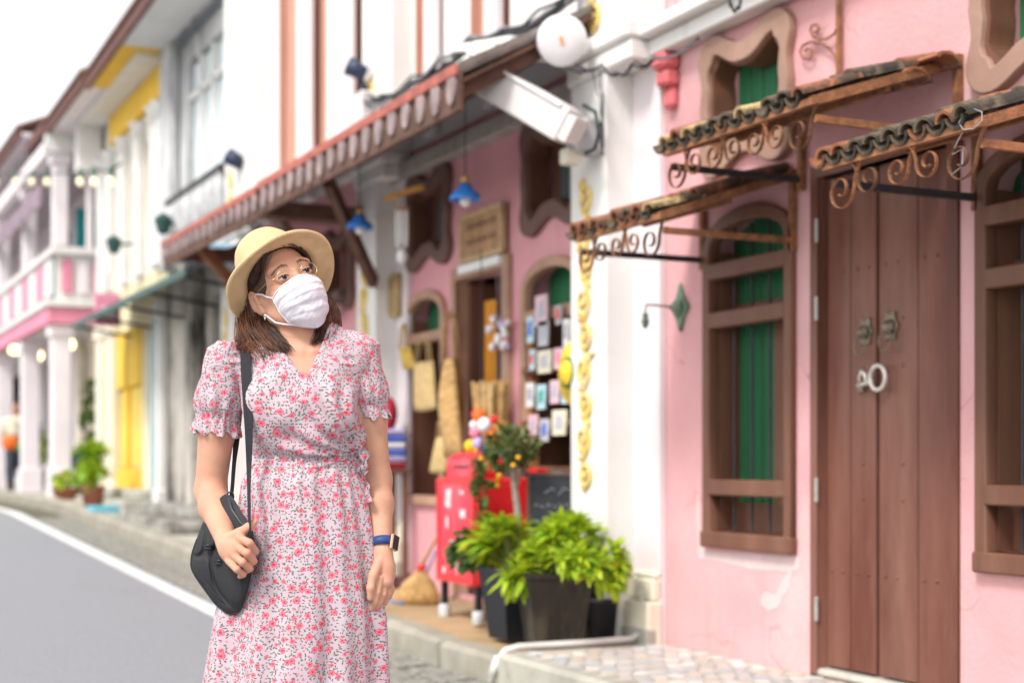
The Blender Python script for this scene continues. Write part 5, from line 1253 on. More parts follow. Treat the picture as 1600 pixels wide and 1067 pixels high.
# --- hair
hairm = M('hair', (.10, .036, .017), .42, .5, 60, spec=.45, dirt=(.30, .10, .035), dscale=16, damt=.7, dlo=.46, dhi=.62)
haird = M('hair_dark', (.060, .026, .016), .4, .4, 60, spec=.5)
rnh = random.Random(3)
def strands(G_, roots, mids, ends, n, r=.0007, jit=.008, curl=.004, npt=15, core=True):
    def cr(K, npt, ph=None, fr=1, curl=0):
        pts = []
        for s_ in range(npt):
            t = s_/(npt-1)*(len(K)-1); k0 = min(int(t), len(K)-2); u = t-k0
            A_ = K[max(k0-1, 0)]; B_ = K[k0]; C_ = K[k0+1]; D_ = K[min(k0+2, len(K)-1)]
            p = .5*((2*B_)+(C_-A_)*u+(2*A_-5*B_+4*C_-D_)*u*u+(3*B_-A_-3*C_+D_)*u**3)
            if ph is not None: w = (s_/(npt-1))**1.5; p = p+Vector((math.cos(ph+fr*6*s_/npt), math.sin(ph+fr*5*s_/npt), .3*math.sin(ph*2+s_)))*curl*w
            pts.append(p)
        return pts
    if core:
        for k_ in range(4):
            a = (k_+.5)/4; K = [S[0].lerp(S[1], a) for S in [roots]+mids+[ends]]; K[-1] = K[-2].lerp(K[-1], .6); q = cr(K, 12); G_.tube(q, [.006]*3+[.0085]*5+[.007, .005, .003, .001], 7)
    for i in range(int(n*2.3)):
        a = rnh.random(); cl = int(a*7); ac = (cl+.5)/7; ph = cl*1.7+rnh.gauss(0, .25); off = Vector([rnh.gauss(0, jit*.85) for _ in range(3)]); K = []
        for j, S in enumerate([roots]+mids+[ends]):
            t = j/(len(mids)+1); aa = a*(1-t*.55)+ac*t*.55; K.append(S[0].lerp(S[1], aa)+off*(.45+.35*math.sin(math.pi*t)+.15*t)+Vector([rnh.gauss(0, jit*.16*(1+2*t*t)) for _ in range(3)]))
        K[-1] = K[-1]+(K[-1]-K[-2])*rnh.uniform(-.45, .22)
        pts = cr(K, npt, ph, 1.3, curl*1.25); G_.tube(pts, [r]*(npt-3)+[r*.8, r*.55, r*.2], 4, caps=False)
HG = Geo(); HD = Geo()
# scalp cap under the hat, open at the face
capv = Fld((-.20, -.14, 1.36), (.14, .19, 1.66), .004)
capv.ell(HO+HM @ Vector((0, .016, .026)), (.0815, .101, .094), .005, np.array(HM)); capv.ell(H(0, .05, -.035), (.070, .062, .07), .02, np.array(HM))
capv.ell(H(0, -.120, -.010), (.090, .098, .112), .004, np.array(HM), True)
for s_ in (-1, 1): capv.ell(H(s_*.09, -.005, -.022), (.03, .03, .036), .004, np.array(HM), True)
Pc, fcc = capv.mesh(); npmesh('scalp_hair', Pc, fcc, haird)
# image-left lock: from behind the ear, down to the shoulder, ends flipping out
strands(HG, [H(-.078, .030, .03), H(-.060, .085, .03)], [[Lp(397, 482, .02), Lp(380, 482, .07)], [Lp(405, 515, -.015), Lp(378, 515, .04)], [Lp(420, 540, -.045), Lp(384, 538, .0)]], [Lp(438, 556, -.060), Lp(388, 560, -.04)], 620, jit=.010, curl=.006)
strands(HG, [H(-.078, .030, .02), H(-.060, .08, .0)], [[Lp(393, 490, .02), Lp(382, 492, .07)], [Lp(398, 525, -.01), Lp(382, 525, .03)]], [Lp(392, 548, -.04), Lp(366, 543, -.02)], 240, jit=.008, curl=.007)
strands(HG, [H(-.080, .028, .03), H(-.070, .05, .0)], [[Lp(402, 500, .0), Lp(392, 500, .03)], [Lp(420, 528, -.03), Lp(398, 530, -.01)]], [Lp(425, 560, -.062), Lp(396, 566, -.05)], 160, jit=.008, curl=.009)
strands(HD, [H(-.076, .034, -.02), H(-.070, .05, -.03)], [[Lp(414, 498, -.0), Lp(404, 498, .02)], [Lp(430, 522, -.035), Lp(412, 524, -.02)]], [Lp(450, 546, -.062), Lp(420, 558, -.055)], 240, jit=.007, curl=.008)
# image-right lock behind the mask edge
strands(HG, [H(.076, .010, .030), H(.066, .07, .02)], [[Lp(506, 470, .02), Lp(516, 474, .06)], [Lp(514, 498, -.0), Lp(525, 503, .04)], [Lp(511, 518, -.025), Lp(524, 518, .01)]], [Lp(500, 532, -.045), Lp(516, 528, -.02)], 520, jit=.007, curl=.005)
strands(HD, [H(.068, .03, .0), H(.05, .07, -.02)], [[Lp(496, 485, .01), Lp(508, 488, .03)], [Lp(498, 508, -.02), Lp(508, 510, .0)]], [Lp(486, 536, -.055), Lp(500, 530, -.035)], 190, jit=.006, curl=.007)
# behind the neck
strands(HD, [H(-.06, .085, .0), H(.055, .085, .0)], [[Lp(408, 500, .09), Lp(500, 495, .09)]], [Lp(402, 548, .06), Lp(510, 532, .06)], 300, r=.0018, jit=.008, curl=.004)
# hair swept from under the hat past the temples, a few loose wisps
for s_ in (-1, 1):
    strands(HD, [H(s_*.010, -.078, .090), H(s_*.030, -.070, .096)], [[H(s_*.046, -.074, .070), H(s_*.050, -.066, .080)], [H(s_*.0725, -.040, .034), H(s_*.078, -.030, .046)], [H(s_*.0775, -.006, .022), H(s_*.0795, .006, .036)]], [H(s_*.076, .030, .004), H(s_*.080, .040, .012)], 90, r=.0007, jit=.0022, curl=.0012, core=False)
for (a0, b0, c0, d0) in ((-.035, .078, -.058, .040), (-.045, .075, -.064, .034), (-.02, .080, -.050, .050), (.01, .082, .030, .060), (.02, .080, .046, .052), (0., .082, .018, .064), (-.05, .070, -.070, .020)):
    for k_ in range(5):
        e_ = rnh.gauss(0, .004); p = H(a0+e_, -.083, b0); q = H(c0+e_*1.3, -.086+.9*max(0, abs(c0)-.03)*1.0, d0+rnh.gauss(0, .004)); m_ = p.lerp(q, .5)+HM @ Vector((rnh.gauss(0, .002), -.007, .003))
        HD.tube([p, p.lerp(m_, .6), m_, m_.lerp(q, .6), q], [.0006, .0006, .0005, .0004, .0002], 4, caps=False)
for i in range(26):
    p = Lp(rnh.uniform(376, 400), rnh.uniform(535, 552), -.03); q = p+Vector((rnh.uniform(-.035, .0), -.008, rnh.uniform(-.02, .008))); HG.tube([p+Vector((.02, .01, .03)), p, q], [.0008, .0006, .0002], 4, caps=False)
for i in range(12):
    p = Lp(438+rnh.uniform(-4, 4), 535, -.062); HD.tube([p, p+Vector((.012, -.003, -.012)), p+Vector((.014+rnh.uniform(-.004, .004), -.003, -.022)), p+Vector((.004, 0, -.030))], [.0009, .0008, .0007, .0002], 4, caps=False)
wob('hair', HG.v, HG.f, hairm); wob('dark_hair', HD.v, HD.f, haird)
wob('earring', *(lambda g_: (g_.v, g_.f))(Geo().tube([H(-.083+.002*math.sin(a), -.006+math.cos(a)*.004, -.054+math.sin(a)*.009) for a in [2*math.pi*i/14 for i in range(15)]], .0008, 5, caps=False)), M('earring_silver', (.7, .65, .6), .25, metal=.9))
# --- dress
drm = bpy.data.materials.new('floral_crepe'); drm.use_nodes = True; t_ = drm.node_tree; n = t_.nodes; L = t_.links; bs_ = n['Principled BSDF']; bs_.inputs['Roughness'].default_value = .85
bs_.inputs['Specular IOR Level'].default_value = .15; bs_.inputs['Sheen Weight'].default_value = .15
at = n.new('ShaderNodeAttribute'); at.attribute_name = 'pat'
def nm(op, a, b=None, clamp=False):
    x = n.new('ShaderNodeMath'); x.operation = op; x.use_clamp = clamp
    for i, v_ in enumerate((a, b)):
        if v_ is None: continue
        if hasattr(v_, 'links') or hasattr(v_, 'node'): L.new(v_, x.inputs[i])
        else: x.inputs[i].default_value = v_
    return x.outputs[0]
def mixc(fac, a, b):
    x = n.new('ShaderNodeMix'); x.data_type = 'RGBA'
    if hasattr(fac, 'node'): L.new(fac, x.inputs[0])
    else: x.inputs[0].default_value = fac
    for i, v_ in ((6, a), (7, b)):
        if hasattr(v_, 'node'): L.new(v_, x.inputs[i])
        else: x.inputs[i].default_value = (*v_, 1)
    return x.outputs[2]
def less(a, thr, soft):     # 1 where a<thr
    x = n.new('ShaderNodeMapRange'); x.inputs[1].default_value = thr-soft; x.inputs[2].default_value = thr+soft; x.inputs[3].default_value = 1; x.inputs[4].default_value = 0
    L.new(a, x.inputs[0]); return x.outputs[0]
nz = n.new('ShaderNodeTexNoise'); nz.inputs['Scale'].default_value = 260; nz.inputs['Detail'].default_value = 2; L.new(at.outputs['Vector'], nz.inputs['Vector'])
nzb = n.new('ShaderNodeTexNoise'); nzb.inputs['Scale'].default_value = 14; L.new(at.outputs['Vector'], nzb.inputs['Vector'])
col = mixc(less(nzb.outputs[0], .5, .12), (.565, .42, .47), (.585, .49, .535))
def vor(scale, rnd_=.9, seed=0):
    mp = n.new('ShaderNodeMapping'); mp.inputs['Location'].default_value = (seed, seed*.7, 0); mp.inputs['Scale'].default_value = (scale, scale, scale); L.new(at.outputs['Vector'], mp.inputs[0])
    v_ = n.new('ShaderNodeTexVoronoi'); v_.voronoi_dimensions = '2D'; v_.inputs['Scale'].default_value = 1; v_.inputs['Randomness'].default_value = rnd_; L.new(mp.outputs[0], v_.inputs['Vector']); return v_, mp
def leaves(scale, seed, ln, wd, prob, colr, col_in, guard=None):
    v_, mp = vor(scale, 1.0, seed); sb_ = n.new('ShaderNodeVectorMath'); sb_.operation = 'SUBTRACT'; L.new(mp.outputs[0], sb_.inputs[0]); L.new(v_.outputs['Position'], sb_.inputs[1])
    sep = n.new('ShaderNodeSeparateColor'); L.new(v_.outputs['Color'], sep.inputs[0]); rt = n.new('ShaderNodeVectorRotate'); rt.rotation_type = 'Z_AXIS'; L.new(sb_.outputs[0], rt.inputs['Vector']); L.new(nm('MULTIPLY', sep.outputs[0], 6.283), rt.inputs['Angle'])
    sx = n.new('ShaderNodeSeparateXYZ'); L.new(rt.outputs[0], sx.inputs[0]); e_ = nm('ADD', nm('POWER', nm('ABSOLUTE', nm('DIVIDE', sx.outputs[0], ln)), 1.6), nm('POWER', nm('ABSOLUTE', nm('DIVIDE', sx.outputs[1], wd)), 1.6))
    f_ = nm('MULTIPLY', less(e_, 1.0, .12), nm('LESS_THAN', sep.outputs[1], prob))
    if guard is not None: f_ = nm('MULTIPLY', f_, guard)
    return mixc(nm('MULTIPLY', f_, .96), col_in, colr)
fv, _ = vor(36, .85, 0); sepf = n.new('ShaderNodeSeparateColor'); L.new(fv.outputs['Color'], sepf.inputs[0])
fr_ = nm('ADD', .14, nm('MULTIPLY', sepf.outputs[1], .15)); dd = nm('ADD', fv.outputs['Distance'], nm('MULTIPLY', nm('SUBTRACT', nz.outputs[0], .5), .26)); rel = nm('DIVIDE', dd, fr_)
near = less(fv.outputs['Distance'], .72, .06)
col = leaves(116, 3.1, .40, .17, .80, (.115, .115, .07), col, near)
col = leaves(136, 9.7, .40, .17, .42, (.15, .14, .10), col)
col = leaves(74, 5.3, .19, .15, .30, (.74, .17, .26), col)
col = mixc(less(rel, 1.0, .08), col, (.68, .10, .155))
nz2 = n.new('ShaderNodeTexNoise'); nz2.inputs['Scale'].default_value = 420; L.new(at.outputs['Vector'], nz2.inputs['Vector'])
inner = nm('MULTIPLY', less(rel, .85, .08), less(nz2.outputs[0], .50, .05)); col = mixc(inner, col, (.75, .29, .33))
col = mixc(less(rel, .35, .06), col, (.62, .035, .09))
L.new(col, bs_.inputs['Base Color'])
bn = n.new('ShaderNodeTexNoise'); bn.inputs['Scale'].default_value = 700; L.new(at.outputs['Vector'], bn.inputs['Vector']); bpn = n.new('ShaderNodeBump'); bpn.inputs['Strength'].default_value = .25; bpn.inputs['Distance'].default_value = .002; L.new(bn.outputs[0], bpn.inputs['Height']); L.new(bpn.outputs[0], bs_.inputs['Normal'])
tl_ = n.new('ShaderNodeBsdfTranslucent'); L.new(col, tl_.inputs[0]); mx_ = n.new('ShaderNodeMixShader'); mx_.inputs[0].default_value = .12; L.new(bs_.outputs[0], mx_.inputs[1]); L.new(tl_.outputs[0], mx_.inputs[2]); L.new(mx_.outputs[0], n['Material Output'].inputs[0])
def setpat(o, arr): a = o.data.attributes.new('pat', 'FLOAT_VECTOR', 'POINT'); a.data.foreach_set('vector', np.asarray(arr, np.float32).ravel())
# bodice
Dn = Fld((-.22, -.17, 1.03), (.25, .15, 1.45), .003)
Vp = np.array(Lp(487, 592, 0)); Lq = np.array(Lp(424, 533, 0)); Rq = np.array(Lp(513, 517, 0))
TBc = list(TB); TAc = list(TA)
def bod(X, Y, Z):
    zt = Z-.10*X*np.clip((Z-1.12)/.2, 0, 1); zi = np.clip(zt, .9, 1.45)
    zz = [1.04, 1.075, 1.10, 1.14, 1.20, 1.28, 1.335, 1.372, 1.40, 1.43]
    a = np.interp(zi, zz, [.131, .133, .142, .145, .147, .152, .158, .127, .080, .05]); b = np.interp(zi, zz, [.096, .097, .112, .116, .116, .108, .084, .070, .060, .05]); cx = np.interp(zi, bz, TCX)
    k0 = np.sqrt(((X-cx)/a)**2+((Y-.012)/b)**2); return np.maximum(np.maximum((k0-1)*np.minimum(a, b), zt-1.418), 1.045-Z)
Dn.add(bod, (-.2, -.15, 1.04), (.24, .14, 1.44), .01)
for sx in (-.056, .078): Dn.ell((sx, -.070, 1.195), (.064, .050, .070), .045)
# gathered sleeve heads flow into the shoulders
Dn.ell(RS+Vector((.006, .0, .0)), (.052, .056, .052), .03); Dn.ell(LS+Vector((-.012, .0, .006)), (.050, .056, .056), .03)
n1 = np.array([-(Vp[2]-Lq[2]), 0, (Vp[0]-Lq[0])]); n1 /= np.linalg.norm(n1); n2 = np.array([(Vp[2]-Rq[2]), 0, -(Vp[0]-Rq[0])]); n2 /= np.linalg.norm(n2)
if n1[2] < 0: n1 = -n1
if n2[2] < 0: n2 = -n2
def wedge(X, Y, Z):
    d1 = -(n1[0]*(X-Vp[0])+n1[2]*(Z-Vp[2])); d2 = -(n2[0]*(X-Vp[0])+n2[2]*(Z-Vp[2])); return np.maximum(np.maximum(d1, d2), Y-.05)
Dn.sub(wedge, (-.2, -.2, 1.2), (.25, .1, 1.5), .002)
Dn.sub(lambda X, Y, Z: np.sqrt((X-.018)**2+(Y-.03)**2)-.066, (-.07, -.05, 1.30), (.1, .12, 1.46), .004)
Pd, fd = Dn.mesh(); Pd = relax(Pd, fd, 3, .5)
# wrinkles pulled from the side tie, gathers at the sleeve heads and above the waist
def nrm(P, fc):
    a, b, c = P[fc[:, 0]], P[fc[:, 1]], P[fc[:, 2]]; N = np.cross(b-a, c-a); out = np.zeros_like(P)
    for k in range(4):
        for d in range(3): out[:, d] += np.bincount(fc[:, k], N[:, d], len(P))
    return out/np.maximum(np.linalg.norm(out, axis=1), 1e-12)[:, None]
N_ = nrm(Pd, fd); kx, kz_ = .150, 1.085
ang = np.arctan2(Pd[:, 2]-kz_, kx-Pd[:, 0]); dist = np.hypot(Pd[:, 0]-kx, Pd[:, 2]-kz_)
w1 = .0062*np.sin(ang*17+1.2*np.sin(dist*22)+.8*np.sin(ang*5))*np.exp(-((dist-.10)/.10)**2)
w2 = .0028*np.sin(Pd[:, 0]*150+3*np.sin(Pd[:, 2]*30))*np.exp(-((Pd[:, 2]-1.075)/.022)**2)
w3 = .0042*np.sin(Pd[:, 0]*23-Pd[:, 2]*41+2*np.sin(Pd[:, 0]*19))*np.clip((Pd[:, 2]-1.10)/.06, 0, 1)
w4 = .0
for S_ in (RS, LS):
    q = np.hypot(Pd[:, 0]-S_.x*.86, Pd[:, 1]-S_.y); w4 = w4+.0035*np.sin(np.arctan2(Pd[:, 1]-S_.y, Pd[:, 2]-S_.z+.03)*16)*np.exp(-((Pd[:, 0]-S_.x*.80)/.016)**2)*(Pd[:, 2] > 1.30)
Pd = Pd+N_*(w1+w2+w3*.9+w4)[:, None]
thd = np.arctan2(Pd[:, 0]-.015, -(Pd[:, 1]-.012)); uu = thd*.118; wz_ = np.clip((Pd[:, 2]-1.26)/.07, 0, 1); uu = uu*(1-wz_)+Pd[:, 0]*wz_; vv = Pd[:, 2]+(Pd[:, 1]+.09)*.9*wz_
bod_o = npmesh('dress_bodice', Pd, fd, drm); setpat(bod_o, np.stack([uu, vv, 0*uu], 1))
# skirt
NA, NZ = 240, 90; zs = np.linspace(1.082, .17, NZ)
tz = [.17, .53, .695, .80, .90, 1.02, 1.055, 1.082]
ta = [.255, .212, .200, .181, .167, .1505, .138, .131]; tcx = [.0, .003, .012, .014, .018, .016, .020, .022]; tb = [.22, .178, .165, .152, .137, .115, .100, .094]
th = np.linspace(0, 2*np.pi, NA, endpoint=False); V = []; pt = []
for j, z in enumerate(zs):
    a, b, cx = np.interp(z, tz, ta), np.interp(z, tz, tb), np.interp(z, tz, tcx); dpt = np.clip((1.08-z)/.5, 0, 1.6)
    side = np.abs(np.sin(th))**1.5       # folds gather at the sides, the front hangs smooth
    fold = (np.sin(th*11+.6*np.sin(z*7)+.5)*.55+np.sin(th*19+1.3+z*2)*.35+np.sin(th*5+2.1)*.4)
    d = fold*(.0034+.0125*dpt*(.36+.9*side))
    d = d+.0028*np.sin(th*46+2*np.sin(th*5))*np.exp(-((1.08-z)/.035)**2)*1.1
    d = d+.0045*np.sin(th*29+z*14)*np.exp(-((1.06-z)/.13)**2)*.5
    lft = np.exp(-((th-np.pi*1.62)/.16)**2)*.020*dpt+np.exp(-((th-np.pi*1.50)/.10)**2)*.014*dpt-np.exp(-((th-np.pi*1.56)/.06)**2)*.014*dpt
    x = cx+np.sin(th)*(a+d+lft); y = .012-np.cos(th)*(b+d+lft)
    V += list(zip(x, y, np.full(NA, z))); t2 = np.where(th > np.pi, th-2*np.pi, th); rr = (a+b)/2; pt += list(zip(t2*rr*1.03, np.full(NA, z), np.zeros(NA)))
ii, jj = np.meshgrid(np.arange(NA), np.arange(NZ-1)); a0 = (jj*NA+ii).ravel(); a1 = (jj*NA+(ii+1) % NA).ravel()
fs = np.stack([a0, a0+NA, a1+NA, a1], 1)
sk_o = npmesh('dress_skirt', np.array(V), fs, drm); setpat(sk_o, np.array(pt))
md = sk_o.modifiers.new('s', 'SOLIDIFY'); md.thickness = .0015
# sleeves
def sleeve(S_, E_, top, rad, flare, seed, dirx):
    ax = (E_-S_).normalized(); u_ = Vector((1, 0, 0)); u_ = (u_-ax*u_.dot(ax)).normalized(); w_ = ax.cross(u_); n_t, n_a = 64, 120; V = []; pt = []; F_ = []
    L_t = flare[-1][0]
    for i in range(n_t+1):
        s_ = top+(L_t-top)*i/n_t; r = np.interp(s_, [f[0] for f in flare], [f[1] for f in flare]); off = np.interp(s_, [f[0] for f in flare], [f[2] for f in flare])
        gath = np.exp(-((s_-flare[-2][0])/.012)**2); ruf = np.clip((s_-flare[-2][0])/(L_t-flare[-2][0]), 0, 1)
        for j in range(n_a):
            a = 2*math.pi*j/n_a; d = .0022*math.sin(a*23+seed)*gath+.0055*ruf*math.sin(a*9+seed*2+2*math.sin(a*2))+.0030*ruf*math.sin(a*17+seed)
            d += .0034*math.sin(a*5+s_*40+seed)*math.sin(math.pi*min(1, max(0, (s_-top)/(flare[-2][0]-top))))+.0028*math.sin(a*11+seed+s_*18)*np.exp(-((s_-(flare[-2][0]-.03))/.03)**2)+.003*math.sin(a*13+seed)*math.exp(-((s_-top)/.03)**2)
            p = S_+ax*(s_+.006*ruf*math.sin(a*9+seed*2+1.2))+(u_*math.cos(a)+w_*math.sin(a)*.95)*(r+d)+Vector((off, 0, 0))
            V.append(p); aa = a+math.pi/2; aa = (aa+math.pi) % (2*math.pi)-math.pi; pt.append((aa*.06+seed, s_, 0))
    for i in range(n_t):
        for j in range(n_a): F_.append((i*n_a+j, i*n_a+(j+1) % n_a, (i+1)*n_a+(j+1) % n_a, (i+1)*n_a+j))
    o = wob('dress_sleeve', V, F_, drm); setpat(o, np.array(pt)); m_ = o.modifiers.new('s', 'SOLIDIFY'); m_.thickness = .0015
    return o
sleeve(RS, RE, -.050, .0, [(-.046, .034, .016), (-.03, .049, .010), (.0, .053, .006), (.04, .0565, .004), (.085, .0615, .000), (.112, .0605, -.001), (.132, .0525, .0), (.176, .0585, -.001)], 1.0, -1)
sleeve(LS, LE, -.050, .0, [(-.050, .036, -.020), (-.03, .053, -.014), (.0, .053, -.012), (.04, .0545, -.010), (.08, .0565, -.006), (.100, .055, -.005), (.116, .0470, -.004), (.150, .0520, -.004)], 4.0, 1)
# hanging tie at the side seam
V = []; Fr = []; pt = []; n_t = 40
for i in range(n_t+1):
    t = i/n_t; c = Lp(566+6*t+3*math.sin(t*9), 703+82*t, -.03-.01*math.sin(t*7)); wv_ = .010+.004*math.sin(t*21)
    for k_, s_ in enumerate((-1, -.3, .4, 1)): V.append(c+Vector((s_*wv_, .006*math.sin(t*26+k_*1.8)-.004*abs(s_), .0))); pt.append((.3+s_*.012, t*.13, 0))
for i in range(n_t):
    for k_ in range(3): q = i*4+k_; Fr.append((q, q+1, q+5, q+4))
o = wob('dress_tie', V, Fr, drm); setpat(o, np.array(pt)); m_ = o.modifiers.new('s', 'SOLIDIFY'); m_.thickness = .002
# --- sandals
for x_ in (-.07, .09):
    o = wob('sandal', *(lambda g_: (g_.v, g_.f))(Geo().box(x_*1.0-.042, x_*1.0+.042, -.155, .07, .0, .018, .01).tube([(x_-.045, -.08, .015), (x_-.02, -.085, .055), (x_+.02, -.085, .055), (x_+.045, -.08, .015)], .008, 6)), M('tan_leather', (.35, .2, .1), .6), True)
# --- watch
navy = M('navy_rubber', (.03, .06, .20), .5, .05)
wc_ = Lp(597.5, 847, -.022); ax_w = (LW-LE).normalized()
def ringmesh(c, ax, rx, ry, h, th_, n=40):
    u_ = Vector((1, 0, 0)); u_ = (u_-ax*u_.dot(ax)).normalized(); w_ = ax.cross(u_); v = []; f = []
    for (k_, hh) in ((0, -h/2), (1, -h/2), (1, h/2), (0, h/2)):
        for j in range(n):
            a = 2*math.pi*j/n; v.append(c+ax*hh+u_*math.cos(a)*(rx+k_*th_)+w_*math.sin(a)*(ry+k_*th_))
    for k_ in range(4):
        for j in range(n): f.append((k_*n+j, k_*n+(j+1) % n, ((k_+1) % 4)*n+(j+1) % n, ((k_+1) % 4)*n+j))
    return v, f
wt = wob('wristwatch', *ringmesh(wc_, ax_w, .0238, .0238, .021, .0026), navy)
cc = wc_+Vector((.0285, -.006, .0)); nx = Vector((.92, -.38, 0)).normalized()
def orient(G_, c, nx_, up_):
    up_ = (up_-nx_*up_.dot(nx_)).normalized(); yy_ = up_.cross(nx_); Mx = Matrix((nx_, yy_, up_)).transposed(); return [c+Mx @ Vector(v) for v in G_.v], G_.f
g_ = Geo().box(-.004, .0045, -.0165, .0165, -.0195, .0195, .003); wob('watch_case', *orient(g_, cc, nx, -ax_w), M('rose_gold', (.72, .45, .30), .25, .05, metal=.8), False, wt)
g_ = Geo().box(.0046, .0062, -.0145, .0145, -.0175, .0175, .001); wob('watch_face', *orient(g_, cc, nx, -ax_w), M('watch_glass', (.02, .02, .025), .08, spec=.6), False, wt)
for i in range(5):
    for k_ in (0, 1): p = wc_+Vector((-.008+.005*i, -.0262, .003-.006*k_)); wob('strap_hole', *(lambda g_: (g_.v, g_.f))(Geo().ball(p, (.0011, .0008, .0015), 6, 4)), M('hole', (.01, .015, .05), .6), True, wt)
# --- place all of her
rotm = Matrix.Rotation(-ANG, 4, 'Z')
for o, parent in PL:
    if parent is not None: o.parent = parent
    else: o.parent = woman
woman.rotation_euler = (0, 0, -ANG)
# nails share the body mesh's tone; two short rows of them on the visible hand
nail = M('nail', (.78, .42, .34), .25, .03, spec=.5)
# ================================================================ shoulder bag
PLb = []
bagm = M('black_nylon', (.018, .018, .021), .6, .2, 12, .3, 400, spec=.4)
bagt = thing('shoulder_bag', 'black nylon crescent shoulder bag with long strap held at her right hip', 'bag', woman.location, None)
out_px = [(356, 772), (366, 780), (378, 800), (388, 815), (395, 828), (397, 850), (396, 876), (392, 902), (387, 922), (381, 942), (374, 955), (365, 960), (355, 959), (344, 951), (334, 941), (320, 922), (306, 902), (299, 888), (298, 876), (300, 862), (304, 850), (310, 833), (316, 818), (326, 800), (338, 784), (348, 774)]
yb_ = -.055
def by(px): return -.074-.0013*(px-350)
op_ = [Lp(a, b, by(a)) for a, b in out_px]
oo = []
for i in range(len(op_)):
    A_, B_, C_, D_ = op_[i-1], op_[i], op_[(i+1) % len(op_)], op_[(i+2) % len(op_)]
    for s_ in range(7): u = s_/7; oo.append(.5*((2*B_)+(C_-A_)*u+(2*A_-5*B_+4*C_-D_)*u*u+(3*B_-A_-3*C_+D_)*u**3))
cen = Lp(350, 875, by(350)); nr = 40; V = []; F_ = []; no = len(oo)
for side in (-1, 1):
    for r_i in range(nr+1):
        t = r_i/nr
        for p in oo:
            q = cen.lerp(p, t); dpt = .034*min(1, .30+max(0, (Lp(350, 775, 0).z-q.z)/.11)*.7)*(1-t**2.6)**.55 if t < 1 else 0
            wr_ = -.012*max(0, 1-abs(noise.noise(Vector((q.x*16+q.z*5, 3.1, q.z*9-q.x*4)))*7))*(1-t**5)+.007*noise.noise(Vector((q.x*22, 0, q.z*13)))*(1-t**4)
            V.append(Vector((q.x, q.y+side*(dpt+ (wr_ if dpt else 0)), q.z)))
    b0 = 0 if side < 0 else (nr+1)*no
    for r_i in range(nr):
        for j in range(no):
            q = (b0+r_i*no+j, b0+r_i*no+(j+1) % no, b0+(r_i+1)*no+(j+1) % no, b0+(r_i+1)*no+j); F_.append(q if side > 0 else q[::-1])
def bob(name, v, f, m, smooth=True, parent=None):
    o = mk(name, v, f, m, None, smooth); PLb.append((o, parent)); return o
bb = bob('bag_body', V, F_, bagm)
zip_ = [Lp(357, 778, by(357)-0.018), Lp(362, 795, by(362)-0.036), Lp(375, 815, by(375)-0.038), Lp(392, 832, by(392)-0.028)]
bob('zip', *(lambda g_: (g_.v, g_.f))(Geo().tube(zip_, .0022, 6)), M('zip_grey', (.08, .08, .085), .4, metal=.4), True, bb)
bob('seam', *(lambda g_: (g_.v, g_.f))(Geo().tube([Lp(300, 872, by(300)-0.013), Lp(318, 905, by(318)-0.032), Lp(338, 930, by(338)-0.030), Lp(358, 950, by(358)-0.016)], .0016, 5)), bagm, True, bb)
for zt_ in (.975,):
    k2 = [cen.lerp(oo[i % len(oo)], zt_) for i in range(int(len(oo)*.40), int(len(oo)*.80))]
    bob('stitch_line', *(lambda g_: (g_.v, g_.f))(Geo().tube([q+Vector((0, -.034*(1-zt_**2.6)**.55-.003, 0)) for q in k2], .0011, 4)), M('stitch_black', (.04, .04, .045), .7), True, bb)
for a, b in ((327, 856), (344, 880)):
    c = Lp(a, b, by(a)-.034); bob('toggle', *(lambda g_: (g_.v, g_.f))(Geo().box(c.x-.011, c.x+.011, c.y-.008, c.y+.006, c.z-.005, c.z+.005, .002).tube([c+Vector((-.012, -.004, .004)), c+Vector((0, -.010, .008)), c+Vector((.012, -.006, .0))], .003, 6)), M('gloss_black', (.012, .012, .014), .25, spec=.5), True, bb)
def band(pts, w_, th_, name, m=None):
    """flat strap through pts: (point, outward normal, width)"""
    V = []; F_ = []
    k = len(pts)
    for i, (p, nrm_, ww) in enumerate(pts):
        t = (pts[min(i+1, k-1)][0]-pts[max(i-1, 0)][0]).normalized(); nn = (Vector(nrm_)-t*Vector(nrm_).dot(t)).normalized(); s_ = t.cross(nn)
        V += [p+s_*ww/2+nn*th_/2, p-s_*ww/2+nn*th_/2, p-s_*ww/2-nn*th_/2, p+s_*ww/2-nn*th_/2]
    for i in range(k-1):
        for j in range(4): F_.append((i*4+j, i*4+(j+1) % 4, (i+1)*4+(j+1) % 4, (i+1)*4+j))
    F_ += [(3, 2, 1, 0), tuple((k-1)*4+j for j in range(4))]
    return bob(name, V, F_, m or bagm, False)
strapm = M('strap_webbing', (.022, .022, .028), .7, .1, 20, .4, 600)
sp = [(Lp(388, 520, .06), (0, .3, 1), .023), (Lp(385, 536, .02), (0, -.4, 1), .024), (Lp(384, 548, -.035), (0, -.9, .6), .025), (Lp(384, 572, -.066), (0, -1, .2), .0245), (Lp(386, 610, -.093), (-.1, -1, 0), .024), (Lp(388, 650, -.108), (-.2, -1, 0), .022), (Lp(389, 690, -.112), (-.4, -1, 0), .019), (Lp(389, 730, -.113), (-.7, -1, 0), .015), (Lp(389, 770, -.145), (-1, -1, 0), .012), (Lp(389.5, 805, -.168), (-1, -.8, 0), .011), (Lp(390, 835, -.178), (-1, -.8, 0), .011), (Lp(388, 870, -.165), (-1, -.8, 0), .011)]
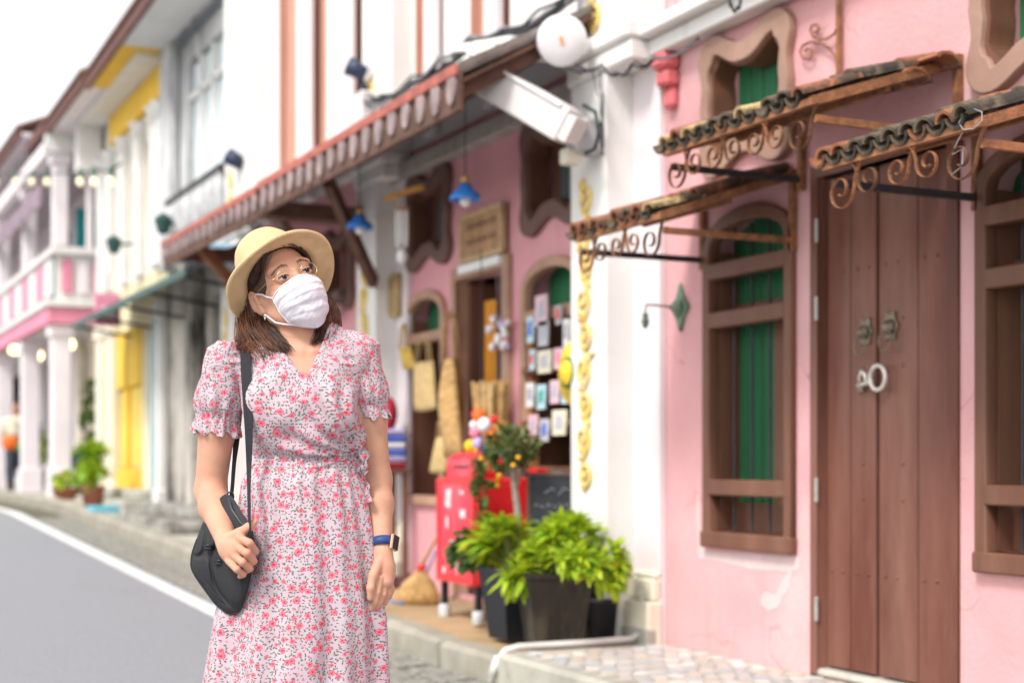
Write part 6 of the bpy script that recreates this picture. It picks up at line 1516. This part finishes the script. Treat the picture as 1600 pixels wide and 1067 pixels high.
def dense(sp, k=5):
    out = []
    for i in range(len(sp)-1):
        A_, B_, C_, D_ = sp[max(i-1, 0)][0], sp[i][0], sp[i+1][0], sp[min(i+2, len(sp)-1)][0]
        for s_ in range(k):
            u = s_/k; p = .5*((2*B_)+(C_-A_)*u+(2*A_-5*B_+4*C_-D_)*u*u+(3*B_-A_-3*C_+D_)*u**3); out.append((p, Vector(sp[i][1]).lerp(Vector(sp[i+1][1]), u), sp[i][2]*(1-u)+sp[i+1][2]*u))
    return out+[sp[-1]]
band(dense(sp), .02, .0022, 'strap', strapm)
band(dense([(Lp(386, 520, .07), (0, 1, .3), .022), (Lp(376, 600, .095), (0, 1, 0), .022), (Lp(370, 680, .05), (-.5, 1, 0), .016), (Lp(366, 720, .01), (-1, .6, 0), .014), (Lp(363, 760, -.03), (-1, .5, 0), .014), (Lp(361, 776, -.05), (-1, .5, 0), .014)]), .02, .002, 'strap', strapm)
bob('strap_ring', *(lambda g_: (g_.v, g_.f))(Geo().tube([Lp(360, 775, -.055)+Vector((math.cos(a)*.008, 0, math.sin(a)*.011)) for a in [2*math.pi*i/12 for i in range(13)]], .002, 6, caps=False)), MATS['gloss_black'])
for o, parent in PLb: o.parent = parent if parent is not None else bagt
bagt.rotation_euler = (0, 0, -ANG)
# ================================================================ farther houses (seen soft)
yel = M('yellow_paint', (.80, .50, .05), .7, .08, 3, .2, 30)
cy = M('cream_yellow_wall', (.76, .66, .42), .8, .06, 3, .2, 30)
greyw = M('grey_stained_plaster', (.60, .60, .60), .9, .12, 3, .3, 30, dirt=(.12, .13, .13), dscale=1.6, damt=.85, dlo=.48, dhi=.66, stretch=(1, 1, .3))
stain = M('blackened_plaster', (.56, .51, .45), .9, .2, 3, .4, 30, dirt=(.045, .042, .035), dscale=1.5, damt=.95, dlo=.44, dhi=.58, stretch=(1, 1, .4))
shutg = M('grey_roller_shutter', (.065, .08, .095), .5, .1, 3)
teal = M('teal_paint', (.03, .36, .38), .6, .1, 4)
paleb = M('pale_blinds', (.66, .74, .76), .7, .05, 3)
eave = M('brown_eave', (.15, .07, .06), .8, .2, 5)
pinkp = M('pink_paint', (.72, .26, .36), .7, .08, 3, .2, 30)
palep = M('pale_pink_wall', (.80, .73, .75), .8, .05, 2)
# house D: grey weathered house
hD = thing('weathered_house', 'grey stained house front with blinds upstairs and blackened wall below', 'house', (W, 15, .4))
yA = 13.1
plate('lower_wall', [rect(yA, 16.8, 0, 3.3), rect(13.80, 14.9, .45, 2.75)], W+.01, W+.2, stain, hD)
sh_ = box('roller_shutter', W+.10, W+.14, 13.78, 14.92, .43, 2.78, shutg, hD, 0)
for i in range(16): box('slat', W+.085, W+.10, 13.80, 14.90, .46+i*.145, .46+i*.145+.12, shutg, sh_, .006)
plate('upper_wall', [rect(13.35, 16.8, 3.3, 6.6), rect(13.95, 15.9, 3.95, 5.35)], W+.02, W+.2, greyw, hD)
for ym in (14.42, 14.92, 15.42): box('mullion', W+.03, W+.085, ym-.03, ym+.03, 3.95, 5.35, white, hD, .005)
box('transom', W+.03, W+.085, 13.95, 15.9, 4.95, 5.02, white, hD, .005)
bl = box('blind', W+.10, W+.13, 13.93, 15.92, 3.93, 5.37, paleb, hD, 0)
for i in range(10): box('blind_slat', W+.085, W+.10, 13.96+i*.194, 13.96+i*.194+.17, 3.96, 5.33, paleb, bl, .006)
for zz in (5.62, 5.86):
    box('moulding', W-.07, W+.01, 13.4, 16.3, zz+.05, zz+.09, greyw, hD, .006)
    for i in range(14): box('dentil', W-.045, W+.01, 13.5+i*.19, 13.5+i*.19+.10, zz-.04, zz+.05, M('slate_dentil', (.22, .24, .27), .8), hD, .004)
Geo().box(W-.10, W, 16.25, 16.75, 3.2, 6.6, .01).build('pier', greyw, hD)
Geo().box(W-.14, W, 15.15, 15.35, .45, 3.0, .01).build('pier', stain, hD)
Geo().box(W-.12, W, 12.95, 13.9, 3.2, 6.6, .01).build('white_pier', white, hD)
for zz in (3.82, 3.18): box('balcony_rail', W-.20, W-.13, 13.75, 16.05, zz, zz+.06, iron, hD, .004)
for i in range(12): Geo().lathe([(.03, 3.24), (.055, 3.36), (.025, 3.5), (.055, 3.66), (.03, 3.82)], (W-.165, 13.85+i*.19, 0), 10).build('baluster', M('mottled_baluster', (.5, .5, .5), .8, .3, 5), hD, True)
# grey corrugated awnings
aw = thing('corrugated_awning', 'low grey blue corrugated awning over the blackened wall and yellow doorway', 'awning', (3.2, 16, 2.8))
v = []; f = []; n = 240; y0_, y1_ = 12.95, 18.9
for i in range(n+1):
    yy = y0_+(y1_-y0_)*i/n; dz = .018*math.cos(i*1.3); v += [(3.12, yy, 2.76+dz), (W, yy, 3.12+dz)]
for i in range(n): a = i*2; f.append((a, a+1, a+3, a+2))
mk('sheet', v+[(x, y, z-.012) for x, y, z in v], f+[tuple(q+2*(n+1) for q in r[::-1]) for r in f], M('corrugated_grey', (.15, .18, .20), .6, .25, 4, dirt=(.06, .09, .08), dscale=2, damt=.8), aw)
box('front_edge', 3.10, 3.125, y0_, y1_, 2.70, 2.77, M('green_black_edge', (.06, .12, .11), .6), aw, .003)
for yy in (13.2, 14.6, 16.0, 17.4, 18.7): Geo().beam((3.13, yy, 2.72), (W, yy, 2.62), .03, .03).build('bracket', iron, aw)
# house E: ornate white and yellow
hE = thing('ornate_yellow_house', 'ornate white house with yellow doorway, yellow trim and yellow eaves', 'house', (W, 18.7, .5))
plate('lower_wall', [rect(16.8, 20.9, 0, 3.3), rect(17.05, 18.1, .62, 2.75), rect(18.2, 19.55, .62, 2.72)], W+.01, W+.2, cy, hE)
Geo().box(W-.03, W+.12, 18.2, 19.55, .62, .98, .01).build('dado_panel', yel, hE)
Geo().box(W-.03, W+.12, 18.2, 19.55, 2.0, 2.72, .01).build('head_panel', yel, hE)
Geo().box(W+.02, W+.12, 18.2, 19.55, 1.0, 1.99, .01).build('door_leaf', M('pale_yellow', (.80, .56, .12), .7), hE)
Geo().box(W-.03, W+.02, 18.92, 19.02, .98, 2.7, .01).build('yellow_post', yel, hE)
box('glass_door', W+.10, W+.13, 17.03, 18.12, .6, 2.77, M('dark_teal_glass', (.07, .14, .14), .2, spec=.6), hE, 0)
for yy in (17.05, 17.38, 17.7, 18.0): box('door_stile', W+.05, W+.10, yy, yy+.10, .62, 2.75, white, hE, .004)
box('downpipe', W-.12, W-.06, 16.98, 17.06, .45, 2.8, M('grey_green_pipe', (.45, .58, .56), .6), hE, .01)
for yy, ww in ((16.78, .16), (19.55, .40), (20.3, .40)):
    Geo().box(W-.10, W, yy, yy+ww, .42, 2.9, .01).box(W-.13, W, yy-.02, yy+ww+.02, .42, .75, .015).box(W-.13, W, yy-.02, yy+ww+.02, 2.7, 2.9, .015).build('column', cream if ww > .3 else white, hE)
plate('upper_wall', [rect(16.8, 20.9, 3.3, 6.3), rect(17.6, 17.95, 3.5, 4.9), rect(18.5, 18.85, 3.5, 4.7), rect(19.4, 19.75, 3.5, 4.6)], W+.02, W+.2, M('warm_white', (.76, .73, .66), .8, .08, 3), hE)
for yy, zt_ in ((17.6, 4.9), (18.5, 4.7), (19.4, 4.6)):
    w_ = box('window', W+.10, W+.14, yy-.02, yy+.37, 3.48, zt_+.02, M('pale_yellow2', (.80, .66, .34), .7), hE, 0)
    box('yellow_mullion', W+.04, W+.10, yy+.12, yy+.22, 3.5, zt_, yel, w_, .005)
for i, yy in enumerate((16.85, 17.15, 18.05, 19.0, 19.9, 20.5)):
    Geo().box(W-.09, W+.02, yy, yy+.20, 3.3, 5.0, .02).build('stucco_pilaster', white, hE)
for i in range(6): Geo().lathe([(.02, 4.95), (.12, 5.0), (.10, 5.08), (.15, 5.16), (.02, 5.2)], (W-.02, (16.95, 17.25, 18.15, 19.1, 20.0, 20.6)[i], 0), 12).build('stucco_capital', white, hE, True)
box('yellow_frieze', W-.05, W+.018, 16.8, 20.0, 5.25, 5.62, yel, hE, .01)
Geo().box(W-.35, W, 16.8, 20.6, 5.62, 5.72, .01).build('cornice', white, hE)
Geo().beam((3.62, 20.75, 5.0), (3.62, 20.75, 5.9), .30, .30).build('end_pier', white, hE)
# eaves running along the far roofs
def eaves(label, y0, y1, z0, z1, xe, soff):
    t = thing('roof_eaves', label, 'roof', (xe, (y0+y1)/2, z0), 'dark brown roof edges')
    def quad(x0, x1, dz0, dz1):
        return [(x0, y0, z0+dz0), (x1, y0, z0+dz0), (x1, y1, z1+dz0), (x0, y1, z1+dz0), (x0, y0, z0+dz1), (x1, y0, z0+dz1), (x1, y1, z1+dz1), (x0, y1, z1+dz1)]
    F_ = [(3, 2, 1, 0), (4, 5, 6, 7), (0, 1, 5, 4), (2, 3, 7, 6), (1, 2, 6, 5), (3, 0, 4, 7)]
    mk('fascia', quad(xe-.05, xe, -.06, .12), F_, eave, t)
    v = quad(xe, W+.3, -.03, .02); mk('soffit', v, F_, soff, t)
    v = [(xe-.08, y0, z0+.13), (W+1.6, y0, z0+1.15), (W+1.6, y1, z1+1.15), (xe-.08, y1, z1+.13)]
    mk('roof_slope', v+[(a, b, c-.04) for a, b, c in v], F_[::-1], M('brown_roof', (.22, .11, .08), .85, .3, 6, .3, 20), t)
eaves('dark brown roof edge over the white soffit of the weathered house', 14.2, 16.6, 5.74, 5.70, 3.25, white)
eaves('dark brown roof edge over yellow soffit above the ornate house', 16.62, 18.5, 5.70, 5.66, 3.25, yel)
eaves('dark brown roof edge between the ornate house and the pink porch', 18.55, 21.6, 5.72, 5.70, 3.22, palep)
eaves('lowest dark brown roof edge at the far end of the row', 23.3, 38, 6.0, 6.2, 3.1, palep)
box('eaves_joint', 3.15, 3.3, 21.6, 23.3, 5.70, 5.86, eave, None, .0)
bpy.data.objects['eaves_joint'].name = 'roof_edge_board'; tag(bpy.data.objects['roof_edge_board'], 'short brown board joining two roof edges over the pink porch', 'roof board')
# house F: pink porch house with columns and balcony
hF = thing('porch_house', 'white and pink two storey porch house with columns, balcony and lanterns', 'house', (W, 26, .6))
plate('wall', [rect(20.9, 40, 0, 6.3), rect(22.2, 23.4, .7, 2.9), rect(24.4, 26.2, .7, 3.0), rect(27.4, 30.5, .7, 3.0), rect(32, 36, .7, 3.0), rect(22.3, 23.0, 3.9, 5.3), rect(24.8, 25.7, 3.9, 5.3), rect(27.2, 28.4, 3.9, 5.3)], 4.45, 4.6, palep, hF)
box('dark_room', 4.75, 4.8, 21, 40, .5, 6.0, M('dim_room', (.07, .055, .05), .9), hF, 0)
for yy, c_ in ((24.85, teal), (27.3, teal), (22.4, M('blue_shutter', (.1, .3, .5), .6))): box('open_shutter', 4.15, 4.44, yy, yy+.05, 3.9, 5.2, c_, hF, .005)
XP = 3.28
for yy in (21.6, 24.6, 27.8, 31.0, 34.5):
    Geo().box(XP-.02, XP+.24, yy-.13, yy+.13, g(yy)+.1, 2.98, .012).box(XP-.06, XP+.28, yy-.17, yy+.17, g(yy)+.1, .95, .012).box(XP-.06, XP+.28, yy-.17, yy+.17, 2.82, 2.98, .012).build('column', palep, hF)
    Geo().box(XP+.0, XP+.20, yy-.11, yy+.11, 4.1, 5.4, .012).box(XP-.04, XP+.24, yy-.15, yy+.15, 5.25, 5.4, .012).build('upper_column', palep, hF)
for yy in (22.4, 23.6):
    Geo().box(3.95, 4.1, yy-.09, yy+.09, g(yy)+.1, 2.98, .01).build('inner_column', M('cream_column', (.72, .64, .5), .8), hF)
box('pink_fascia', XP-.10, XP+.0, 21.35, 40, 2.99, 3.22, pinkp, hF, .01); box('pink_fascia', XP, 4.42, 21.35, 21.45, 2.99, 3.22, pinkp, hF, .01)
box('floor_slab', XP-.14, 4.44, 21.3, 40, 3.225, 3.32, white, hF, .01)
for i in range(22):
    yy = 21.6+i*.78; box('balcony_panel', XP-.02, XP+.02, yy, yy+.66, 3.42, 3.92, pinkp if i % 2 else white, hF, .01)
for i in range(5): box('baluster_panel', XP+.10+i*.22, XP+.24+i*.22, 21.36, 21.40, 3.42, 3.90, pinkp if i % 2 == 0 else palep, hF, .01)
box('balcony_end_panel', XP+.02, 4.42, 21.41, 21.46, 3.33, 3.95, white, hF, 0)
box('hand_rail', XP-.06, XP+.06, 21.3, 40, 3.96, 4.06, white, hF, .01); box('hand_rail', XP+.06, 4.42, 21.3, 21.44, 3.96, 4.06, white, hF, .01)
gb = plate('gable', [[(0, 5.40), (0, 5.62), (.15, 5.72), (.5, 5.80), (1.3, 5.80), (1.3, 5.40)]], -.07, .07, white, hF, conv=Matrix(((0, 1, 0, XP-.12), (1, 0, 0, 21.45), (0, 0, 1, 0), (0, 0, 0, 1))))
box('frieze', XP-.08, XP+.10, 21.5, 40, 5.40, 5.62, palep, hF, .01)
for i in range(30): box('hanging_fringe', XP-.11, XP-.085, 22+i*.5, 22.46+i*.5, 4.72+.05*(i % 2), 5.05, M('mauve_blind', (.30, .22, .27), .8, .2, 4), hF, 0)
box('upper_ceiling', XP, 4.44, 21.5, 40, 5.64, 5.68, M('grey_mauve', (.42, .36, .38), .8), hF, 0)
# carved mouldings on side wall between ornate house and porch
for i in range(5): box('pilaster_shaft', 3.72+i*.15, 3.80+i*.15, 20.905+.45, 20.905+.58, 4.06, 5.4, palep, hF, .01)
# lanterns that are lit, string of bulbs
lampm = M('lit_globe', (.9, .8, .5), .4, emit=(1.0, .78, .38, 2.2)); bulbm = M('lit_bulb', (.8, .72, .5), .3, emit=(1.0, .85, .5, .45))
for lab, px, py, X_, r in (('lit round lantern at the porch corner beside the pink column', 108, 538, 3.55, .085), ('lit round lantern in the porch arcade, middle of three', 58, 555, 3.6, .10), ('lit round lantern in the porch arcade, farthest from the yellow house', 22, 547, 3.6, .09)):
    c = Vector((X_, YX(px, X_), ZX(px, py, X_))); t = thing('porch_lantern', lab, 'lantern', c, 'lit porch lanterns')
    Geo().ball(c, r, 14, 10).build('globe', lampm, t, True); Geo().tube([c+Vector((0, 0, r)), (c.x, c.y, 2.99)], .012, 6).build('rod', iron, t)
wire = thing('festoon_wire', 'dark wire sagging across the porch carrying warm bulbs', 'wire', (3.1, 24, 5), None)
pts = [Vector((3.12, YX(px, 3.12), ZX(px, py, 3.12))) for px, py in ((-60, 268), (20, 272), (50, 274), (73, 272), (125, 270), (147, 266), (172, 268), (190, 255))]
Geo().tube(pts, .012, 6).build('wire', iron, wire)
for i, (px, lab) in enumerate(((-6, 'at the picture edge'), (24, 'second from the left end'), (50, 'left of the white porch column'), (73, 'just before the white porch column'), (125, 'first to the right of the porch column'), (147, 'second right of the porch column'), (173, 'nearest the ornate white house'))):
    c = Vector((3.12, YX(px, 3.12), ZX(px, 284, 3.12))); t = thing('festoon_bulb', 'warm festoon bulb '+lab, 'bulb', c, 'warm bulbs on the festoon wire')
    Geo().ball(c, (.042, .042, .055), 10, 8).build('globe', bulbm, t, True); Geo().tube([c+Vector((0, 0, .06)), c+Vector((0, 0, .16))], .03, 8).build('socket', M('socket_green', (.1, .2, .15), .6), t)
# dark coach lamps and small clutter on the ornate facade
for lab, px, py in (('small dark wall lamp low on the ornate white facade', 255, 352), ('small dark wall lamp by the porch end of the ornate facade', 178, 384)):
    c = Vector((3.5, YX(px, 3.5), ZX(px, py, 3.5))); t = thing('facade_lamp', lab, 'lamp', c, 'dark lamps on the ornate facade')
    Geo().lathe([(.04, .12), (.10, .06), (.06, -.08), (.02, -.1)], c, 10).build('head', M('dark_green_metal', (.03, .08, .07), .5), t); Geo().beam(c, c+Vector((.3, 0, .05)), .03, .03).build('arm', MATS['dark_green_metal'], t)
# signs and flags hung between
for lab, px, py, X_, w_, h_, c_ in (('small pink and white round sign hanging under the corrugated awning end', 168, 484, 3.3, .30, .38, pinkp), ('pale blue and white hanging sign behind the awning beside the shutter', 322, 396, 3.35, .55, .20, M('pale_blue_sign', (.45, .66, .78), .6))):
    c = Vector((X_, YX(px, X_), ZX(px, py, X_))); t = thing('hanging_sign', lab, 'sign', c)
    Geo().box(c.x-w_/2, c.x+w_/2, c.y-.02, c.y+.02, c.z-h_/2, c.z+h_/2, .02).build('panel', c_, t); Geo().box(c.x-w_*.25, c.x+w_*.3, c.y-.026, c.y-.0205, c.z-h_*.25, c.z+h_*.1, .0).build('print', whitem, t)
    Geo().tube([(c.x, c.y, c.z+h_/2), (c.x, c.y, c.z+h_/2+.25)], .008, 5).build('chain', iron, t)
# far pots with plants
LF = [leaf_mesh('leaf', .13, .024, m_, .5, 3) for m_ in lf_lime]; LFd = [leaf_mesh('leaf', .10, .035, m_, .3, 3) for m_ in lf_dark]
terra = M('terracotta_pot', (.36, .13, .09), .8, .2, 8)
def far_pot(label, px, py, X_, rb_, rt, h, blobs, seed, col=terra, lv=LF, wts=(4, 6, 4, .5)):
    y_ = YX(px, X_); z_ = g(y_)+.13; t = thing('potted_plant', label, 'potted plant', (X_, y_, z_), 'potted plants by the pink porch')
    Geo().lathe([(rb_, 0), (rt, h*.85), (rt*1.08, h*.86), (rt*1.08, h), (rt*.9, h), (rt*.85, h*.9)], (X_, y_, z_), 16).build('pot', col, t, True)
    bush(t, [(X_+a, y_+b, z_+h+c, *r, n) for a, b, c, r, n in blobs], 0, lv, wts, 6, seed=seed)
    return t
far_pot('tall yellow green palm in a terracotta pot by the cream column', 145, 760, 3.25, .10, .145, .26, [(0, 0, .18, (.16, .20, .14), 40), (0, .1, .42, (.14, .18, .13), 30)], 21)
far_pot('low green plant in a wide terracotta bowl left of the tall palm', 103, 765, 3.25, .13, .17, .16, [(0, 0, .10, (.17, .20, .08), 26)], 22)
far_pot('tall dark green bush in a pale stone pot beyond the pink column', 56, 755, 3.95, .16, .22, .34, [(0, 0, .45, (.18, .24, .42), 60)], 23, col=conc)
far_pot('dull red leaved shrub climbing behind the palm', 150, 700, 3.80, .12, .16, .25, [(0, .2, .9, (.14, .26, .55), 70)], 24, lv=LFd)
bx = thing('dark_crate', 'dark teal slatted box behind the porch flower pots', 'crate', (3.6, 22.5, .6))
yq = YX(108, 3.7); 
for i in range(6): box('slat', 3.62, 3.64, yq-.5, yq+.5, g(yq)+.14+i*.11, g(yq)+.23+i*.11, M('dark_teal', (.03, .09, .10), .7), bx, .004)
box('crate_body', 3.64, 3.95, yq-.5, yq+.5, g(yq)+.13, g(yq)+.82, MATS['dark_teal'], bx, .01)
st1 = thing('blue_step', 'turquoise painted step block at the foot of the pots', 'step', (3.2, 20, .5))
yq = YX(160, 3.2); Geo().box(3.05, 3.35, yq-.22, yq+.22, g(yq)+.10, g(yq)+.20, .01).build('block', M('turquoise_paint', (.12, .42, .52), .7, .2, 5), st1)
# the stepped plinths in front of the far houses
for lab, y0_, y1_, x0_, m_ in (('worn stone steps in front of the blackened wall', 14.0, 16.6, 3.2, stone), ('cream stone steps in front of the yellow doorway', 17.0, 20.6, 3.35, conc)):
    t = thing('front_steps', lab, 'steps', (x0_, (y0_+y1_)/2, g(y0_)+.13)); zz = g((y0_+y1_)/2)
    box('step', x0_, W, y0_, y1_, zz+.05, zz+.22, m_, t, .02); box('step', x0_+.22, W, y0_+.1, y1_-.1, zz+.22, zz+.33, m_, t, .02)

# ---- two pedestrians far down the road
def walker(label, px, py, dep, face, shirt, trouser, hairc, carry=None, ph=.12):
    sc = dep/FPX; a, b = ray(px); X_, Y_ = a*dep, b*dep; z0 = g(Y_)
    t = thing('person', label, 'person', (X_, Y_, z0), None)
    F = Fld((-.34, -.30, -.01), (.34, .30, 1.62), .012)
    F.cap((-.075, 0, .86), (-.085, -ph*.5, .48), .085, .055, .03); F.cap((-.085, -ph*.5, .48), (-.085, .02-ph*.3, .08), .055, .036, .02); F.cap((-.085, .03-ph*.3, .045), (-.09, -.12-ph*.3, .03), .035, .025, .01)
    F.cap((.075, 0, .86), (.085, ph*.5, .48), .085, .055, .03); F.cap((.085, ph*.5, .48), (.085, .10+ph*.5, .09), .055, .036, .02); F.cap((.085, .11+ph*.5, .05), (.09, -.03+ph*.5, .03), .035, .025, .01)
    F.ell((0, 0, .92), (.16, .11, .14), .04); F.cap((0, 0, 1.0), (0, 0, 1.22), .125, .145, .05); F.ell((0, 0, 1.27), (.175, .085, .09), .05)
    F.cap((0, 0, 1.30), (0, -.01, 1.42), .05, .045, .03); F.ell((0, -.01, 1.49), (.068, .082, .10), .02); F.cap((0, -.085, 1.48), (0, -.10, 1.462), .010, .011, .01)
    for s_, hy in ((-1, -.20), (1, -.16)):
        F.cap((s_*.175, 0, 1.28), (s_*.215, .02, 1.02), .05, .038, .03); F.cap((s_*.215, .02, 1.02), (s_*.10, hy, 1.02), .036, .026, .02)
        F.ell((s_*.07, hy-.02, 1.02), (.03, .03, .035), .01)
        for k_ in range(4): F.cap((s_*.06, hy-.035, 1.045-.018*k_), (s_*.03, hy-.05, 1.04-.018*k_), .010, .008, .002)
    P, fc = F.mesh(); P = relax(P, fc, 1, .4)
    me = bpy.data.meshes.new('body'); me.from_pydata(P.tolist(), [], fc.tolist()); me.materials.append(MATS['walker_skin']); me.polygons.foreach_set('use_smooth', [True]*len(fc)); me.update()
    obs = [bpy.data.objects.new('body', me)]
    def sub(name, fn, m, infl):
        F2 = Fld((-.34, -.30, -.01), (.34, .30, 1.66), .014); fn(F2); P2, f2 = F2.mesh(); P2 = relax(P2, f2, 1, .4)
        me2 = bpy.data.meshes.new(name); me2.from_pydata(P2.tolist(), [], f2.tolist()); me2.materials.append(m); me2.polygons.foreach_set('use_smooth', [True]*len(f2)); me2.update(); obs.append(bpy.data.objects.new(name, me2))
    def tro(F):
        F.cap((-.075, 0, .90), (-.085, -ph*.5, .48), .10, .072, .03); F.cap((-.085, -ph*.5, .48), (-.085, .02-ph*.3, .13), .072, .056, .02)
        F.cap((.075, 0, .90), (.085, ph*.5, .48), .10, .072, .03); F.cap((.085, ph*.5, .48), (.085, .10+ph*.5, .15), .072, .056, .02); F.ell((0, 0, .94), (.172, .125, .12), .04)
    def shi(F):
        F.cap((0, 0, .96), (0, 0, 1.22), .150, .158, .05); F.ell((0, 0, 1.27), (.188, .10, .09), .05)
        for s_ in (-1, 1): F.cap((s_*.175, 0, 1.28), (s_*.21, .015, 1.10), .062, .056, .03)
    def hai(F):
        F.ell((0, .012, 1.515), (.078, .090, .09), .01); F.ell((0, .05, 1.45), (.07, .05, .09), .03); F.ell((0, -.12, 1.46), (.07, .07, .085), .005, None, True)
    sub('trousers', tro, trouser, 0); sub('shirt', shi, shirt, 0); sub('hair', hai, hairc, 0)
    for o in obs: COL.objects.link(o); o.parent = t
    t.rotation_euler = (0, 0, face); return t, X_, Y_, z0
M('walker_skin', (.45, .24, .15), .6)
w1_, X_, Y_, z0_ = walker('distant woman in cream top and dark trousers walking down the road at the left edge', 25, 781, 24.5, -ANG+.1, M('cream_top', (.62, .54, .42), .8, .3, 9), M('slate_trousers', (.05, .06, .08), .8), M('dark_hair', (.03, .02, .015), .6))
bgo = thing('handbag', 'orange and green bag held in front by the distant walking woman', 'bag', (X_, Y_, z0_+.8))
fd_ = Vector((-math.sin(ANG)*1, -math.cos(ANG), 0)); cb_ = Vector((X_, Y_, z0_))+fd_*.26
Geo().ball((cb_.x, cb_.y, z0_+.92), (.15, .08, .12), 12, 8).build('bag_body', MATS['goods_orange'], bgo, True); Geo().ball((cb_.x+.13, cb_.y-.02, z0_+.86), (.07, .05, .10), 10, 7).build('green_pouch', M('green_cloth', (.05, .3, .08), .7), bgo, True)
Geo().tube([(cb_.x-.08, cb_.y, z0_+.99), (cb_.x-.04, cb_.y, z0_+1.07), (cb_.x+.05, cb_.y, z0_+1.07), (cb_.x+.09, cb_.y, z0_+.99)], .012, 6).build('handle', M('green_cloth', (.05, .3, .08), .7), bgo, True)
walker('distant person in mint and violet clothes half behind the woman in cream', 46, 772, 26.0, -ANG-.5, M('violet_shirt', (.22, .14, .42), .8, .4, 6, dirt=(.15, .55, .5), dscale=4, damt=.9), M('dark_trousers', (.04, .04, .05), .8), MATS['dark_hair'])
